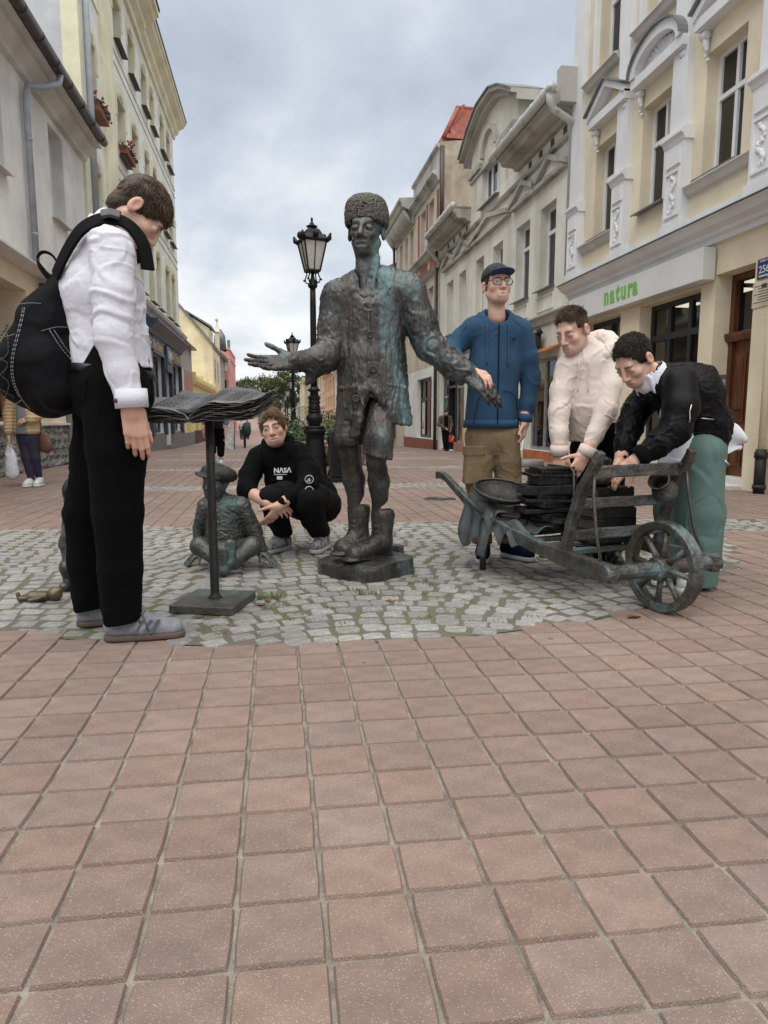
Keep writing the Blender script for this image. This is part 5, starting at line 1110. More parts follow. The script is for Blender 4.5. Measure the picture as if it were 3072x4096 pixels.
def head_sdf(sd, c, R, s=1., neck=None, nose=1., chin=1., open_=0., gaunt=0., fat=0.):
    c = np.array(c, float); T = lambda x, y, z: c + s*(R @ np.array((x, y, z)))
    def E_(p, r, k=.015, op='u'): sd.ell(T(*p), np.array(r)*s, R, k*s, op)
    def C_(a, b, ra, rb, k=.012, op='u'): sd.cone(T(*a), T(*b), ra*s, rb*s, k*s, op)
    E_((0, -.012, .036), (.074, .094, .080)); E_((0, .030, -.033), (.0585+fat, .062, .079)); E_((0, .042, -.083), (.038+fat, .043, .030), .03)
    for sg_ in (-1, 1):
        C_((sg_*(.052+fat*.6), -.005, -.052), (sg_*(.024+fat*.5), .055, -.094), .016, .014, .025)
        E_((sg_*.036, .062, -.030), (.024, .022, .020), .02)
    E_((0, .072, -.100), (.019*chin, .016, .015), .02)
    C_((-.034, .080, .022), (.034, .080, .022), .012, .012, .02)
    for sg_ in (-1, 1): E_((sg_*.031, .103, -.004), (.019, .015, .0115), .014, 's')
    C_((0, .094, .010), (0, .113*nose, -.036), .0085, .0125, .012)
    for sg_ in (-1, 1): E_((sg_*.0125, .102, -.041), (.0095, .011, .0085), .006); E_((sg_*.007, .109, -.0485), (.004, .005, .004), .003, 's')
    for sg_ in (-1, 1): E_((sg_*.032, .0825, -.004), (.0165, .0125, .0125), .004)
    E_((0, .086, -.074), (.026, .015, .02), .02)
    C_((-.019, .0935, -.069), (.019, .0935, -.069), .0055, .0055, .006); C_((-.016, .0935, -.081), (.016, .0935, -.081), .0068, .0068, .006)
    C_((-.024, .099, -.0755), (.024, .099, -.0755), .003+open_, .003+open_, .003, 's')
    for sg_ in (-1, 1):
        E_((sg_*.078, -.010, -.012), (.011, .021, .033), .008); E_((sg_*.087, -.004, -.008), (.006, .011, .018), .006, 's')
        if gaunt: E_((sg_*.058, .050, -.065), (.016, .026, .026), .03, 's')
    if neck is not None:
        sd.cone(T(0, -.016, -.062), neck, .048*s, .054*s, .03*s)
    return T
def hand_sdf(sd, w_, d, n, t, s=1., curl=(.3, .3, .3, .3), spread=.08, thumb=(.6, .7, .25), tcurl=.2, pip=1.1):
    """wrist, finger direction, palm normal, thumb side"""
    w_, d, n, t = (np.array(x, float) for x in (w_, d, n, t)); d /= np.linalg.norm(d); n = n - d*(n @ d); n /= np.linalg.norm(n); t = t - d*(t @ d) - n*(t @ n); t /= np.linalg.norm(t)
    L = [(.046, .027, .021), (.050, .031, .022), (.046, .029, .021), (.036, .022, .018)]; off = (.031, .0105, -.0105, -.030); kl = (.090, .094, .089, .080)
    sd.ell(w_ + d*.045*s, np.array((.036, .052, .0155))*s, np.stack([t, d, n], 1), .012*s)
    tips = []
    for i in range(4):
        kn = w_ + (d*kl[i] + t*off[i])*s; sd.cone(w_ + (d*.012 + t*off[i]*.65)*s, kn, .0145*s, .0112*s, .012*s)
        a = spread*(1.5-i)*.8; dd = d*math.cos(a) + t*math.sin(a); p = kn; an = curl[i]; r = (.0102, .0093, .0084, .0070)
        for j, l in enumerate(L[i]):
            v = dd*math.cos(an) + n*math.sin(an); q = p + v*l*s; sd.cone(p, q, r[j]*s*(.9 if i == 3 else 1), r[j+1]*s*(.9 if i == 3 else 1), .004*s); p = q; an += curl[i]*pip
        tips.append(p)
    b = w_ + (d*.018 + t*.026 + n*.004)*s; v = d*thumb[0] + t*thumb[1] + n*thumb[2]; v /= np.linalg.norm(v); q = b + v*.044*s
    sd.cone(w_ + d*.02*s, b, .014*s, .0155*s, .014*s); sd.cone(b, q, .0160*s, .0118*s, .012*s)
    v2 = v*math.cos(tcurl) + d*math.sin(tcurl); v2 /= np.linalg.norm(v2); q2 = q + v2*.034*s; q3 = q2 + (v2 + d*tcurl*.6)*.026*s
    sd.cone(q, q2, .0112*s, .0102*s, .004*s); sd.cone(q2, q3, .0102*s, .0075*s, .004*s)
    return tips
def face_bits(T, R, s, iris=(.10, .13, .14), brow=(.06, .035, .02), look=(0, 0), closed=0.):
    """eyes (white, iris), eyebrows as extra geometry of the body mesh: list of (V, F, mi, colour)"""
    out = []; m3 = Matrix([list(map(float, r)) for r in R])
    for sg_ in (-1, 1):
        if closed < .9:
            mb = MB(); mb.ball((0, 0, 0), (.0118*s, .0070*s, .0052*s*(1-closed)), 10, 7, M=m3); out.append((np.array(mb.v) + T(sg_*.032, .0895, -.005), mb.f, 1, (.40, .37, .35)))
            mb = MB(); mb.ball((0, 0, 0), (.0058*s, .0036*s, .0058*s*(1-closed)), 8, 6, M=m3); out.append((np.array(mb.v) + T(sg_*.032 + look[0], .0938, -.0045 + look[1]), mb.f, 1, iris))
        mb = MB(); mb.tube([T(sg_*.014, .0965, .0165), T(sg_*.031, .0955, .0205), T(sg_*.049, .083, .0165)], [.0019*s, .0023*s, .0010*s], 6); out.append((np.array(mb.v), mb.f, 2, brow))
        mb = MB(); mb.tube([T(sg_*.0195, .0945, .0005), T(sg_*.032, .0975, .0032), T(sg_*.046, .090, .0000)], [.0009*s, .0011*s, .0008*s], 5); out.append((np.array(mb.v), mb.f, 2, (.10, .06, .05)))
    return out
def skin_cols(V, T0, R, s, blush=.0):
    """lip and ear tint, in head coordinates"""
    L = (V - T0) @ R / s; C = np.ones((len(V), 3))
    lip = np.exp(-((L[:, 0]/.021)**4 + ((L[:, 2]+.075)/.0115)**4)) * (L[:, 1] > .075); C *= 1 - lip[:, None]*np.array((.10, .26, .22))
    ck = np.exp(-(((np.abs(L[:, 0])-.04)/.022)**2 + ((L[:, 2]+.035)/.022)**2)) * (L[:, 1] > .02); C *= 1 - ck[:, None]*np.array((.0, .10, .09))*(1+blush)
    er = np.exp(-(((np.abs(L[:, 0])-.085)/.012)**2 + ((L[:, 2]+.01)/.035)**2)); C *= 1 - er[:, None]*np.array((.0, .14, .13))
    return C
m_skin = mat('skin', (.63, .405, .310), .50, col2=(.57, .35, .26), scale=16, attr='Col', bump=.12, bscale=240, bdist=.003)
m_skin.node_tree.nodes['Principled BSDF'].inputs['Subsurface Weight'].default_value = .12
m_skin.node_tree.nodes['Principled BSDF'].inputs['Subsurface Radius'].default_value = (.02, .008, .004)
def attr_mat(name, rough):
    m, t, b = nodes_of(name); a = t.nodes.new('ShaderNodeAttribute'); a.attribute_name = 'Col'; t.links.new(a.outputs['Color'], b.inputs['Base Color']); b.inputs['Roughness'].default_value = rough; return m
m_eye = attr_mat('eye', .12); m_browm = attr_mat('brow', .8)
def hair_mat(name, a, b): return mat(name, a, .5, col2=b, scale=22, stretch=(1, 1, 1), rnd=0, attr='Col', spec=.35)
def hair(root, T, R, s, m, n, length, flow, cap=1.09, cut=None, wid=.0035, curl=0., seed=0, lift=.35, thick=.0, face=(.104, .075, .110), facec=(0, .085, -.055), low=(-.035, .35), jit=.22, nape=0):
    """scalp cap plus tapering locks; flow(local pos) -> direction in head space"""
    rr = np.random.default_rng(seed); sd = Sdf(.0055*s); c0 = T(0, -.012, .036)
    sd.ell(c0, np.array((.074, .094, .080))*cap*s, R, .01)
    if nape: sd.ell(T(0, -.050, -.040), np.array((.056, .046, .058))*s, R, .03*s)
    sd.ell(T(*facec), np.array(face)*s, R, .012*s, 's')
    nrm = R @ np.array((0, low[1], -1.)); sd.plane(T(0, 0, low[0]), nrm, .012, .3)
    V, F = sd.mesh(1); N = normals(V, F); L = (V - T(0, 0, 0)) @ R / s
    bump = fbm(L*np.array((55, 55, 38)) + seed, 2); V = V + N*(bump*.006*s)[:, None]
    parts = [(V, F, 0, (.75, .75, .75))]
    ok = np.where((N @ (R @ np.array((0, 0, 1))) > -.75))[0]; pick = rr.choice(ok, n)
    Vt, Ft, Ct = [], [], []
    for i in pick:
        p = V[i] - N[i]*.003*s; l = L[i]; nn = R.T @ N[i]; fl = np.array(flow(l), float) + rr.normal(0, jit, 3); fl -= nn*(fl @ nn)*.8; fl /= np.linalg.norm(fl)+1e-9
        d = fl*(1-lift) + nn*lift; d /= np.linalg.norm(d); ln = length(l)*rr.uniform(.65, 1.2)*s; q = p.copy(); o = len(Vt); cv = rr.uniform(.75, 1.25)
        side = np.cross(d, nn); side /= np.linalg.norm(side)+1e-9; ph = rr.uniform(0, 6.28)
        for k in range(5):
            w_ = wid*s*(1, 1.15, .95, .6, .12)[k]
            Rw = R @ side; Rn = R @ nn
            Vt += [q + Rw*w_, q - Rw*w_, q + Rn*w_*.7]; Ct += [(cv, cv, cv)]*3
            d = d*1. - nn*.16*(k > 0) + side*curl*math.sin(ph + k*1.6) + nn*curl*.6*math.cos(ph + k*1.6); d /= np.linalg.norm(d); q = q + R @ d*(ln/4)
        for k in range(4):
            a = o+3*k
            for j in range(3): Ft.append((a+j, a+(j+1) % 3, a+3+(j+1) % 3, a+3+j))
    parts.append((np.array(Vt), Ft, 0, np.array(Ct)))
    V, F, M_, C = join(parts)
    return child('hair', (V, F), m, root, cols=C)
def folds(amp, sc=(9, 9, 4), seed=0., o=2, sharp=True):
    """soft undulation with narrow wandering creases"""
    sc = np.array(sc, float)
    def f(V, N):
        P = V*sc + seed; W = np.stack([vnoise(V*6+5+seed), vnoise(V*6+9+seed), vnoise(V*6+13+seed)], 1); P = P + 1.3*W
        c1 = np.exp(-(vnoise(P*1.15)/.055)**2); c2 = np.exp(-(vnoise(P[:, [1, 2, 0]]*1.7 + 4)/.05)**2); c3 = np.exp(-(vnoise(P*3.1 + 8)/.06)**2)
        m1 = np.clip(vnoise(V*4.3+seed)*3.2+.55, 0, 1); m2 = np.clip(vnoise(V*4.3+seed+21)*3.2+.45, 0, 1)
        return amp*(.55*vnoise(V*7+seed) + .35*vnoise(P*.8+3) - .30*c1*m1 - .22*c2*m2 - .10*c3*m1 + .55*np.exp(-((vnoise(P*1.15)-.10)/.09)**2)*m1 + .4*np.exp(-((vnoise(P[:, [1, 2, 0]]*1.7 + 4)-.09)/.08)**2)*m2)
    return f
def cloth(name, sd, m, root, amp=.006, sc=(9, 9, 5), seed=1., sm=1, extra=None):
    VF = sd.mesh(sm); VF = displace(VF, folds(amp, sc, seed))
    if extra: VF = displace(VF, extra)
    return child(name, VF, m, root)
def shoe(root, heel, toe, m_up, m_sole, w_=.045, h=.085, sole=.028, name='shoe', ankle=None, extra=None):
    """sneaker from heel to toe on the ground"""
    heel = np.array(heel, float); toe = np.array(toe, float); d = toe-heel; Ln = np.linalg.norm(d); d /= Ln; u = np.array((0, 0, 1.)); r = np.cross(d, u); r /= np.linalg.norm(r); u = np.cross(r, d); R = np.stack([r, d, u], 1)
    P = lambda x, y, z: heel + r*x + d*y + u*z
    sd = Sdf(.005); sd.cone(P(0, .045, sole+.025), P(0, Ln*.5, sole+.022), .040, .040, .02); sd.cone(P(0, Ln*.5, sole+.02), P(0, Ln-.045, sole+.012), .041, .036, .02); sd.cone(P(0, .045, sole+.03), P(0, .055, sole+h), .036, .036, .02); sd.cone(P(0, .06, sole+h*.8), P(0, Ln*.62, sole+.045), .030, .026, .02); sd.plane(P(0, Ln/2, sole-.004), -u, .004, .4); sd.plane(P(0, .04, sole+h+.012), u, .006, .09)
    o = child(name, sd.mesh(1), m_up, root)
    s2 = Sdf(.005); s2.cone(P(0, .045, sole*.5), P(0, Ln*.55, sole*.5), .043, .043, .01); s2.cone(P(0, Ln*.55, sole*.5), P(0, Ln-.043, sole*.55), .043, .041, .01); s2.plane(P(0, Ln/2, .002), -u, .003, .4); s2.plane(P(0, Ln/2, sole), u, .003, .4)
    so_ = child('sole', s2.mesh(1), m_sole, root); so_.parent = o
    return o, P
# ------------------------------------------------------------------ bronze
def bronze(name, base=(.030, .028, .026), light=(.112, .104, .096), pat=(.22, .36, .37), pamt=.70, pscale=2.3, seed=0., rough=.40, streaky=.35, bmp=.55, bsc=70):
    m, t, b = nodes_of(name); N = t.nodes.new; Lk = t.links.new
    tcn = N('ShaderNodeTexCoord'); mpn = N('ShaderNodeMapping'); Lk(tcn.outputs['Object'], mpn.inputs[0]); mpn.inputs['Location'].default_value = (seed, seed*.7, 0)
    m2 = N('ShaderNodeMapping'); Lk(mpn.outputs[0], m2.inputs[0]); m2.inputs['Scale'].default_value = (1, 1, streaky)
    n1 = N('ShaderNodeTexNoise'); n1.inputs['Scale'].default_value = 9; n1.inputs['Detail'].default_value = 7; n1.inputs['Roughness'].default_value = .65; Lk(m2.outputs[0], n1.inputs['Vector'])
    r1 = N('ShaderNodeValToRGB'); r1.color_ramp.elements[0].position = .36; r1.color_ramp.elements[1].position = .68; r1.color_ramp.elements[0].color = (*base, 1); r1.color_ramp.elements[1].color = (*light, 1); Lk(n1.outputs[0], r1.inputs[0])
    n3 = N('ShaderNodeTexNoise'); n3.inputs['Scale'].default_value = 14; n3.inputs['Detail'].default_value = 4; Lk(mpn.outputs[0], n3.inputs['Vector']); r3 = N('ShaderNodeValToRGB'); r3.color_ramp.elements[0].position = .55; r3.color_ramp.elements[1].position = .72; Lk(n3.outputs[0], r3.inputs[0])
    w1 = N('ShaderNodeMixRGB'); ml0 = N('ShaderNodeMath'); ml0.operation = 'MULTIPLY'; ml0.inputs[1].default_value = .45; Lk(r3.outputs[0], ml0.inputs[0]); Lk(ml0.outputs[0], w1.inputs[0]); Lk(r1.outputs[0], w1.inputs[1]); w1.inputs[2].default_value = (.085, .050, .030, 1)
    n2 = N('ShaderNodeTexNoise'); n2.inputs['Scale'].default_value = pscale; n2.inputs['Detail'].default_value = 8; n2.inputs['Roughness'].default_value = .72; Lk(m2.outputs[0], n2.inputs['Vector'])
    r2 = N('ShaderNodeValToRGB'); r2.color_ramp.elements[0].position = .50; r2.color_ramp.elements[1].position = .68; Lk(n2.outputs[0], r2.inputs[0])
    ml = N('ShaderNodeMath'); ml.operation = 'MULTIPLY'; ml.inputs[1].default_value = pamt; Lk(r2.outputs[0], ml.inputs[0])
    mx1 = N('ShaderNodeMixRGB'); Lk(ml.outputs[0], mx1.inputs[0]); Lk(w1.outputs[0], mx1.inputs[1]); mx1.inputs[2].default_value = (*pat, 1)
    ge = N('ShaderNodeNewGeometry'); rp = N('ShaderNodeValToRGB'); rp.color_ramp.elements[0].position = .53; rp.color_ramp.elements[1].position = .66; Lk(ge.outputs['Pointiness'], rp.inputs[0])
    mlp = N('ShaderNodeMath'); mlp.operation = 'MULTIPLY'; mlp.inputs[1].default_value = .35; Lk(rp.outputs[0], mlp.inputs[0])
    mx2 = N('ShaderNodeMixRGB'); Lk(mlp.outputs[0], mx2.inputs[0]); Lk(mx1.outputs[0], mx2.inputs[1]); mx2.inputs[2].default_value = (.30, .26, .21, 1)
    Lk(mx2.outputs[0], b.inputs['Base Color']); b.inputs['Metallic'].default_value = .6
    rr_ = N('ShaderNodeMapRange'); Lk(ml.outputs[0], rr_.inputs[0]); rr_.inputs[3].default_value = rough; rr_.inputs[4].default_value = .8; Lk(rr_.outputs[0], b.inputs['Roughness'])
    nb = N('ShaderNodeTexNoise'); nb.inputs['Scale'].default_value = bsc; nb.inputs['Detail'].default_value = 6; Lk(m2.outputs[0], nb.inputs['Vector']); bp = N('ShaderNodeBump'); bp.inputs['Strength'].default_value = bmp; bp.inputs['Distance'].default_value = .012; Lk(nb.outputs[0], bp.inputs['Height']); Lk(bp.outputs[0], b.inputs['Normal'])
    return m
m_br = bronze('bronze_statue', seed=1.3)
m_brd = bronze('dark_bronze', base=(.022, .022, .023), light=(.050, .050, .050), pamt=.12, seed=4., rough=.5)
m_brg = bronze('green_bronze', base=(.045, .050, .048), light=(.12, .12, .11), pat=(.14, .25, .24), pamt=.75, pscale=3.2, seed=8., streaky=.8)
m_brw = bronze('cart_bronze', base=(.050, .045, .040), light=(.13, .115, .10), pat=(.20, .32, .34), pamt=.62, pscale=3.2, seed=12., streaky=1.)
def tag_st(o, *a): return tag(o, *a)
# ------------------------------------------------------------------ the bronze man
st = place('bronze_statue', (.480, 3.635), 'tall bronze statue of a thin man in fur hat and ragged coat', 'statue')
v = lambda *p: np.array(p, float)
VX = (0, 1, 0); sd = Sdf(.0062, .003)                       # the coat, a hollow shell
sd.cone(v(.035, .01, 1.43), v(.03, .01, 1.12), .175, .176, .03, flat=(VX, .66)); sd.cone(v(.03, .01, 1.12), v(.045, -.005, .74), .176, .208, .03, flat=(VX, .80))
sd.cone(v(-.125, .01, 1.462), v(.02, .015, 1.52), .085, .08, .05); sd.cone(v(.02, .015, 1.52), v(.222, .01, 1.492), .08, .088, .05)
sd.chain([v(-.145, 0, 1.44), v(-.165, 0, 1.30), v(-.172, -.01, 1.20), v(-.21, -.06, 1.135), v(-.345, -.14, 1.112)], [.088, .080, .076, .072, .050], .03)
sd.cone(v(-.24, -.09, 1.10), v(-.295, -.12, 1.005), .060, .014, .03)
sd.chain([v(.232, 0, 1.46), v(.285, 0, 1.32), v(.335, -.02, 1.20), v(.43, -.04, 1.125), v(.51, -.055, 1.068)], [.088, .082, .074, .064, .054], .03); sd.cone(v(.45, -.04, 1.07), v(.495, -.045, 1.02), .05, .022, .02)
sd.ell(v(.02, -.12, 1.515), (.090, .055, .085), None, .03, 's'); sd.cone(v(.018, -.01, 1.45), v(.018, -.02, 1.70), .062, .062, .02, 's')
sd.chain([v(-.125, -.05, 1.530), v(-.095, -.105, 1.45), v(-.02, -.130, 1.375), v(.03, -.132, 1.365), v(.105, -.115, 1.44), v(.15, -.06, 1.545)], [.006]*6, .012)
sd.cone(v(.020, -.128, 1.36), v(.02, -.136, 1.05), .009, .008, .008); sd.cone(v(-.135, -.07, .985), v(-.06, -.128, .985), .010, .010, .01); sd.cone(v(.12, -.125, 1.0), v(.21, -.07, .985), .009, .009, .01)
sd.cone(v(.035, .01, 1.04), v(.045, -.005, .60), .150, .200, .01, 's', flat=(VX, .79))                                        # hollow skirt
sd.cone(v(.008, -.19, 1.08), v(.064, -.19, .72), .006, .098, .004, 's', flat=(VX, 1.4))                                      # front opening
sd.plane(v(-.10, 0, .728), v(.12, 0, -1), .004, .145); sd.plane(v(.19, 0, .795), v(-.10, 0, -1), .004, .16); sd.plane(v(.05, .10, .78), v(0, 0, -1), .004, .10)
sd.cone(v(-.09, -.20, .80), v(-.085, -.10, .80), .020, .020, .006, 's')
_cf1 = folds(.012, (20, 20, 4.5), 2.); _cf2 = folds(.014, (13, 13, 17), 5.); _cf3 = folds(.006, (30, 30, 12), 9.)
def coatfold(V, N):
    slv = np.clip((np.abs(V[:, 0]-.03)-.17)/.05, 0, 1)*(V[:, 2] > .9)
    return (1-slv)*_cf1(V, N) + slv*_cf2(V, N) + _cf3(V, N) + .004*fbm(V*70, 2) + .003*ridged(V*np.array((45, 45, 9)), 2)
child('coat', displace(sd.mesh(1), coatfold), m_br, st)
sd = Sdf(.0054)                                              # the man himself
sd.cone(v(.03, .01, 1.42), v(.03, .01, 1.0), .10, .11, .03, flat=(VX, .8)); sd.cone(v(-.12, .01, 1.46), v(.21, .01, 1.49), .05, .05, .03); sd.cone(v(.02, .0, 1.44), v(.012, -.01, 1.64), .070, .050, .05)
sd.chain([v(-.12, .01, 1.46), v(-.17, -.01, 1.19), v(-.35, -.14, 1.112)], [.04, .04, .034], .02); sd.chain([v(.21, .01, 1.49), v(.335, -.02, 1.19), v(.53, -.06, 1.05)], [.04, .04, .036], .02)
for sg_ in (-1, 1): sd.cone(v(.018 + sg_*.048, -.045, 1.64), v(.018 + sg_*.015, -.078, 1.45), .012, .010, .02); sd.cone(v(.018 + sg_*.02, -.082, 1.44), v(.018 + sg_*.12, -.05, 1.50), .012, .012, .02)
sd.cone(v(.095, .01, .97), v(.068, -.150, .72), .085, .074, .02); sd.cone(v(.068, -.150, .72), v(.060, -.148, .640), .074, .082, .02); sd.plane(v(.045, -.15, .640), v(-.25, 0, -1), .004, .13)
sd.cone(v(-.06, .01, .97), v(-.085, -.06, .72), .088, .072, .03); sd.cone(v(-.085, -.06, .72), v(-.083, -.055, .695), .074, .072, .02); sd.plane(v(-.084, -.06, .690), v(.1, 0, -1), .004, .10)
sd.chain([v(.058, -.148, .68), v(.056, -.128, .62), v(.070, -.05, .50), v(.075, -.01, .36), v(.078, .0, .24)], [.055, .047, .056, .039, .032], .02)
sd.chain([v(-.085, -.065, .72), v(-.082, -.05, .64), v(-.065, .0, .51), v(-.055, .03, .38), v(-.048, .045, .24)], [.057, .049, .056, .040, .033], .02)
def boot(sd, an, heel, toe, top, r):
    an, heel, toe, top = map(np.array, (an, heel, toe, top)); d = toe-heel; d /= np.linalg.norm(d)
    sd.cone(top, an, r*1.15, r*.92, .012); sd.cone(an, heel + d*.04 + v(0, 0, .03), r*.92, .046, .02); sd.cone(heel + d*.05 + v(0, 0, .03), toe - d*.05 + v(0, 0, .028), .045, .043, .03); sd.cone(an, toe - d*.07 + v(0, 0, .04), r*.8, .036, .04); sd.cone(heel + d*.03 + v(0, 0, .006), toe - d*.03 + v(0, 0, .006), .049, .049, .004, flat=((0, 0, 1), .30)); sd.ell(top + v(0, 0, .040), (r*.95, r*.95, .06), None, .004, 's')
    for k in range(5): c_ = top*(1-k/5) + an*(k/5) + d*r*(1.02 - .02*k); s_ = np.cross(d, v(0, 0, 1)); sd.cone(c_ - s_*.02, c_ + s_*.02, .006, .006, .004)
boot(sd, (-.042, .035, .20), (.0, .075, .112), (-.165, -.085, .112), (-.040, .045, .335), .054)
boot(sd, (.085, -.01, .175), (.125, .05, .088), (-.10, -.13, .088), (.090, .0, .315), .056)
Rh = frame((-.20, -1, -.06), (.03, 0, 1)); HC = v(.006, -.010, 1.778); Th = head_sdf(sd, HC, Rh, 1.13, neck=v(.018, 0, 1.58), nose=1.06, chin=1.1, open_=.0035, gaunt=1)
for sg_ in (-1, 1): sd.cone(Th(sg_*.022, .096, -.045), Th(sg_*.035, .075, -.085), .006, .004, .006, 'u')
hand_sdf(sd, v(-.350, -.142, 1.112), v(-1, -.30, -.10), v(0, -.75, .62), v(-.1, .55, .80), 1.25, curl=(.12, .10, .12, .2), spread=.06, thumb=(.75, .62, .18), tcurl=.1)
hand_sdf(sd, v(.525, -.06, 1.055), v(.145, -.03, -.122), v(-.35, .75, -.45), v(.55, -.25, .65), 1.25, curl=(.16, .14, .14, .17), spread=-.02, thumb=(.85, .45, .2), tcurl=.1)
for k in range(3): sd.cone(v(.565 + .03*k, -.085, 1.03 - .03*k), v(.60 + .03*k, -.10, .975 - .02*k), .008, .006, .012)
_lf = folds(.005, (24, 24, 7), 4.)
def manrough(V, N):
    head_ = np.clip((V[:, 2]-1.60)/.05, 0, 1); return (1-head_)*(_lf(V, N) + .003*fbm(V*60, 2)) + head_*(.003*fbm(V*75, 2) + .0015*ridged(V*38, 1))
child('body', displace(sd.mesh(1), manrough), m_br, st)
# curly fur hat
sd = Sdf(.007); sd.cone(Th(0, -.012, .040), Th(.004, -.012, .070), .102, .098, .01); sd.cone(Th(0, -.012, .070), Th(.003, -.012, .098), .097, .090, .02); sd.plane(Th(0, 0, .148), Rh[:, 2], .05, .3); sd.plane(Th(0, 0, .020), Rh @ np.array((0, .20, -1.)), .014, .3)
V, F = sd.mesh(1); N = normals(V, F); pp = [(V, F, 0, (1, 1, 1))]; rr = np.random.default_rng(4); pk = rr.choice(np.where(N[:, 2] > -.7)[0], 900)
for i in pk:
    mb = MB(); q = Vector(N[i]).to_track_quat('Z', 'Y').to_matrix(); rad_ = rr.uniform(.007, .013); ph = rr.uniform(0, 6.3)
    mb.tube([q @ Vector((rad_*math.cos(ph+t), rad_*math.sin(ph+t), .001*t)) for t in np.linspace(0, 5.2, 7)], [.0048*1.1]*6 + [.002], 5); pp.append((np.array(mb.v) + V[i] + N[i]*.003, mb.f, 0, (1, 1, 1)))
V, F, M_, C = join(pp); child('fur_hat', (V, F), m_brd, st)
for x, y, z in ((.028, -.146, 1.245), (.042, -.150, 1.075), (-.045, -.165, .93)):
    mb = MB(); mb.lathe([(.019, -.012), (.019, .004), (.015, .007), (.012, .004), (.003, .005)], n=12, M=Matrix.Rotation(rad(90), 3, 'X')); o = mb.build('button', m_brd); o.parent = st; o.location = (x, y, z)
mb = MB(); pl = [(-.262, .04), (-.245, -.05), (-.16, -.13), (-.05, -.215), (.02, -.245), (.06, -.235), (.15, -.13), (.252, -.035), (.248, .06), (.13, .20), (-.14, .20), (-.23, .13)]
n = len(pl); V = [(x*1.02, y*1.02, -.01) for x, y in pl] + [(x*1.02, y*1.02, .045) for x, y in pl] + [(x, y, .075 + .012*math.sin(7*x+3*y)) for x, y in pl] + [(x*.8, y*.8, .088 + .010*math.sin(9*x+5*y)) for x, y in pl] + [(0, 0, .09)]
F = [(k*n+i, k*n+(i+1) % n, (k+1)*n+(i+1) % n, (k+1)*n+i) for k in range(3) for i in range(n)] + [(3*n+i, 3*n+(i+1) % n, 4*n) for i in range(n)]
mb.add(V, F); mb.hexa([(.10, .14, .0), (.20, .12, .0), (.215, .19, .0), (.11, .21, .0), (.105, .145, .125), (.195, .125, .12), (.21, .185, .12), (.115, .205, .125)])
o = mb.build('plinth', m_br); o.parent = st
sb = o.modifiers.new('sub', 'SUBSURF'); sb.subdivision_type = 'SIMPLE'; sb.levels = sb.render_levels = 3
tx = bpy.data.textures.new('plinth_noise', 'CLOUDS'); tx.noise_scale = .06; dm_ = o.modifiers.new('rough', 'DISPLACE'); dm_.texture = tx; dm_.strength = .014
# ------------------------------------------------------------------ lectern with bronze book
le = empty('bronze_lectern', (-.28, 3.075, 0), 'bronze reading stand on a square plate with a thin pole', 'lectern'); le.rotation_euler.z = rad(-17.5+0)
mb = MB(); mb.box(-.143, .143, -.15, .15, 0, .036); o = mb.build('base_plate', m_brg, bevel=.004); o.parent = le
mb = MB(); mb.lathe([(.034, .034), (.022, .05), (.0195, .06), (.0185, .55), (.0185, .83)], n=14); o = mb.build('pole', m_brd); o.parent = le; o.location = (.005, .0, 0)
bk = empty('open_bronze_book', (-.285, 3.06, .84), 'huge open bronze book with wavy pages lying on the lectern', 'book'); bk.rotation_euler.z = -rad(9.0)
rr = np.random.default_rng(12)
def page(a, b, k):
    """a across -1..1 (spine at 0), b front 0..1 back, k layer 0 top"""
    x = a*.268 + (.0 if a > 0 else 0) + .03*(b-.5) - .012
    y = -.17 + .34*b + .02*math.sin(3*a)
    ar = abs(a); h = .042 + .045*math.sin(min(ar*1.25, 1)*math.pi)**1 * (1 if a > 0 else .55) + (.055*max(0, a-.45)*1.4 if a > 0 else -.004)
    h += .010*math.sin(9*a + 2.2*b) * ar + .018*b*math.sin(5*a+1.2) + (.035*math.exp(-((a+.5)/.16)**2)*b**2)
    h *= 1 - .86*k/9 if ar > .04 else .4
    return x, y, -.035 + .075*b + h + (.012*a if a > 0 else .0)
top = None
for k in range(10):
    na, nb = 36, 9; V = []; j1, j2 = rr.uniform(-.014, .004, 2)
    for i in range(na+1):
        for j in range(nb+1):
            a = -1 + 2*i/na; b = j/nb; x, y, z = page(a, b, k)
            if j == 0: y += j1 + .006*math.sin(11*a+k*2)
            if i in (0, na): x += np.sign(a)*(j2 + .006*math.sin(8*b+k*1.7))
            V.append((x, y, z + .0015*math.sin(20*a+3*k)))
    nn = len(V); V2 = V + [(x, y, z-.0046) for x, y, z in V]; st_ = nb+1
    Fq = [(i*st_+j, (i+1)*st_+j, (i+1)*st_+j+1, i*st_+j+1) for i in range(na) for j in range(nb)]
    Fq += [tuple(q+nn for q in f[::-1]) for f in Fq]
    rim = [(i*st_) for i in range(na+1)] + [na*st_+j for j in range(1, nb+1)] + [i*st_+nb for i in range(na-1, -1, -1)] + [j for j in range(nb-1, 0, -1)]
    Fq += [(rim[i], rim[(i+1) % len(rim)], rim[(i+1) % len(rim)]+nn, rim[i]+nn)[::-1] for i in range(len(rim))]
    o = arr_mesh('page', V2, Fq, m_brd if k else bronze('page_bronze', base=(.075, .075, .078), light=(.17, .17, .175), pamt=.1, seed=2., rough=.42, bmp=.25), smooth=True); o.parent = bk
mb = MB()                                            # engraved lines of script
for sx in (-1, 1):
    for row in range(9):
        b = .16 + .075*row; a = .16 + .05*rr.random()
        while a < .78:
            w_ = rr.uniform(.012, .05)
            P = [page(sx*t_, b + .02*math.sin(a*20)*.3, 0) for t_ in np.linspace(a, a+w_, 4)]; mb.tube([(x, y, z+.0012) for x, y, z in P], .0016, 4); a += w_ + .014
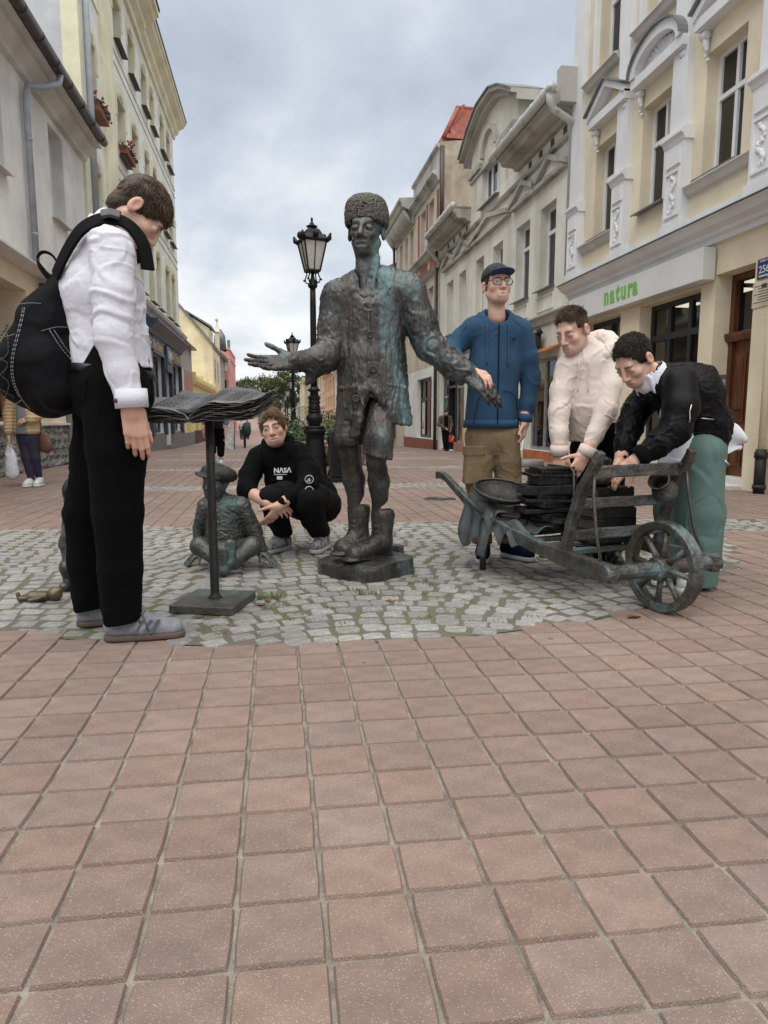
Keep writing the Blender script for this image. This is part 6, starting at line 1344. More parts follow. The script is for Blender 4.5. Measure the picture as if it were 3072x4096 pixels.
o = mb.build('engraved_script', m_brd); o.parent = bk; tag(o, kind='stuff')
sd = Sdf(.005); sd.chain([v(-.05, -.15, .01), v(-.03, -.08, .022), v(.0, .0, .045), (.03, .08, .07), (.055, .16, .085)], [.012, .018, .017, .02, .012], .01, flat=((0, 0, 1), .7)); sd.ell(v(-.065, -.165, .012), (.05, .022, .014), None, .02); o = child('bookmark', displace(sd.mesh(1), lambda V, N: .003*fbm(V*60, 2)), m_brd, bk)
# ------------------------------------------------------------------ sitting bronze boy
kb = place('bronze_statue', (-.285, 3.941), 'bronze child in a flat cap and knitted sweater sitting cross legged behind the lectern pole', 'statue')
sd = Sdf(.0055)
sd.cone(v(-.005, .01, .31), v(.0, .01, .15), .095, .112, .03, flat=(VX, .8)); sd.cone(v(-.095, .01, .345), v(.09, .01, .345), .045, .045, .04); sd.cone(v(-.02, 0, .36), v(-.025, -.01, .41), .035, .033, .02)
sd.chain([v(-.105, .0, .33), v(-.145, .05, .215), v(-.168, .05, .075)], [.046, .042, .032], .02); sd.chain([v(.10, .0, .335), v(.155, .02, .20), v(.20, .0, .09)], [.046, .042, .032], .02)
VF = displace(sd.mesh(1), lambda V, N: .0075*ridged(np.stack([V[:, 0]*52 + 1.5*np.sin(V[:, 2]*60), V[:, 1]*52, V[:, 2]*62], 1), 2) + .002)
s2 = Sdf(.005); s2.cone(v(.0, .0, .10), v(.0, 0, .09), .11, .10, .02, flat=((0, 0, 1), .7)); s2.chain([v(-.05, 0, .09), v(-.115, -.12, .135), v(.02, -.20, .055)], [.058, .050, .034], .02); s2.chain([v(.05, 0, .09), v(.175, -.12, .135), v(.085, -.23, .06)], [.058, .050, .034], .02)
for an, tip, heel in ((v(.02, -.20, .055), v(.045, -.285, .14), v(.05, -.285, .035)), (v(.10, -.225, .06), v(.085, -.25, .165), v(.08, -.26, .065))): s2.cone(an, heel, .034, .030, .015); s2.cone(heel, tip, .032, .031, .015, flat=((0, 1, 0), .6))
hand_sdf(s2, v(-.168, .045, .065), v(-.5, -.6, -.45), v(0, .0, -1), v(.6, -.6, 0), .72, curl=(.15,)*4); hand_sdf(s2, v(.205, -.005, .08), v(.75, -.5, -.40), v(0, 0, -1), v(-.5, -.7, 0), .72, curl=(.15,)*4)
s2.plane(v(0, 0, .004), v(0, 0, -1), .003, .5)
s3 = Sdf(.0045); Rk = frame((-.45, -1, .0), (0, 0, 1)); Tk = head_sdf(s3, (-.040, -.015, .478), Rk, .80, nose=.95, fat=.012)
V, F, M_, C = join([(*VF, 0, (1, 1, 1)), (*displace(s2.mesh(1), lambda V, N: .002*fbm(V*60, 2)), 0, (1, 1, 1)), (*displace(s3.mesh(1), lambda V, N: .0018*fbm(V*80, 2)), 0, (1, 1, 1))]); child('body', (V, F), m_brg, kb)
def bumpy_hair(root, T, R, s, m, seed, facec=(0, .085, -.045)):
    sd = Sdf(.005); sd.ell(T(0, -.012, .036), np.array((.082, .102, .088))*s, R, .01); sd.ell(T(*facec), np.array((.100, .078, .105))*s, R, .01, 's'); sd.plane(T(0, 0, -.06), R @ np.array((0, .3, -1.)), .01, .3)
    child('hair', displace(sd.mesh(1), lambda V, N: .006*ridged(np.stack([((V-T(0, 0, 0)) @ R)[:, 0]*90, ((V-T(0, 0, 0)) @ R)[:, 1]*90, V[:, 2]*25], 1)+seed, 2)), m, root)
bumpy_hair(kb, Tk, Rk, .84, m_brd, 3)
sd = Sdf(.005); Rc = frame((-.5, -1, .12), (.25, 0, 1)); cc = v(-.025, .01, .525); sd.ell(cc, (.098, .108, .050), Rc, .01); sd.ell(cc + Rc @ v(0, .01, -.055), (.085, .10, .05), Rc, .008, 's'); sd.ell(cc + Rc @ v(0, .085, -.018), (.075, .075, .012), Rc, .012); child('flat_cap', displace(sd.mesh(1), lambda V, N: .003*ridged(V*40, 2)), m_brd, kb)
# ------------------------------------------------------------------ bronze girl and doll
gi = place('bronze_statue', (-.985, 3.553), 'small greenish bronze girl half hidden behind the dark trousers of the backpack boy', 'statue')
sd = Sdf(.006); sd.cone(v(.03, 0, .32), v(.02, 0, .19), .058, .078, .03, flat=(VX, .85)); sd.cone(v(.02, 0, .19), v(.02, -.02, .12), .085, .07, .02); sd.cone(v(-.015, 0, .325), v(.08, 0, .325), .035, .035, .03); sd.chain([v(-.018, 0, .315), v(-.025, -.05, .22), v(.02, -.085, .34)], [.030, .028, .022], .02); sd.chain([v(.085, 0, .315), v(.10, -.06, .22), v(.08, -.1, .18)], [.030, .027, .02], .02)
sd.chain([v(-.0, -.02, .13), v(.0, -.09, .115), v(-.0, -.08, .045)], [.042, .038, .028], .02); sd.chain([v(.05, -.02, .13), v(.07, -.09, .115), v(.065, -.08, .045)], [.042, .038, .028], .02); sd.cone(v(0, -.07, .03), v(-.005, -.13, .028), .028, .024, .01); sd.cone(v(.065, -.07, .03), v(.07, -.13, .028), .028, .024, .01); sd.plane(v(0, 0, .003), v(0, 0, -1), .003, .4)
s3 = Sdf(.0045); Rg = frame((.35, -1, -.05)); Tg = head_sdf(s3, (.030, -.01, .452), Rg, .74, neck=v(.03, 0, .335), fat=.010)
V, F, M_, C = join([(*displace(sd.mesh(1), folds(.005, (26, 26, 12), 3.)), 0, (1, 1, 1)), (*displace(s3.mesh(1), lambda V, N: .0016*fbm(V*80, 2)), 0, (1, 1, 1))]); child('body', (V, F), m_brg, gi); bumpy_hair(gi, Tg, Rg, .80, m_brd, 6)
dl = empty('bronze_doll', (-1.08, 3.28, 0), 'small bronze doll lying on the setts by the girl statue', 'doll'); dl.rotation_euler.z = -.15
sd = Sdf(.004); sd.ell(v(.075, 0, .033), (.034, .032, .032), None, .006); sd.cone(v(.03, 0, .022), v(-.03, 0, .020), .024, .027, .012); sd.chain([v(-.03, -.012, .018), v(-.075, -.02, .014), v(-.085, -.02, .04)], [.014, .011, .009], .006); sd.chain([v(-.03, .012, .018), v(-.08, .02, .014)], [.014, .011], .006); sd.chain([v(.02, -.025, .02), v(-.02, -.045, .014)], [.011, .009], .006); sd.chain([v(.02, .025, .02), v(.0, .05, .02)], [.011, .009], .006); sd.ell(v(.10, .0, .05), (.012, .02, .012), None, .006)
child('body', displace(sd.mesh(1), lambda V, N: .002*fbm(V*90, 2)), bronze('polished_bronze', base=(.05, .045, .035), light=(.17, .13, .08), pamt=.3, seed=5., rough=.35, bmp=.3), dl)
# ------------------------------------------------------------------ bronze barrow
CO = np.array((1.64, 2.68, 0.)); C1 = np.array((.968, .250, 0.)); C2 = np.array((-.250, .968, 0.))
def cw(a, b, z): return tuple(CO + C1*a + C2*b + np.array((0, 0, z)))      # across, along (to the handles), up
ca = empty('bronze_barrow', tuple(CO), 'bronze wooden style wheelbarrow with spoked wheel, slatted back and long handles', 'wheelbarrow')
def beam(mb, pts, w_, h, up=(0, 0, 1)):
    """rectangular beam along points, w_ sideways and h high, lists allowed"""
    pts = [Vector(p) for p in pts]; k = len(pts); V = []
    for i, p in enumerate(pts):
        t = (pts[min(i+1, k-1)] - pts[max(i-1, 0)]).normalized(); sdv = t.cross(Vector(up)).normalized(); u = sdv.cross(t)
        a = (w_[i] if isinstance(w_, (list, tuple)) else w_)/2; b = (h[i] if isinstance(h, (list, tuple)) else h)/2
        V += [p - sdv*a - u*b, p + sdv*a - u*b, p + sdv*a + u*b, p - sdv*a + u*b]
    F = [(i*4+j, i*4+(j+1) % 4, i*4+4+(j+1) % 4, i*4+4+j) for i in range(k-1) for j in range(4)] + [(3, 2, 1, 0), tuple(range(4*k-4, 4*k))]
    return mb.add(V, F)
def rough(o, bev=.006, strength=.006, lv=2, ns=.03):
    b = o.modifiers.new('bevel', 'BEVEL'); b.width = bev; b.segments = 2; b.limit_method = 'ANGLE'
    sb = o.modifiers.new('sub', 'SUBSURF'); sb.subdivision_type = 'SIMPLE'; sb.levels = sb.render_levels = lv
    t = bpy.data.textures.get('cast_noise_%d' % int(ns*1000)) or bpy.data.textures.new('cast_noise_%d' % int(ns*1000), 'CLOUDS'); t.noise_scale = ns
    d = o.modifiers.new('rough', 'DISPLACE'); d.texture = t; d.strength = strength; d.texture_coords = 'GLOBAL'
    return o
for s_ in (-1, 1):
    mb = MB(); beam(mb, [cw(s_*.285, -.035, .19), cw(s_*.285, .12, .195), cw(s_*.285, .45, .215), cw(s_*.285, .80, .262), cw(s_*.290, 1.02, .315), cw(s_*.30, 1.20, .40), cw(s_*.315, 1.36, .487), cw(s_*.317, 1.42, .500), cw(s_*.318, 1.46, .498)], [.044]*5 + [.038, .036, .038, .042], [.075, .075, .066, .066, .06, .04, .036, .04, .045]); rough(mb.build('side_rail', m_brw, ca))
    mb = MB(); beam(mb, [cw(s_*.275, .30, .235), cw(s_*.272, .275, .36), cw(s_*.268, .215, .52), cw(s_*.262, .135, .645), cw(s_*.26, .115, .69)], [.036, .036, .036, .036, .030], [.052, .050, .046, .044, .036], up=C1); rough(mb.build('post', m_brw, ca))
    mb = MB(); mb.tube([cw(s_*.28, 1.0, .31), cw(s_*.272, 1.01, .16), cw(s_*.262, 1.03, .0)], [.026, .022, .018], 8); mb.build('leg', m_brd, ca)
    mb = MB(); mb.tube([cw(s_*.262 + .01, .16, .625), cw(s_*.272, .135, .50), cw(s_*.28, .10, .34), cw(s_*.285, .06, .235)], .0075, 7); mb.tube([cw(s_*.262, .15, .62), cw(s_*.235, .16, .625), cw(s_*.262, .185, .62)], .008, 6); mb.build('rope', m_brd, ca)
mb = MB(); mb.tube([cw(-.325, 0, .19), cw(-.30, 0, .19), cw(-.24, 0, .19), cw(-.05, 0, .188), cw(-.045, 0, .188), cw(.045, 0, .188), cw(.05, 0, .188), cw(.24, 0, .19), cw(.30, 0, .19), cw(.325, 0, .19)], [.038, .040, .032, .034, .052, .052, .034, .032, .040, .038], 12); rough(mb.build('axle', m_brw, ca), .003, .006)
wh = MB(); R1_, R0_ = .197, .160; nseg = 40; V = []
for i in range(nseg):
    a = 2*math.pi*i/nseg
    for r_, x in ((R0_, -.026), (R1_, -.030), (R1_, .030), (R0_, .026)): V.append(np.array(cw(x, 0, .197)) + C2*r_*math.cos(a) + np.array((0, 0, r_*math.sin(a))))
F = [(i*4+j, i*4+(j+1) % 4, ((i+1) % nseg)*4+(j+1) % 4, ((i+1) % nseg)*4+j) for i in range(nseg) for j in range(4)]
wh.add(V, F); wh = rough(wh.build('wheel', m_brw, ca), .006, .006)
for k in range(8):
    a = 2*math.pi*k/8 + .10; mb = MB(); c_, s_ = math.cos(a), math.sin(a); mb.tube([np.array(cw(0, 0, .19)) + C2*r_*c_ + np.array((0, 0, r_*s_)) for r_ in (.045, .09, .162)], [.017, .012, .016], 8); mb.build('spoke', m_brw, wh)
for z, b, h in ((.592, .178, .055), (.452, .245, .048), (.305, .285, .048)): mb = MB(); beam(mb, [cw(-.262, b, z), cw(-.1, b+.006, z + (.008 if z > .5 else 0)), cw(.1, b+.006, z + (.008 if z > .5 else 0)), cw(.262, b, z)], .026, h); rough(mb.build('back_bar', m_brw, ca))
for b, z in ((.40, .205), (.52, .215), (.64, .225), (.76, .24), (.90, .27)): mb = MB(); beam(mb, [cw(-.27, b, z), cw(.27, b, z)], .055, .022); rough(mb.build('slat', m_brw, ca), .003, .004)
for b in (.45, .85): mb = MB(); beam(mb, [cw(-.3, b, .19 if b < .6 else .24), cw(.3, b, .19 if b < .6 else .24)], .03, .03); mb.build('cross_bar', m_brd, ca)
# ------------------------------------------------------------------ bronze books, cloth, basket, pouch, jug
m_brk = bronze('book_bronze', base=(.010, .010, .011), light=(.030, .030, .031), pamt=.05, seed=14., rough=.5, bmp=.3)
def book(parent, c, wd, dp, h, rot, tilt, seed):
    """covers, page block with ribs; spine towards -y"""
    rr = random.Random(seed); M = Matrix.Translation(c) @ Matrix.Rotation(rot, 4, 'Z') @ Matrix.Rotation(tilt, 4, 'Y'); cv = .006
    b = MB(); b.box(-wd/2, wd/2, -dp/2, dp/2, 0, cv); b.box(-wd/2, wd/2, -dp/2, dp/2, h-cv, h); b.box(-wd/2, wd/2, -dp/2-.004, -dp/2+.004, .001, h-.001)
    for k in (-.25, .18): b.box(wd*k-.004, wd*k+.004, -dp/2-.009, -dp/2-.002, -.001, h+.001)
    b.v = [tuple(M @ Vector(p)) for p in b.v]; o = rough(b.build('book', m_brk, parent), .002, .004, 3, .03)
    g = MB(); n = max(3, int(h/.006))
    for k in range(n): z0 = cv + (h-2*cv)*k/n; j = rr.uniform(-.004, .003); g.box(-wd/2+.006+j, wd/2-.006-j, -dp/2+.004, dp/2-.008+j, z0+.0006, z0 + (h-2*cv)/n-.0006)
    g.v = [tuple(M @ Vector(p)) for p in g.v]; tag(g.build('page_block', m_brk, o), kind='stuff')
s1 = empty('book_stack', cw(-.03, .72, .25), 'tall stack of black bronze books tied with cord on the barrow', 'book stack')
z = .268; rr = random.Random(2)
for i, (wd, dp, h, rot, dx) in enumerate([(.31, .22, .028, .75, .06), (.27, .22, .026, .95, .05), (.25, .20, .030, .55, .035), (.28, .19, .020, .28, -.02), (.235, .20, .030, .52, .02), (.26, .19, .016, .20, -.02), (.225, .18, .022, .36, .01), (.27, .19, .046, .22, -.015), (.205, .17, .040, .34, .01), (.235, .17, .014, .26, -.005), (.20, .16, .018, .42, .012), (.185, .16, .014, .30, .01)]):
    book(s1, cw(-.05 + dx, .74, z), wd, dp, h, rot - .30, rr.uniform(-.05, .05), i); z += h + .001
mb = MB(); p = lambda a, b, z_: cw(-.05 + a, .74 + b, z_); mb.tube([p(.05, -.10, z+.004), p(.055, -.125, z-.02), p(.055, -.135, .45), p(.04, -.14, .42), p(.06, -.15, .36), p(.05, -.15, .31)], .005, 6); mb.tube([p(.06, -.14, .43), p(.09, -.15, .40), p(.085, -.155, .33)], .004, 6); mb.ball(p(.055, -.14, .44), .014, 7, 5); mb.tube([p(.05, -.10, z+.004), p(.05, .08, z+.004)], .005, 6); mb.build('cord', m_brd, s1)
for k, (a, b, z0, r) in enumerate([(-.17, .84, .285, .9), (-.16, .85, .312, .6)]): book(s1, cw(a, b, z0), .20, .15, .026, r, .05, 40+k)
s2_ = empty('book_stack', cw(.12, .47, .23), 'lower stack of thick bronze books behind the barrow bars, under the pouch', 'book stack')
z = .232
for i, (wd, dp, h, rot) in enumerate([(.27, .20, .060, .05), (.26, .19, .055, .12), (.25, .19, .050, .0), (.245, .18, .048, -.05), (.22, .18, .05, .06)]): book(s2_, cw(.10, .50, z), wd, dp, h, rot + .2, 0, 20+i); z += h + .001
ztop2 = z
o = empty('bronze_pouch', cw(.08, .48, z), 'crumpled bronze drawstring pouch on the lower book stack', 'pouch')
c = np.array(cw(.06, .47, z)); sd = Sdf(.005); sd.ell(c + v(0, 0, .036), (.068, .058, .040), None, .01); sd.cone(c + v(0, 0, .06), c + v(.01, 0, .10), .03, .012, .02); sd.cone(c + v(.01, 0, .098), c + v(.018, 0, .128), .012, .026, .006); sd.plane(c + v(0, 0, .001), v(0, 0, -1), .003, .2); sd.ell(c + v(.02, 0, .140), (.02, .016, .02), None, .004, 's')
ob_ = arr_mesh('bag', *displace(sd.mesh(1), lambda V, N: .006*ridged(np.stack([np.arctan2(V[:, 1]-c[1], V[:, 0]-c[0])*2.6, V[:, 2]*14, 0*V[:, 0]], 1)+4, 2)), m_brd, o, smooth=True)
jr = empty('bronze_jug', cw(.2, .22, .5), 'grey bronze jug with handle fixed to the far barrow post', 'jug')
c = Vector(cw(.205, .215, .505)); Mj = (Matrix.Rotation(rad(-48), 3, Vector(C2)) @ Matrix.Rotation(rad(18), 3, 'X'))
mb = MB(); mb.lathe([(.0, -.075), (.030, -.072), (.052, -.045), (.060, -.012), (.050, .020), (.034, .040), (.036, .058), (.050, .078), (.047, .079), (.030, .055), (.028, .035), (.04, .01), (.0, -.02)], c, 20, M=Mj); mb.build('body', m_brw, jr)
mb = MB(); mb.tube([c + Mj @ Vector(q) for q in ((.036, 0, .060), (.075, 0, .065), (.088, 0, .035), (.075, 0, .005), (.055, 0, -.005))], [.010, .009, .009, .009, .01], 7); mb.build('handle', m_brw, jr)
# wicker basket lid
bs_ = empty('wicker_basket', cw(-.22, .98, .40), 'flat bronze wicker basket tipped on the cloth of the barrow', 'basket')
c = np.array(cw(-.20, .95, .405)); Rb = frame((.55, .75, .45), (-.25, -.62, .60)); V = []; F = []; nr, na = 12, 56
for i in range(nr+1):
    r_ = i/nr
    for j in range(na):
        a = 2*math.pi*j/na; wv = .0055*math.sin(a*28)*(1 if i % 2 else -1)*min(1, r_*3); V.append(c + Rb @ np.array((.155*r_*math.cos(a), .098*r_*math.sin(a), .050*r_**3 + wv)))
for i in range(nr):
    for j in range(na): F.append((i*na+j, i*na+(j+1) % na, (i+1)*na+(j+1) % na, (i+1)*na+j))
n0 = len(V); V2 = V + [p_ - Rb[:, 2]*.012 for p_ in V]; F2 = F + [tuple(q+n0 for q in f[::-1]) for f in F] + [(nr*na+j, nr*na+(j+1) % na, n0+nr*na+(j+1) % na, n0+nr*na+j) for j in range(na)]
arr_mesh('woven_tray', V2, F2, m_brd, bs_, smooth=True)
mb = MB()
for k in range(3):
    mb.tube([c + Rb @ np.array((.155*math.cos(t), .098*math.sin(t), .052 + .004*math.sin(24*t + k*2.1))) for t in np.linspace(0, 6.283, 60)], .0055, 6, cap=False)
mb.tube([c + Rb @ np.array((.02*math.cos(t)*t/10, .02*math.sin(t)*t/10, .006)) for t in np.linspace(0, 12, 30)], .004, 5); mb.build('rim', m_brd, bs_)
# cloths
m_clo = bronze('cloth_bronze', base=(.045, .048, .050), light=(.11, .115, .12), pamt=.08, seed=3., rough=.6, bmp=.35, bsc=150)
def sheet(parent, name, fn, nu, nv, th, m):
    V = [fn(i/nu, j/nv) for i in range(nu+1) for j in range(nv+1)]; V = np.array(V); st_ = nv+1
    Fq = [(i*st_+j, (i+1)*st_+j, (i+1)*st_+j+1, i*st_+j+1) for i in range(nu) for j in range(nv)]; o = arr_mesh(name, V, Fq, m, parent, smooth=True)
    s_ = o.modifiers.new('thick', 'SOLIDIFY'); s_.thickness = th; s_.offset = 0; sb = o.modifiers.new('sub', 'SUBSURF'); sb.levels = sb.render_levels = 1; return o
cl = empty('draped_cloth', cw(-.28, 1.05, .33), 'ragged bronze cloth draped over the near barrow handle', 'cloth')
def drape(u, q):
    b = .86 + .30*u + .02*math.sin(9*q); s = -.06 + .42*q                    # s runs over the rail and down
    if s < .17: a = -.12 - s; z = .372 - .16*max(0, .10 - abs(s-.05))*.3 + .012*math.sin(14*u+5*s)
    else: t = s-.17; a = -.295 - .06*math.sin(min(t*8, 1.5)) - .025*math.sin(18*u)*t*4; z = .355 - t*1.05 - .03*math.sin(11*u+1)*t*5
    z += (.30*(u-.5)*.25)
    if q > .9: z += .02*math.sin(25*u) + .012*math.sin(61*u)
    return cw(a + .008*math.sin(20*u+9*q), b + .012*math.sin(13*q), z)
sheet(cl, 'cloth', drape, 26, 26, .006, m_clo)
cl2 = empty('crumpled_sheet', cw(-.2, .8, .3), 'crumpled bronze leather piece under the books on the rail', 'cloth')
def crump(u, q):
    b = .62 + .34*u; a = -.02 - .31*q; z = .272 + .06*u + .018*math.sin(10*u+6*q) + .014*math.sin(19*q-4*u) - (.07*max(0, q-.82)*5*(1 + .5*math.sin(20*u)))
    return cw(a, b + .015*math.sin(14*q), z)
sheet(cl2, 'cloth', crump, 22, 22, .006, m_clo)
# ------------------------------------------------------------------ people
def fabric(name, col, rough=.85, var=.10, bump=.5, bscale=48, sheen=.0, scale=7, **k): return mat(name, col, rough, var=var, scale=scale, bump=.28, bscale=48, bdist=.008, sheen=sheen, **k)
m_shirt = fabric('white_cotton', (.62, .62, .68), .8, var=.03); m_blackt = fabric('black_wool', (.0022, .0022, .0026), .95, bump=.15, spec=.12); m_pack = fabric('black_nylon', (.0035, .0035, .0045), .8, bump=.35, spec=.15, bscale=700)
m_suede = fabric('grey_suede', (.22, .225, .25), .95, var=.16, scale=30); m_gum = mat('brown_gum_sole', (.095, .062, .052), .7, var=.15); m_dkg = fabric('dark_grey_leather', (.07, .07, .085), .6)
m_hood = fabric('black_hoodie', (.0028, .0028, .003), .95, spec=.15); m_jean = fabric('black_denim', (.0055, .0055, .006), .95, spec=.2, var=.3, scale=12); m_blue = fabric('blue_sweatshirt', (.018, .062, .125), .9, var=.12); m_khaki = fabric('khaki_cotton', (.215, .148, .080), .9, var=.14)
m_creamh = fabric('cream_fleece', (.66, .565, .505), .9, var=.05); m_bomb = mat('black_satin', (.0024, .0024, .0030), .5, var=.2, scale=6, bump=.1, bscale=200, spec=.16); m_teal = fabric('grey_green_cloth', (.085, .145, .130), .85, var=.10); m_navyk = fabric('navy_knit', (.007, .011, .030), .95, spec=.2); m_wsole = mat('white_sole', (.60, .61, .64), .6, var=.06)
m_stitch = mat('white_stitching', (.26, .26, .27), .8); m_cap = fabric('grey_wool_cap', (.035, .038, .045), .95, var=.4, scale=60); m_capb = fabric('blue_visor', (.020, .050, .13), .8)
def person_body(root, head, hands, limbs=(), core=(), iris=(.10, .13, .14), brow=(.07, .045, .028), look=(0, 0), closed=0., tint=(1, 1, 1), blush=0., h=.0042):
    """head: (sdf, T, R, s, center); hands, limbs: sdfs; core: joint chains inside the clothes. One skin surface for the whole person"""
    sdh, T, R, s, c = head; B_ = Sdf(h); B_.P = list(sdh.P)
    for pts in core: B_.chain([np.array(p_, float) for p_ in pts], [.028]*len(pts), .01)
    for h_ in list(limbs) + list(hands): B_.P += h_.P
    V, F = B_.mesh(1); tint = np.array(tint); hc = np.array(c); near = np.linalg.norm(V-hc, axis=1) < .17*s
    C = np.ones((len(V), 3))*np.array((.97, .90, .88)); C[near] = skin_cols(V[near], hc, R, s, blush)
    parts = [(V, F, 0, C*tint)]
    for b in face_bits(T, R, s, iris, brow, look, closed): parts.append((b[0], b[1], b[2], b[3]))
    V, F, M_, C = join(parts)
    return child('body', (V, F), [m_skin, m_eye, m_browm], root, mi=M_, cols=C)
def band(root, name, c, R, a, b, h, m, th=.004, n=28, wav=0.):
    """elliptical band round axis R[:,2]"""
    c = np.array(c, float); V = []
    for i in range(n):
        t = 2*math.pi*i/n
        for r_, z in ((0, -h/2), (th, -h/2), (th, h/2), (0, h/2)): V.append(c + R @ np.array(((a+r_)*math.cos(t), (b+r_)*math.sin(t), z + wav*math.sin(3*t))))
    F = [(i*4+j, ((i+1) % n)*4+j, ((i+1) % n)*4+(j+1) % 4, i*4+(j+1) % 4) for i in range(n) for j in range(4)]
    return child(name, (np.array(V), F), m, root)
def strap(root, name, pts, w_, th, m, axis):
    """flat webbing lying on a body; axis: (u, v) of the vertical line it wraps round"""
    mb = MB(); pts = [Vector(p) for p in pts]; k = len(pts); V = []
    for i, p in enumerate(pts):
        t = (pts[min(i+1, k-1)] - pts[max(i-1, 0)]).normalized(); o_ = Vector((p.x-axis[0], p.y-axis[1], (p.z-axis[2]) if len(axis) > 2 else 0.)); o_ = (o_ - t*o_.dot(t)).normalized(); s_ = t.cross(o_)
        V += [p - s_*w_/2 - o_*th/2, p + s_*w_/2 - o_*th/2, p + s_*w_/2 + o_*th/2, p - s_*w_/2 + o_*th/2]
    F = [(i*4+j, i*4+(j+1) % 4, i*4+4+(j+1) % 4, i*4+4+j) for i in range(k-1) for j in range(4)] + [(3, 2, 1, 0), tuple(range(4*k-4, 4*k))]
    mb.add(V, F, 0, False); o = mb.build(name, m); o.parent = root
    b = o.modifiers.new('bev', 'BEVEL'); b.width = .003; b.segments = 2
    return o
def spline(P, n=6):
    P = [np.array(p, float) for p in P]; out = []
    for i in range(len(P)-1):
        a, b, c, d = P[max(i-1, 0)], P[i], P[i+1], P[min(i+2, len(P)-1)]
        for k in range(n): t = k/n; out.append(.5*((2*b) + (c-a)*t + (2*a-5*b+4*c-d)*t*t + (3*b-a-3*c+d)*t**3))
    return out + [P[-1]]
def on_surf(V, u, z, off=.003, rad_=.012):
    """front point of a mesh towards the camera (small v) at given u, z"""
    m = (np.abs(V[:, 0]-u) < rad_) & (np.abs(V[:, 2]-z) < rad_)
    return (u, (V[m, 1].min() if m.any() else 0) - off, z)
# ---- boy with the backpack
A = place('person', (-.708, 2.695), 'boy in white shirt and black trousers looking down, wearing a backpack', 'person')
sd = Sdf(.0055, .008)
sd.cone(v(.125, .0, 1.40), v(.118, 0, 1.28), .108, .140, .04, flat=((.35, -1, 0), 1.30)); sd.cone(v(.118, 0, 1.28), v(.130, 0, 1.06), .140, .138, .04, flat=((.35, -1, 0), 1.2)); sd.cone(v(.130, 0, 1.06), v(.140, 0, .985), .138, .150, .03, flat=((.35, -1, 0), 1.1)); sd.cone(v(.210, -.145, 1.395), v(.06, .15, 1.42), .074, .074, .05); sd.cone(v(.14, 0, 1.43), v(.15, 0, 1.50), .085, .068, .04)
sd.plane(v(.13, 0, .985), v(.10, 0, -1), .006, .3)
sd.chain([v(.215, -.160, 1.380), v(.220, -.19, 1.24), v(.222, -.205, 1.10), v(.246, -.205, .98), v(.268, -.205, .875)], [.078, .073, .067, .060, .052], .02); sd.chain([v(.06, .165, 1.40), v(.05, .215, 1.16), v(.10, .18, .92)], [.083, .072, .055], .02)
sd.plane(v(.271, -.205, .862), v(.06, 0, -1), .004, .07)
_f1 = folds(.011, (7, 7, 13), 1.); _f2 = folds(.006, (16, 16, 9), 6.)
shirtf = lambda V, N: _f1(V, N) + _f2(V, N)
child('shirt', displace(sd.mesh(1), shirtf), m_shirt, A)
band(A, 'cuff', (.271, -.205, .893), frame((0, 1, 0), (-.06, 0, 1)), .050, .050, .062, m_shirt, .0045); mb = MB(); mb.lathe([(.008, 0), (.008, .004), (.001, .005)], n=10, M=Matrix.Rotation(rad(90), 3, 'X')); o = mb.build('button', mat('dark_button', (.03, .03, .025), .3)); o.parent = A; o.location = (.235, -.247, .885)
sdc = Sdf(.005); Rn = frame((.9, .2, -.35), (.35, 0, .93)); cc = v(.150, .0, 1.480); sdc.cone(cc - Rn[:, 2]*.030, cc + Rn[:, 2]*.036, .096, .078, .008); sdc.cone(cc - Rn[:, 2]*.07, cc + Rn[:, 2]*.08, .086, .068, .006, 's'); sdc.plane(cc + Rn[:, 2]*.036, Rn[:, 2], .004, .2); child('collar', displace(sdc.mesh(1), lambda V, N: .002*fbm(V*30, 2)), m_shirt, A)
sdh = Sdf(.0042); Ra = frame((.56, .22, -.80), (.78, .28, .55)); ca_ = v(.258, .0, 1.556); Ta = head_sdf(sdh, ca_, Ra, .97, neck=v(.160, .0, 1.455))
hR = Sdf(.0034); tips = hand_sdf(hR, v(.272, -.205, .858), v(.10, .03, -1), v(-.35, .9, 0), v(1, .35, .1), .97, curl=(.26, .32, .36, .40), spread=.03, thumb=(.92, .25, .30), tcurl=.25); hR.cone(v(.268, -.205, .91), v(.272, -.205, .85), .034, .031, .02)
hL = Sdf(.005); hand_sdf(hL, v(.12, .16, .88), v(.1, 0, -1), v(-.3, -.9, 0), v(1, -.3, 0), 1.0)
person_body(A, (sdh, Ta, Ra, .97, ca_), [hR, hL], brow=(.03, .018, .012), closed=.6, core=[[(.272,-.205,.88),(.24,-.2,1.10),(.225,-.16,1.38),(.16,0,1.45)],[(.12,.16,.90),(.05,.21,1.16),(.06,.16,1.4),(.16,0,1.45)]])
m_hbr = hair_mat('brown_hair', (.105, .066, .042), (.040, .024, .015))
def flA(l): return (0.25*np.sign(l[0]+1e-6)*.4, .75 if l[2] > .03 else .15, -.35 if l[2] > .05 else -1.0)
hair(A, Ta, Ra, .97, m_hbr, 5200, lambda l: .046 if l[2] > .05 else (.032 if l[2] > .0 else .016), flA, cap=1.07, wid=.0021, curl=.16, seed=1, lift=.17, facec=(0, .098, -.046), face=(.100, .072, .110), low=(-.085, .0), jit=.20, nape=1)
sd = Sdf(.007)
sd.cone(v(.135, 0, 1.02), v(.125, 0, .93), .132, .150, .03, flat=((.35, -1, 0), 1.12)); sd.chain([v(.165, -.085, .94), v(.165, -.085, .72), v(.158, -.08, .489), v(.150, -.065, .28), v(.142, -.05, .09)], [.112, .102, .087, .078, .070], .02); sd.chain([v(.075, .085, .94), v(.035, .09, .70), v(-.03, .10, .465), v(-.045, .115, .27), v(-.052, .13, .07)], [.112, .099, .084, .075, .066], .02)
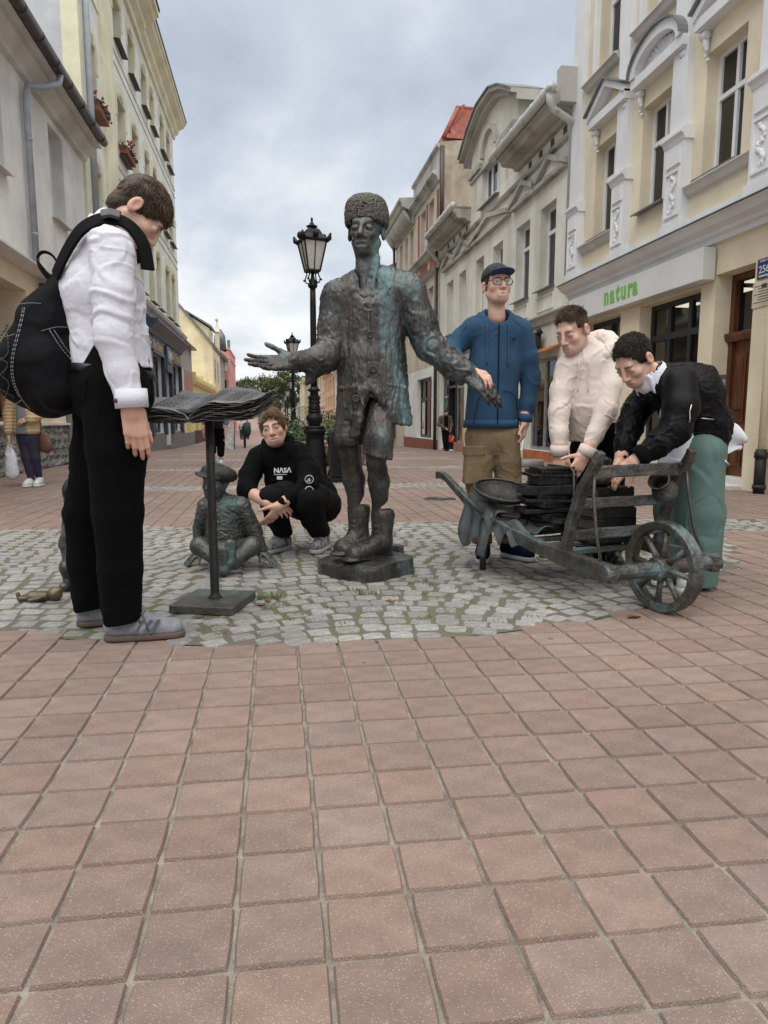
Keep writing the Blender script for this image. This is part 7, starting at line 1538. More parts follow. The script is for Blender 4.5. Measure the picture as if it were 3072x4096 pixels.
sd.plane(v(.142, -.05, .072), v(.12, 0, -1), .004, .12); sd.plane(v(-.052, .13, .075), v(.12, 0, -1), .004, .11)
cloth('trousers', sd, m_blackt, A, .007, (12, 12, 7), 2.)
band(A, 'belt', (.137, 0, .995), frame((0, 1, 0), (.1, 0, 1)), .139, .160, .030, mat('black_leather', (.012, .012, .012), .4), .004)
for heel, toe in (((.068, -.055, 0), (.362, .005, .0)), ((-.115, .125, 0), (.150, .215, 0))):
    o, P = shoe(A, heel, toe, m_suede, m_gum, h=.075, sole=.026)
    for k in range(3):
        mb = MB(); y0 = .115 + .028*k; q = [P(.0415, y0, .032), P(.0425, y0+.013, .032), P(.034, y0+.043, .080), P(.034, y0+.030, .080)]; mb.prism([tuple(a) for a in q], tuple((P(1, 0, 0)-P(0, 0, 0))*.006)); s_ = mb.build('stripe', m_dkg); s_.parent = o
    mb = MB()
    for k in range(5): y0 = .125 + .022*k; z0 = .108 - .0085*k; mb.tube([P(.024, y0, z0-.004), P(0, y0+.006, z0+.004), P(-.024, y0, z0-.004)], .0035, 5)
    mb.tube([P(.01, .13, .112), P(.035, .15, .100), P(.046, .165, .06), P(.044, .17, .04)], .003, 5); mb.tube([P(.01, .13, .112), P(.04, .12, .105), P(.045, .14, .075), P(.02, .135, .105)], .003, 5); s_ = mb.build('laces', m_dkg); s_.parent = o
# backpack
bp_ = empty('backpack', (-.80, 2.75, .85), 'black backpack with white stitching and front cord lacing on the boy back', 'backpack')
bp_.location = A.location; bp_.rotation_euler = A.rotation_euler
sd = Sdf(.0065); sd.chain([v(-.030, .01, 1.285), v(-.075, .01, 1.16), v(-.115, .01, 1.02), v(-.105, .01, .945)], [.058, .112, .142, .105], .04, flat=((0, 1, 0), 1.05)); sd.cone(v(-.165, .0, 1.08), v(-.190, .0, .96), .055, .078, .04, flat=((0, 1, 0), 1.3)); sd.cone(v(-.05, -.10, 1.03), v(-.03, -.09, .92), .06, .065, .04); sd.cone(v(.0, .01, 1.05), v(.01, .01, .92), .06, .06, .04, flat=((0, 1, 0), 1.6)); sd.cone(v(-.10, 0, .90), v(-.02, 0, .90), .06, .05, .03, flat=((0, 1, 0), 1.7)); sd.cone(v(-.02, 0, 1.27), v(-.13, 0, 1.18), .045, .05, .02, flat=((0, 1, 0), 1.7))
VFp = displace(sd.mesh(1), lambda V, N: .008*ridged(V*np.array((10, 10, 8)) + 3, 2) + .003*ridged(V*28, 1)); child('pack_body', VFp, m_pack, bp_); Vp = VFp[0]
def stitch(pts, m=m_stitch, r_=.0013, name='stitching', both=0.): 
    P = [on_surf(Vp, u, z) for u, z in [tuple(q) for q in spline([(a, b) for a, b in pts], 8)]]; ys = np.convolve(np.pad([p[1] for p in P], 3, 'edge'), np.ones(7)/7, 'valid'); P = [(p[0], min(y, p[1]+.004) - .0015, p[2]) for p, y in zip(P, ys)]
    mb = MB()
    for i in range(0, len(P)-1): 
        a, b = np.array(P[i]), np.array(P[i+1]); mb.tube([a, a + (b-a)*.72], r_, 4)
    o = mb.build(name, m); o.parent = bp_; tag(o, kind='stuff')
stitch([(-.115, 1.205), (-.135, 1.08), (-.155, .97), (-.148, .90), (-.125, .858)]); stitch([(-.122, 1.205), (-.142, 1.08), (-.162, .97), (-.155, .90)]); stitch([(-.16, 1.218), (-.10, 1.222), (-.06, 1.22)]); stitch([(-.055, 1.125), (-.01, 1.14), (.02, 1.142)]); stitch([(-.03, 1.13), (.01, 1.07), (.045, 1.01)]); stitch([(-.018, 1.13), (.02, 1.07), (.052, 1.015)]); stitch([(-.22, .885), (-.19, .878), (-.15, .892)]); stitch([(-.205, 1.11), (-.17, 1.108), (-.145, 1.115)])
m_cord = mat('dark_cord', (.03, .03, .035), .6); stitch([(-.185, 1.15), (-.235, 1.06), (-.17, 1.01), (-.235, .95), (-.175, .90)], m_cord, .0028, 'cord'); stitch([(-.19, 1.15), (-.165, 1.05), (-.245, 1.0), (-.18, .95), (-.225, .89)], m_cord, .0028, 'cord')
strap(bp_, 'shoulder_strap', spline([(-.015, -.085, 1.315), (.045, -.125, 1.385), (.115, -.155, 1.452), (.190, -.150, 1.487), (.255, -.125, 1.478), (.300, -.11, 1.42), (.315, -.11, 1.33)], 5), .050, .012, m_pack, (.14, .02, 1.36)); strap(bp_, 'shoulder_strap', spline([(-.02, .085, 1.31), (.03, .15, 1.40), (.10, .17, 1.47), (.17, .15, 1.49), (.20, .12, 1.40)], 5), .05, .012, m_pack, (.12, -.02, 1.36)); strap(bp_, 'lower_strap', spline([(.045, -.115, .945), (.10, -.15, .99), (.165, -.165, 1.075)], 5), .042, .006, m_pack, (.13, .1)); strap(bp_, 'grab_loop', spline([(-.055, -.03, 1.31), (-.10, -.03, 1.375), (-.085, -.02, 1.41), (-.05, -.01, 1.395), (-.02, 0, 1.32)], 5), .028, .005, m_pack, (-.06, -.02, 1.33)); strap(bp_, 'strap_adjuster', [(.185, -.165, 1.497), (.215, -.16, 1.503), (.245, -.15, 1.497)], .042, .012, m_black, (.14, .02, 1.3))
# ---- squatting boy in black hoodie
B = place('person', (.198, 4.388), 'boy in a black hoodie squatting with clasped hands, looking at the camera', 'person')
sd = Sdf(.0055, .010); sd.cone(v(.05, .12, .31), v(-.11, .07, .44), .155, .165, .04); sd.cone(v(-.11, .07, .44), v(-.175, .02, .57), .160, .125, .04, flat=(VX, .85)); sd.cone(v(-.295, .0, .595), v(-.06, .03, .615), .072, .078, .05)
sd.chain([v(-.305, 0, .585), v(-.345, -.07, .48), v(-.355, -.14, .40), v(-.325, -.175, .385)], [.078, .074, .070, .056], .02); sd.chain([v(-.045, .02, .605), v(.02, -.07, .50), v(.025, -.18, .415), v(-.06, -.275, .36), v(-.105, -.315, .34)], [.080, .078, .072, .056, .042], .02); sd.chain([v(-.27, .03, .645), v(-.19, .10, .675), v(-.10, .05, .665)], [.035, .055, .04], .04); sd.cone(v(-.185, 0.01, .59), v(-.187, .01, .625), .085, .075, .03)
cloth('hoodie', sd, m_hood, B, .009, (13, 13, 9), 4.)
sdc = Sdf(.005); cc = v(-.180, .025, .632); Rn = frame((0, -1, -.55), (-.12, -.55, .85)); 
for i in range(10):
    t0, t1 = 2*math.pi*i/10, 2*math.pi*(i+1)/10; p = [cc + Rn @ np.array((.088*math.cos(t), .080*math.sin(t), .022*(1-math.sin(t)))) for t in (t0, t1)]; sdc.cone(p[0], p[1], .022 + .008*(1-math.sin(t0)), .022 + .008*(1-math.sin(t1)), .012)
child('hood', displace(sdc.mesh(1), folds(.004, (20, 20, 20), 2.)), m_hood, B)
sdh = Sdf(.0042); Rb_ = frame((.03, -1, -.02), (-.22, 0, 1)); cb_ = v(-.200, -.045, .778); Tb = head_sdf(sdh, cb_, Rb_, .98, neck=v(-.185, .01, .625), fat=.006)
fa = Sdf(.0045); fa.cone(v(-.335, -.16, .388), v(-.20, -.295, .330), .043, .030, .02)
h1 = Sdf(.0036); hand_sdf(h1, v(-.205, -.292, .331), v(.95, -.25, -.30), v(.15, .65, -.70), v(.35, -.2, .9), .90, curl=(.34, .40, .44, .48), spread=.05, thumb=(.7, .72, .0), tcurl=.1)
h2 = Sdf(.0036); hand_sdf(h2, v(-.125, -.318, .318), v(-.55, -.05, -.80), v(-.6, .7, .4), v(-.5, -.75, .3), .92, curl=(.25, .28, .3, .34), spread=.06); h2.cone(v(-.09, -.305, .345), v(-.13, -.32, .313), .034, .030, .02)
person_body(B, (sdh, Tb, Rb_, .98, cb_), [h1, h2], [fa], iris=(.05, .045, .04), brow=(.12, .075, .045), blush=.4, closed=.32, core=[[(-.09,-.305,.345),(.02,-.18,.41),(-.045,.02,.60),(-.185,.01,.62)],[(-.335,-.16,.388),(-.345,-.1,.45),(-.305,0,.585),(-.185,.01,.62)]])
m_hbl = hair_mat('dark_blond_hair', (.26, .165, .088), (.11, .065, .034))
def flB(l): return (-.35 + .3*l[0]/.07, .95 if l[2] > .05 else .3, -.10 if l[2] > .08 else (-.7 if l[2] > .04 else -1.0))
hair(B, Tb, Rb_, .98, m_hbl, 4600, lambda l: .052 if (l[2] > .05 and l[1] > -.03) else (.05 if l[2] > .03 else .022), flB, cap=1.08, wid=.0022, curl=.03, seed=3, lift=.12, facec=(0, .100, -.026), face=(.102, .070, .116), low=(-.02, .3), jit=.30)
sd = Sdf(.006, .010); sd.ell(v(.06, .10, .275), (.16, .15, .13), None, .03); sd.chain([v(.09, .07, .28), v(.055, -.10, .335), v(.03, -.24, .335)], [.125, .110, .092], .03); sd.chain([v(.03, -.24, .335), v(.055, -.15, .22), v(.085, -.04, .115)], [.090, .085, .076], .02); sd.chain([v(-.04, .08, .28), v(-.12, -.10, .345), v(-.185, -.235, .350)], [.115, .105, .088], .03); sd.chain([v(-.185, -.235, .350), v(-.17, -.15, .23), v(-.150, -.05, .12)], [.086, .080, .072], .02); sd.plane(v(.085, -.03, .085), v(.1, .2, -1), .004, .11); sd.plane(v(-.15, -.05, .085), v(0, .2, -1), .004, .11)
cloth('trousers', sd, m_jean, B, .009, (15, 15, 11), 7.)
m_shoeg = fabric('grey_white_leather', (.30, .30, .31), .6, col2=(.10, .10, .105), scale=22, ramp=(.45, .5))
for heel, toe in (((.115, .055, 0), (.062, -.205, 0)), ((-.120, .03, 0), (-.245, -.205, 0))): shoe(B, heel, toe, m_shoeg, mat('grey_sole', (.42, .42, .43), .7), h=.08)
m_print = mat('white_print', (.62, .62, .62), .7)
Mx = Matrix.Translation((-.180, -.128, .525)) @ Matrix.Rotation(rad(78), 4, 'X') @ Matrix.Rotation(rad(3), 4, 'Z')
def print_on(root, txt, size, M, m=m_print, bold=.0, sx=1., name='print'):
    o = text_mesh(name, txt, size, m, None, M, ext=.0015, bold=bold, sx=sx); o.parent = root; return o
VB = np.array([p.co for p in [c for c in B.children if c.name.startswith('hoodie')][0].data.vertices])
def surf_pt(V, u, z): return on_surf(V, u, z, .004, .02)
y_ = surf_pt(VB, -.145, .50)[1]
print_on(B, 'N\u039bS\u039b', .042, Matrix.Translation((-.192, y_-.006, .497)) @ Matrix.Rotation(rad(80), 4, 'X') @ Matrix.Rotation(rad(2), 4, 'Z'), bold=.0012)
mb = MB(); mb.box(-.192, -.112, y_-.009, y_-.005, .486, .4895); mb.box(-.172, -.138, y_-.013, y_-.009, .456, .477); o = mb.build('print', m_print); o.parent = B
for u, z in ((.045, .47), (.045, .405)):
    q = surf_pt(VB, u, z); mb = MB(); mb.tube([(q[0] + .024*math.cos(t), q[1] - .005 + .02*math.cos(t)*.35, q[2] + .024*math.sin(t)) for t in np.linspace(0, 6.283, 20)], .003, 5, cap=False)
    for k in range(6): mb.box(q[0]-.016 + .004*k, q[0]-.010 + .005*k, q[1]-.009, q[1]-.003, q[2]-.014 + .005*(k % 3), q[2]-.008 + .005*(k % 4))
    o = mb.build('sleeve_print', m_print); o.parent = B
for u in (-.205, -.150): mb = MB(); mb.tube([surf_pt(VB, u, z) for z in (.60, .56, .52, .47)], .003, 5); o = mb.build('drawstring', m_hood); o.parent = B
mb = MB(); mb.ball(Tb(.080, -.002, -.012), .010, 7, 5); o = mb.build('earbud', mat('blue_plastic', (.01, .015, .06), .3)); o.parent = B
# ---- boy in blue hoodie with cap and glasses
C_ = place('person', (1.298, 3.885), 'boy in blue zip hoodie, khaki cargo trousers, cap and glasses holding the statue hand', 'person')
sd = Sdf(.0055, .009); sd.cone(v(-.03, 0, 1.32), v(-.038, 0, 1.12), .150, .152, .04, flat=(VX, .70)); sd.cone(v(-.038, 0, 1.12), v(-.048, 0, .80), .152, .162, .04, flat=(VX, .74)); sd.cone(v(-.155, 0, 1.345), v(.10, 0, 1.335), .072, .072, .05); sd.cone(v(-.03, .01, 1.34), v(-.03, .015, 1.375), .085, .078, .03)
sd.chain([v(-.165, 0, 1.335), v(-.24, .02, 1.27), v(-.298, -.03, 1.205), v(-.26, -.22, 1.125), v(-.215, -.355, 1.078)], [.075, .070, .066, .056, .044], .02); sd.chain([v(.115, 0, 1.325), v(.155, .01, 1.18), v(.178, .02, 1.06), v(.162, .0, .92), v(.145, -.02, .825)], [.075, .068, .064, .054, .044], .02); sd.plane(v(-.045, 0, .782), v(0, 0, -1), .005, .24); sd.plane(v(.143, -.02, .812), v(-.1, 0, -1), .004, .05)
sd.chain([v(-.03, -.085, 1.335), v(-.085, -.055, 1.37), v(-.118, .02, 1.385), v(-.10, .08, 1.40), v(-.03, .10, 1.405), v(.04, .08, 1.40), v(.058, .02, 1.385), v(.025, -.055, 1.37), v(-.03, -.085, 1.335)], [.020, .026, .030, .044, .050, .044, .030, .026, .020], .02); sd.cone(v(-.03, -.05, 1.44), v(-.03, -.02, 1.37), .06, .058, .012, 's')
cloth('hoodie', sd, m_blue, C_, .0075, (12, 12, 8), 9.); VC = np.array([p.co for p in C_.children[0].data.vertices])
band(C_, 'hem_rib', (-.047, 0, .800), np.eye(3), .158, .116, .045, m_blue, .004); band(C_, 'cuff', (.144, -.02, .835), frame((0, 1, 0), (.1, 0, 1)), .040, .040, .045, m_blue, .004)
mb = MB(); mb.tube([surf_pt(VC, -.030 - .00*z, z) for z in np.linspace(1.36, .80, 24)], .0035, 5); o = mb.build('zip', m_navyk); o.parent = C_
for u in (-.095, .025): mb = MB(); mb.tube([surf_pt(VC, u*1. + .0, z) for z in np.linspace(1.355, 1.13 if u < 0 else 1.12, 10)], .004, 5); o = mb.build('drawstring', fabric('blue_cord', (.03, .085, .16), .9)); o.parent = C_
for s_ in (-1, 1):
    mb = MB(); mb.tube([surf_pt(VC, -.03 + s_*x_, z) for x_, z in ((.03, .985), (.075, .98), (.105, .95), (.125, .85), (.13, .80))], .0025, 4); o = mb.build('pocket_seam', m_navyk); o.parent = C_
print_on(C_, '4F', .022, Matrix.Translation((.045, surf_pt(VC, .055, 1.27)[1]-.006, 1.262)) @ Matrix.Rotation(rad(82), 4, 'X'), m_navyk, .001, name='logo')
sdh = Sdf(.0042); Rc_ = frame((.20, -1, .10), (-.02, 0, 1)); cc_ = v(-.034, -.012, 1.578); Tc = head_sdf(sdh, cc_, Rc_, .96, neck=v(-.03, 0, 1.40))
h1 = Sdf(.0036); hand_sdf(h1, v(-.212, -.362, 1.075), v(.62, -.72, -.18), v(.15, .10, -1), v(-.7, -.55, -.2), .90, curl=(.52, .52, .52, .52), spread=.05, thumb=(.7, .45, .5), tcurl=.3, pip=.9); h1.cone(v(-.235, -.31, 1.095), v(-.212, -.362, 1.075), .03, .028, .02)
h2 = Sdf(.0036); hand_sdf(h2, v(.143, -.022, .812), v(-.06, -.12, -1), v(-.9, .2, 0), v(-.15, -1, 0), .90, curl=(.55, .6, .62, .66), spread=.03); h2.cone(v(.145, -.02, .85), v(.143, -.022, .805), .031, .028, .02)
person_body(C_, (sdh, Tc, Rc_, .96, cc_), [h1, h2], iris=(.09, .10, .10), brow=(.07, .045, .03), look=(.002, .0), core=[[(-.235,-.31,1.095),(-.29,-.04,1.205),(-.165,0,1.32),(-.03,0,1.36)],[(.145,-.02,.85),(.178,.02,1.06),(.115,0,1.31),(-.03,0,1.36)]])
m_hdk = hair_mat('dark_brown_hair', (.070, .045, .030), (.028, .018, .012)); hair(C_, Tc, Rc_, .96, m_hdk, 500, lambda l: .014, lambda l: (0, -.4, -1), cap=1.045, wid=.0028, seed=5, lift=.15, facec=(0, .085, -.045), face=(.102, .082, .110), low=(-.01, .35))
sd = Sdf(.0045); sd.ell(Tc(0, -.012, .046), np.array((.084, .104, .084))*.96, Rc_, .01); sd.plane(Tc(0, 0, .036), Rc_ @ np.array((0, .16, -1.)), .006, .3); child('cap', displace(sd.mesh(1), lambda V, N: .0012*fbm(V*60, 2)), m_cap, C_)
sd = Sdf(.004); cv_ = Tc(.0, .098, .046); sd.ell(cv_, (.070, .072, .010), Rc_ @ np.array(frame((0, 1, .10))), .004); sd.ell(cv_ - Rc_[:, 2]*.016, (.075, .085, .014), Rc_ @ np.array(frame((0, 1, .10))), .004, 's'); child('cap_visor', sd.mesh(1), m_capb, C_)
mb = MB()
for s_ in (-1, 1):
    mb.tube([Tc(s_*.033 + .0255*np.sign(math.cos(t))*abs(math.cos(t))**.6, .1045 - .006*(abs(s_*.033 + .0255*math.cos(t))/.05)**2, -.006 + .0195*np.sign(math.sin(t))*abs(math.sin(t))**.6) for t in np.linspace(0, 6.283, 24)], .0021, 5, cap=False); mb.tube([Tc(s_*.058, .098, .004), Tc(s_*.078, .06, .004), Tc(s_*.080, .0, .0)], .0022, 5)
mb.tube([Tc(-.0085, .107, .0), Tc(0, .110, .002), Tc(.0085, .107, .0)], .002, 5); o = mb.build('glasses', m_black); o.parent = C_
mb = MB()
for s_ in (-1, 1): mb.add([Tc(s_*.033 + .024*math.cos(t), .1035, -.006 + .0185*math.sin(t)) for t in np.linspace(0, 6.283, 16)[:-1]], [tuple(range(15))])
o = mb.build('lenses', glass_mat('spectacle_glass', (.95, .96, .96), .8)); o.parent = C_
sd = Sdf(.006, .008); sd.cone(v(-.04, .01, .80), v(-.035, 0, .72), .125, .148, .03, flat=(VX, .76)); sd.chain([v(-.105, 0, .74), v(-.112, -.02, .58), v(-.117, -.025, .45), v(-.100, -.01, .25), v(-.088, 0, .11)], [.098, .088, .080, .074, .068], .015); sd.chain([v(.03, 0, .74), v(.048, -.015, .58), v(.058, -.02, .45), v(.066, 0, .25), v(.072, .02, .11)], [.098, .088, .080, .074, .068], .015); sd.plane(v(-.088, 0, .085), v(0, 0, -1), .004, .09); sd.plane(v(.072, .02, .09), v(0, 0, -1), .004, .08)
cloth('trousers', sd, m_khaki, C_, .009, (14, 14, 10), 12.); VT = np.array([p.co for p in C_.children[-1].data.vertices])
sd = Sdf(.005); sd.box(v(-.185, -.035, .545), (.012, .060, .085), frame((0, 1, 0), (.05, 0, 1)), .008, .006); sd.box(v(-.190, -.035, .645), (.013, .064, .022), frame((0, 1, 0), (.05, 0, 1)), .006, .006); sd.box(v(-.150, -.085, .55), (.040, .010, .085), None, .008, .006); sd.box(v(-.148, -.092, .648), (.046, .010, .022), None, .006, .006); child('cargo_pocket', displace(sd.mesh(1), folds(.002, (22, 22, 22), 1.)), m_khaki, C_)
for heel, toe in (((-.065, .085, 0), (-.112, -.175, 0)), ((.045, .10, 0), (.205, -.11, 0))): shoe(C_, heel, toe, m_navyk, m_wsole, h=.085, sole=.028)
# ---- boy in cream hoodie
D_ = place('person', (1.768, 3.560), 'boy in a cream hoodie bending over the tall stack of bronze books', 'person')
sd = Sdf(.0055, .015); sd.cone(v(-.075, .02, 1.12), v(-.055, .03, .92), .145, .158, .04, flat=((.2, 1, 0), .80)); sd.cone(v(-.055, .03, .92), v(-.015, .06, .72), .158, .150, .04, flat=((.2, 1, 0), .85)); sd.cone(v(-.185, .0, 1.115), v(.035, .02, 1.160), .075, .078, .05); sd.cone(v(-.07, .02, 1.16), v(-.09, .0, 1.225), .085, .068, .03)
sd.chain([v(-.195, 0, 1.10), v(-.225, -.02, .98), v(-.245, -.05, .865), v(-.250, -.09, .75), v(-.252, -.115, .67)], [.078, .074, .070, .060, .048], .02); sd.chain([v(.045, .0, 1.14), v(.02, -.06, 1.0), v(-.015, -.115, .87), v(-.08, -.16, .745), v(-.125, -.195, .662)], [.080, .078, .072, .060, .047], .02); sd.plane(v(-.01, .05, .672), v(-.15, 0, -1), .005, .2); sd.plane(v(-.253, -.117, .655), v(0, -.25, -1), .004, .06); sd.plane(v(-.13, -.198, .655), v(-.45, -.3, -1), .004, .06)
cloth('hoodie', sd, m_creamh, D_, .0085, (12, 12, 8), 15.); VD = np.array([p.co for p in D_.children[0].data.vertices])
sdc = Sdf(.005); cc = v(-.045, .03, 1.205); Rn = frame((-.6, -.6, -.5), (-.35, -.35, .87))
for i in range(12):
    t0, t1 = 2*math.pi*i/12, 2*math.pi*(i+1)/12; f_ = lambda t: (1-math.sin(t))*.5
    p = [cc + Rn @ np.array((.098*math.cos(t), .092*math.sin(t), .050*f_(t) - .03)) for t in (t0, t1)]; sdc.cone(p[0], p[1], .018 + .022*f_(t0), .018 + .022*f_(t1), .025)
child('hood', displace(sdc.mesh(1), folds(.005, (18, 18, 18), 5.)), m_creamh, D_)
band(D_, 'cuff', (-.2525, -.117, .662), frame((0, 1, 0), (0, .25, 1)), .043, .043, .055, m_creamh, .005); band(D_, 'cuff', (-.128, -.197, .660), frame((0, 1, 0), (.45, .3, 1)), .042, .042, .055, m_creamh, .005)
for u in (-.155, -.105): mb = MB(); mb.tube([surf_pt(VD, u, z) for z in np.linspace(1.13, .97, 9)], .0033, 5); o = mb.build('drawstring', m_creamh); o.parent = D_
mb = MB(); mb.tube([surf_pt(VD, u, z) for u, z in ((-.13, .84), (-.03, .85), (.03, .82), (.06, .74), (.055, .70))], .003, 4); o = mb.build('pocket_seam', m_creamh); o.parent = D_
sdh = Sdf(.0042); Rd = frame((-.66, -.62, -.42), (-.32, -.26, .90)); cd_ = v(-.185, -.045, 1.298); Td = head_sdf(sdh, cd_, Rd, 1.0, neck=v(-.085, .01, 1.19))
h1 = Sdf(.0036); hand_sdf(h1, v(-.253, -.122, .645), v(-.05, -.25, -1), v(.5, .75, -.3), v(.8, -.6, .1), .90, curl=(.45, .5, .55, .6), spread=.05, thumb=(.8, .55, .2)); h1.cone(v(-.252, -.112, .69), v(-.253, -.122, .64), .031, .028, .02)
h2 = Sdf(.0036); hand_sdf(h2, v(-.142, -.205, .640), v(-.55, -.25, -.85), v(-.35, .85, -.25), v(-.75, -.25, .55), .92, curl=(.16, .20, .24, .30), spread=.09, thumb=(.6, .75, .3)); h2.cone(v(-.118, -.19, .685), v(-.145, -.206, .636), .032, .029, .02)
person_body(D_, (sdh, Td, Rd, 1.0, cd_), [h1, h2], brow=(.10, .065, .045), closed=.75, core=[[(-.252,-.112,.69),(-.245,-.05,.865),(-.195,0,1.09),(-.085,.01,1.16)],[(-.118,-.19,.685),(-.015,-.115,.87),(.045,0,1.12),(-.085,.01,1.16)]])
def flS(l): return (.5*l[0]/.07, .5, -.7 if l[2] < .06 else .1)
hair(D_, Td, Rd, 1.0, m_hbr, 5000, lambda l: .026 if l[2] > .06 else .008, flS, cap=1.035, wid=.0016, curl=.02, seed=7, lift=.30, facec=(0, .100, -.030), face=(.104, .074, .112), low=(.0, .30), jit=.35)
sd = Sdf(.0075); sd.cone(v(.01, .06, .74), v(.02, .07, .66), .135, .135, .03); sd.chain([v(-.05, .06, .66), v(-.06, .03, .37), v(-.03, .05, .06)], [.095, .075, .062], .02); sd.chain([v(.08, .07, .66), v(.08, .05, .37), v(.11, .08, .06)], [.095, .075, .062], .02); cloth('trousers', sd, m_blackt, D_, .006, (12, 12, 8), 3.)
for heel, toe in (((-.03, .10, 0), (-.08, -.15, 0)), ((.11, .13, 0), (.10, -.13, 0))): shoe(D_, heel, toe, m_black, m_black, h=.07)
# ---- boy in bomber jacket
E_p = place('person', (2.004, 3.076), 'boy in a black bomber jacket and wide grey green trousers reaching for the pouch', 'person')
sd = Sdf(.0055, .012); sd.cone(v(-.165, .0, .985), v(-.02, .03, .945), .118, .155, .05, flat=((0, 1, 0), 1.12)); sd.cone(v(-.02, .03, .945), v(.060, .04, .80), .155, .138, .05, flat=((0, 1, 0), 1.1)); sd.cone(v(.060, .04, .80), v(.055, .04, .68), .138, .128, .04, flat=((0, 1, 0), 1.1)); sd.cone(v(-.04, -.02, .86), v(-.02, .02, .70), .10, .10, .05)
sd.chain([v(-.135, -.135, .985), v(-.145, -.185, .88), v(-.175, -.205, .775), v(-.255, -.22, .71), v(-.320, -.222, .668)], [.090, .090, .082, .068, .050], .02); sd.chain([v(-.16, .14, .97), v(-.23, .14, .86), v(-.262, .12, .79), v(-.30, .08, .70), v(-.32, .055, .645)], [.085, .08, .074, .060, .048], .02); sd.plane(v(.05, .04, .640), v(.25, 0, -1), .006, .25)
cloth('bomber_jacket', sd, m_bomb, E_p, .012, (12, 12, 12), 21., extra=folds(.007, (24, 24, 24), 3.)); VE = np.array([p.co for p in E_p.children[0].data.vertices])
band(E_p, 'cuff', (-.332, -.222, .660), frame((0, 1, 0), (.8, 0, .5)), .044, .040, .05, m_blackt, .005)
m_zip = mat('silver_zip', (.55, .53, .48), .3, metal=.8)
mb = MB(); mb.tube([surf_pt(VE, u, z) for u, z in ((-.03, .83), (.0, .828), (.035, .825))], .0028, 5); o = mb.build('pocket_zip', m_zip); o.parent = E_p
mb = MB(); mb.tube([surf_pt(VE, u, z) for u, z in ((-.135, .89), (-.142, .86), (-.140, .83), (-.143, .81))], .0028, 5); o = mb.build('sleeve_zip', m_zip); o.parent = E_p
mb = MB(); mb.tube([(-.02, -.14, .652), (.06, -.12, .640), (.11, -.10, .635)], .0035, 5); mb.tube([(.11, -.10, .635), (.135, -.10, .61)], .006, 5); o = mb.build('hem_zip', m_zip); o.parent = E_p
sd = Sdf(.006); sd.cone(v(-.10, -.03, .86), v(-.075, -.03, .63), .075, .090, .03, flat=((.3, 1, 0), .9)); sd.plane(v(-.07, -.03, .625), v(.15, 0, -1), .004, .16)
cloth('shirt', sd, m_shirt, E_p, .006, (16, 16, 12), 5.)
def tailf(u, w_):
    a_, b_, c_, d_ = v(.12, .03, .87), v(.318, .10, .742), v(.10, .03, .655), v(.285, .11, .668); p_ = (a_*(1-u)+b_*u)*(1-w_) + (c_*(1-u)+d_*u)*w_
    return tuple(p_ + v(0, .018*math.sin(9*w_+3*u)*u - .05*math.sin(3.1*u)*.4, -.010*math.sin(7*u+5*w_)))
V_ = np.array([tailf(i/10, j/10) for i in range(11) for j in range(11)]); o = child('shirt_tail', (V_, [(i*11+j, (i+1)*11+j, (i+1)*11+j+1, i*11+j+1) for i in range(10) for j in range(10)]), m_shirt, E_p); _m = o.modifiers.new('thick', 'SOLIDIFY'); _m.thickness = .004
sdc = Sdf(.0045); Rn = frame((-.7, -.2, -.55), (-.62, -.1, .75)); cc = v(-.225, -.02, 1.040); sdc.cone(cc - Rn[:, 2]*.030, cc + Rn[:, 2]*.028, .088, .072, .006); sdc.cone(cc - Rn[:, 2]*.07, cc + Rn[:, 2]*.08, .080, .064, .005, 's'); sdc.plane(cc + Rn[:, 2]*.028, Rn[:, 2], .003, .2); sdc.hexa = None
for sg_ in (-1, 1): sdc.cone(cc + Rn @ v(sg_*.05, .055, .0), cc + Rn @ v(sg_*.065, .075, -.060), .024, .010, .01, flat=(Rn[:, 1], .35))
child('collar', sdc.mesh(1), m_shirt, E_p)
sdh = Sdf(.0042); Re = frame((-.62, -.42, -.66), (-.60, -.35, .78)); ce_ = v(-.315, -.035, 1.108); Te = head_sdf(sdh, ce_, Re, .99, neck=v(-.215, .0, 1.03)); sdh.cone(v(-.215, 0, 1.03), v(-.17, 0, .99), .06, .06, .03)
h1 = Sdf(.0036); hand_sdf(h1, v(-.352, -.222, .640), v(-.72, .18, -.62), v(.35, .55, -.6), v(-.35, -.75, .5), .90, curl=(.3, .36, .4, .44), spread=.04, thumb=(.8, .5, .4)); h1.cone(v(-.325, -.222, .665), v(-.355, -.222, .638), .031, .028, .02)
h2 = Sdf(.0036); hand_sdf(h2, v(-.335, .04, .61), v(-.68, -.2, -.70), v(.35, -.5, -.6), v(-.4, .6, .6), .90, curl=(.3, .36, .4, .44), spread=.04); h2.cone(v(-.322, .052, .65), v(-.336, .04, .606), .031, .028, .02)
person_body(E_p, (sdh, Te, Re, .99, ce_), [h1, h2], brow=(.07, .045, .03), closed=.8, core=[[(-.325,-.222,.665),(-.175,-.205,.775),(-.135,-.13,.96),(-.19,0,1.0)],[(-.322,.052,.65),(-.262,.12,.79),(-.16,.13,.95),(-.19,0,1.0)]])
hair(E_p, Te, Re, .99, hair_mat('black_brown_hair', (.034, .022, .015), (.012, .009, .007)), 5200, lambda l: .024 if l[2] > .05 else .014, flS, cap=1.045, wid=.0017, curl=.02, seed=9, lift=.30, facec=(0, .100, -.032), face=(.104, .074, .112), low=(-.03, .35), jit=.35)
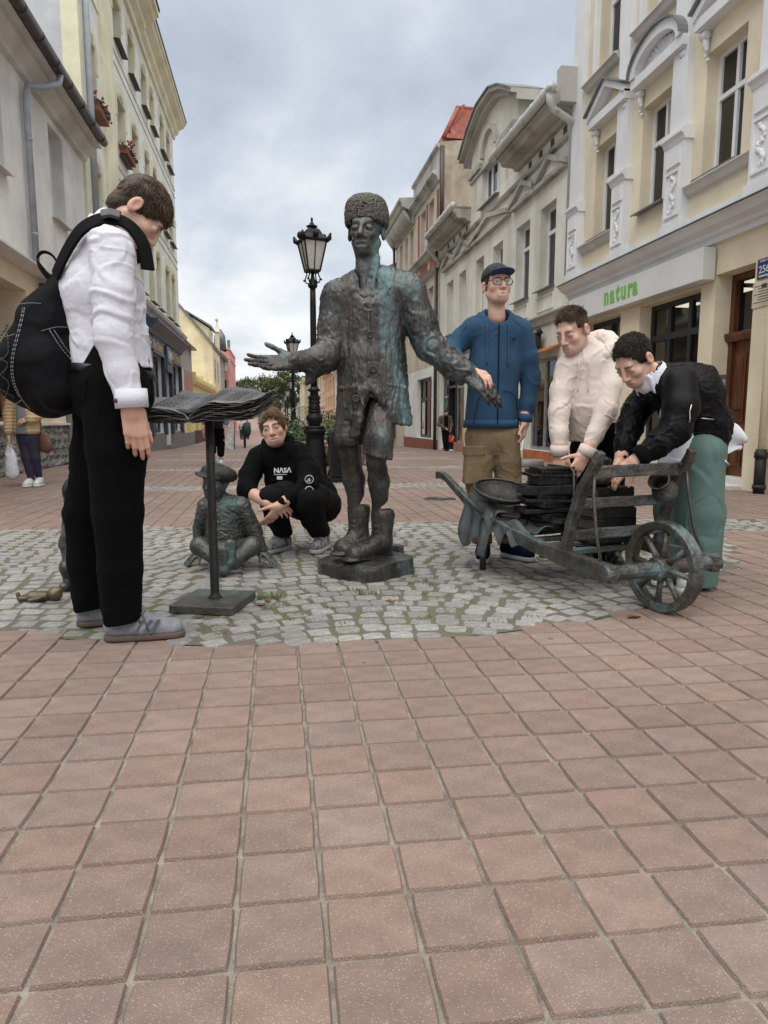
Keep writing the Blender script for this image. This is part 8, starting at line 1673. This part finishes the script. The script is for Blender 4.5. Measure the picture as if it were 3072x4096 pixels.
sd = Sdf(.0065, .006); sd.cone(v(.05, .04, .72), v(.04, .04, .62), .135, .145, .03); sd.chain([v(.02, -.04, .66), v(.04, -.05, .37), v(.04, -.04, .03)], [.120, .112, .105], .02); sd.chain([v(.0, .11, .66), v(-.02, .10, .37), v(-.01, .10, .04)], [.115, .108, .100], .02); sd.plane(v(.02, 0, .012), v(0, 0, -1), .004, .3); cloth('trousers', sd, m_teal, E_p, .011, (10, 10, 3), 33.)
for heel, toe in (((.04, .03, 0), (-.08, -.17, 0)), ((-.02, .16, 0), (-.14, -.02, 0))): shoe(E_p, heel, toe, mat('white_leather', (.60, .60, .60), .5), m_wsole, h=.06)
# ------------------------------------------------------------------ passers-by in the background
m_tan = fabric('tan_quilted_nylon', (.50, .37, .21), .6); m_nvl = fabric('navy_leggings', (.022, .018, .045), .8); m_brl = mat('brown_leather', (.12, .05, .03), .5, var=.25)
Wm = place('person', (-3.01, 9.2), 'woman in a tan quilted jacket and navy leggings carrying bags behind the backpack', 'person')
sd = Sdf(.011); sd.cone(v(.0, 0, 1.10), v(-.02, 0, .72), .15, .165, .04, flat=(VX, .75)); sd.cone(v(-.16, 0, 1.16), v(.14, 0, 1.16), .07, .07, .05); sd.chain([v(-.17, 0, 1.15), v(-.23, 0, .90), v(-.235, -.03, .64)], [.07, .065, .05], .02); sd.chain([v(.15, 0, 1.15), v(.21, -.02, .93), v(.10, -.14, .84)], [.07, .066, .055], .02); sd.plane(v(0, 0, .66), v(0, 0, -1), .006, .3)
child('jacket', displace(sd.mesh(1), lambda V, N: .010*np.abs(np.sin(V[:, 2]*75)) + .004*fbm(V*20, 2)), m_tan, Wm)
sd = Sdf(.009); sd.cone(v(-.02, -.09, 1.1), v(-.03, -.09, .68), .07, .08, .02, flat=(VX, .7)); sd.plane(v(0, 0, .655), v(0, 0, -1), .005, .3); child('sweater', sd.mesh(1), fabric('grey_knit', (.20, .20, .21), .95), Wm)
sd = Sdf(.009); sd.cone(v(-.02, 0, .70), v(-.02, 0, .60), .13, .13, .03, flat=(VX, .8)); sd.chain([v(-.07, 0, .62), v(-.04, -.02, .36), v(.0, -.02, .08)], [.085, .062, .038], .02); sd.chain([v(.04, 0, .62), v(.05, 0, .36), v(.06, .06, .10)], [.085, .062, .038], .02); cloth('leggings', sd, m_nvl, Wm, .004)
sdh = Sdf(.006); Rw = frame((-.1, -1, 0)); cw_ = v(0, -.01, 1.36); Tw = head_sdf(sdh, cw_, Rw, .95, neck=v(0, 0, 1.18)); hw = Sdf(.005); hand_sdf(hw, v(-.237, -.03, .62), v(0, 0, -1), v(1, .2, 0), v(0, -1, 0), .95, curl=(.6,)*4); hw.cone(v(-.236, -.03, .67), v(-.237, -.03, .61), .027, .025, .02); hw2 = Sdf(.006); hand_sdf(hw2, v(.10, -.14, .84), v(-.8, -.3, -.2), v(0, .6, -.6), v(0, -.5, .8), .95); person_body(Wm, (sdh, Tw, Rw, .95, cw_), [hw, hw2], core=[[(-.236,-.03,.67),(-.23,0,.9),(-.17,0,1.14),(0,0,1.16)],[(.10,-.14,.84),(.21,-.02,.93),(.15,0,1.14),(0,0,1.16)]], h=.007); hair(Wm, Tw, Rw, .95, m_hbr, 400, lambda l: .12, lambda l: (0, -.2, -1), wid=.006, seed=14)
for heel, toe in (((.0, .04, 0), (-.02, -.19, 0)), ((.07, .10, 0), (.09, -.12, 0))): shoe(Wm, heel, toe, mat('white_leather', (.6, .6, .6), .5), m_wsole, h=.07)
bg_ = empty('plastic_bag', (-3.24, 9.2, .1), 'white plastic carrier bag in the woman hand', 'bag'); bg_.location = Wm.location; bg_.rotation_euler = Wm.rotation_euler
sd = Sdf(.008); sd.cone(v(-.22, -.05, .36), v(-.22, -.05, .17), .07, .085, .03, flat=(VX, .6)); sd.cone(v(-.26, -.05, .40), v(-.24, -.05, .54), .03, .012, .02); sd.cone(v(-.19, -.05, .40), v(-.232, -.05, .54), .03, .012, .02); o = child('bag', displace(sd.mesh(1), folds(.010, (16, 16, 9), 2.)), mat('white_polythene', (.62, .64, .68), .35, var=.08), bg_)
hb = empty('handbag', (-2.86, 9.2, .5), 'brown leather shoulder bag at the woman hip', 'bag'); hb.location = Wm.location; hb.rotation_euler = Wm.rotation_euler
sd = Sdf(.008); sd.cone(v(.17, .02, .62), v(.19, .02, .50), .06, .085, .03, flat=(VX, .5)); sd.cone(v(.12, -.05, 1.16), v(.15, .0, .66), .014, .014, .01); child('bag', displace(sd.mesh(1), folds(.006, (12, 12, 12), 1.)), m_brl, hb)
Mn = place('person', (-1.06, 13.2), 'man in black three quarter trousers seen from behind, walking away past the lectern', 'person')
k = .71; S_ = lambda *p: v(*p)*k
sd = Sdf(.011); sd.cone(S_(0, 0, 1.36), S_(0, 0, 1.0), .19*k, .19*k, .04, flat=(VX, .7)); sd.chain([S_(-.2, 0, 1.42), S_(-.27, 0, 1.2), S_(-.30, .02, 1.10)], [.075*k, .07*k, .065*k], .02); sd.chain([S_(.2, 0, 1.42), S_(.26, 0, 1.2), S_(.27, 0, 1.10)], [.075*k, .07*k, .065*k], .02); sd.cone(S_(-.18, 0, 1.45), S_(.18, 0, 1.45), .07*k, .07*k, .04); cloth('shirt', sd, fabric('blue_shirt', (.10, .15, .30), .9), Mn, .006)
sd = Sdf(.010); sd.cone(S_(0, 0, .98), S_(0, 0, .86), .18*k, .19*k, .03, flat=(VX, .8)); sd.chain([S_(-.09, 0, .88), S_(-.10, -.06, .55), S_(-.11, .02, .36)], [.12*k, .10*k, .09*k], .02); sd.chain([S_(.09, 0, .88), S_(.10, .05, .55), S_(.10, .0, .30)], [.12*k, .10*k, .09*k], .02); cloth('shorts', sd, m_blackt, Mn, .008)
sd = Sdf(.010); sd.box(S_(0, -.15, 1.22), np.array((.15, .08, .24))*k, None, .03, .02); child('rucksack', displace(sd.mesh(1), folds(.006, (10, 10, 10))), m_pack, Mn)
sdh = Sdf(.006); Rm = frame((0, 1, 0)); cm_ = S_(0, 0, 1.66); Tm = head_sdf(sdh, cm_, Rm, k, neck=S_(0, 0, 1.45)); lm = Sdf(.007); lm.chain([S_(.27, 0, 1.1), S_(.25, 0, .95), S_(.24, -.02, .80)], [.045*k, .042*k, .034*k], .02); hand_sdf(lm, S_(.24, -.02, .80), v(0, 0, -1), v(-1, 0, 0), v(0, 1, 0), k, curl=(.4,)*4); lm2 = Sdf(.007); lm2.chain([S_(-.30, .02, 1.1), S_(-.33, .0, .98), S_(-.33, .0, .86)], [.045*k, .042*k, .034*k], .02); hand_sdf(lm2, S_(-.33, 0, .86), v(0, 0, -1), v(1, 0, 0), v(0, 1, 0), k); lg = Sdf(.007); lg.chain([S_(.10, .0, .36), S_(.10, .02, .10)], [.055*k, .042*k], .02); lg.chain([S_(-.11, .02, .4), S_(-.11, .12, .14)], [.055*k, .042*k], .02)
person_body(Mn, (sdh, Tm, Rm, k, cm_), [], [lm, lm2, lg], core=[[S_(.27,0,1.1),S_(.2,0,1.40),S_(0,0,1.42)],[S_(-.30,.02,1.1),S_(-.2,0,1.40),S_(0,0,1.42),S_(0,0,.9)],[S_(.10,0,.36),S_(.09,0,.8),S_(0,0,.9)],[S_(-.11,.02,.4),S_(-.09,0,.8),S_(0,0,.9)]], h=.007); hair(Mn, Tm, Rm, k, m_hdk, 250, lambda l: .02, flS, seed=3)
for heel, toe in (((.07, -.08, 0), (.08, .12, 0)), ((-.09, .02, .05), (-.09, .20, 0))): shoe(Mn, heel, toe, mat('white_leather', (.6, .6, .6), .5), m_wsole, h=.06)
band(Mn, 'sock', S_(.10, .02, .14), np.eye(3), .036, .036, .05, mat('turquoise_sock', (.05, .35, .45), .9), .004)
Dm = place('person', (4.92, 19.6), 'man in an olive jacket looking down in the shop doorway beyond the statue', 'person', rot=.15)
k = .72
sd = Sdf(.010); sd.cone(S_(0, 0, 1.34), S_(0, 0, .95), .17*k, .18*k, .04, flat=(VX, .75)); sd.cone(S_(-.17, 0, 1.40), S_(.17, 0, 1.40), .075*k, .075*k, .04); sd.chain([S_(-.2, 0, 1.38), S_(-.28, -.02, 1.12), S_(-.08, -.2, .98)], [.078*k, .072*k, .055*k], .02); sd.chain([S_(.2, 0, 1.38), S_(.26, 0, 1.12), S_(.20, -.12, .98)], [.078*k, .072*k, .055*k], .02); cloth('jacket', sd, fabric('olive_cotton', (.085, .075, .055), .9), Dm, .007)
sd = Sdf(.009); sd.cone(S_(0, -.09, 1.40), S_(0, -.10, .90), .085*k, .09*k, .02, flat=(VX, .8)); child('t_shirt', sd.mesh(1), m_hood, Dm)
sd = Sdf(.009); sd.cone(S_(0, 0, .95), S_(0, 0, .86), .15*k, .155*k, .03, flat=(VX, .8)); sd.chain([S_(-.07, 0, .86), S_(-.05, -.03, .48), S_(.0, .0, .06)], [.09*k, .07*k, .05*k], .02); sd.chain([S_(.08, 0, .86), S_(.10, -.02, .48), S_(.10, .03, .06)], [.09*k, .07*k, .05*k], .02); cloth('trousers', sd, m_jean, Dm, .005)
sdh = Sdf(.006); Rm = frame((.1, -.9, -.5)); cm_ = S_(.02, -.05, 1.60); Tm = head_sdf(sdh, cm_, Rm, k, neck=S_(0, 0, 1.40)); h1 = Sdf(.006); hand_sdf(h1, S_(-.07, -.21, .975), v(.8, -.1, -.4), v(0, .7, -.5), v(0, -.5, .8), k); h2 = Sdf(.006); hand_sdf(h2, S_(.20, -.13, .96), v(-.1, -.1, -1), v(-1, 0, 0), v(0, -1, 0), k, curl=(.5,)*4); person_body(Dm, (sdh, Tm, Rm, k, cm_), [h1, h2], closed=.8, core=[[S_(-.07,-.21,.975),S_(-.27,-.02,1.12),S_(-.19,0,1.37),S_(0,0,1.39)],[S_(.20,-.13,.96),S_(.25,0,1.12),S_(.19,0,1.37),S_(0,0,1.39)]], h=.007); hair(Dm, Tm, Rm, k, m_hdk, 250, lambda l: .025, flS, seed=4)
for heel, toe in (((.0, .03, 0), (-.03, -.16, 0)), ((.07, .06, 0), (.09, -.13, 0))): shoe(Dm, heel, toe, m_black, m_wsole, h=.05)
rb = empty('gift_bag', (5.05, 19.5, .2), 'red patterned gift bag held by the man in the doorway', 'bag'); rb.location = Dm.location; rb.rotation_euler = Dm.rotation_euler
mb = MB(); mb.hexa([(.07, -.16, .30), (.23, -.16, .30), (.23, -.08, .30), (.07, -.08, .30), (.08, -.15, .50), (.22, -.15, .50), (.22, -.09, .50), (.08, -.09, .50)]); mb.tube([(.11, -.12, .50), (.14, -.12, .60), (.19, -.12, .50)], .006, 5); o = mb.build('bag', mat('red_gift_paper', (.45, .02, .03), .5, col2=(.55, .50, .46), scale=9, ramp=(.40, .44))); o.parent = rb
def tiny(x, y, label, c1, c2, seed):
    r = place('person', (x, y), label, 'person', 'people far down the street'); k_ = .74; sd = Sdf(.02); T_ = lambda *p: v(*p)*k_
    sd.cone(T_(0, 0, 1.35), T_(0, 0, .95), .17*k_, .17*k_, .03, flat=(VX, .7)); sd.chain([T_(-.2, 0, 1.38), T_(-.25, 0, .95)], [.07*k_, .05*k_]); sd.chain([T_(.2, 0, 1.38), T_(.25, 0, .95)], [.07*k_, .05*k_]); child('top', sd.mesh(1), fabric('tiny_top_%d' % seed, c1), r)
    sd = Sdf(.02); sd.chain([T_(-.08, 0, .95), T_(-.08, .08, .05)], [.11*k_, .06*k_]); sd.chain([T_(.08, 0, .95), T_(.09, -.08, .05)], [.11*k_, .06*k_]); child('trousers', sd.mesh(1), fabric('tiny_leg_%d' % seed, c2), r)
    sd = Sdf(.02); sd.ell(T_(0, 0, 1.63), np.array((.08, .10, .12))*k_); sd.cone(T_(0, 0, 1.55), T_(0, 0, 1.4), .05*k_, .05*k_); child('head', sd.mesh(1), mat('far_skin', (.45, .28, .2), .6), r); sd = Sdf(.02); sd.ell(T_(0, .02, 1.68), np.array((.09, .10, .09))*k_); child('hair', sd.mesh(1), m_hdk.copy() if False else m_gutter, r)
tiny(-2.0, 44, 'distant walker in white on the left side of the street', (.55, .53, .52), (.05, .05, .06), 1); tiny(-1.65, 44.6, 'distant walker in dark clothes beside the one in white', (.12, .10, .12), (.04, .04, .05), 2); tiny(2.4, 52, 'distant walker in beige near the far houses', (.4, .33, .25), (.08, .08, .1), 3)
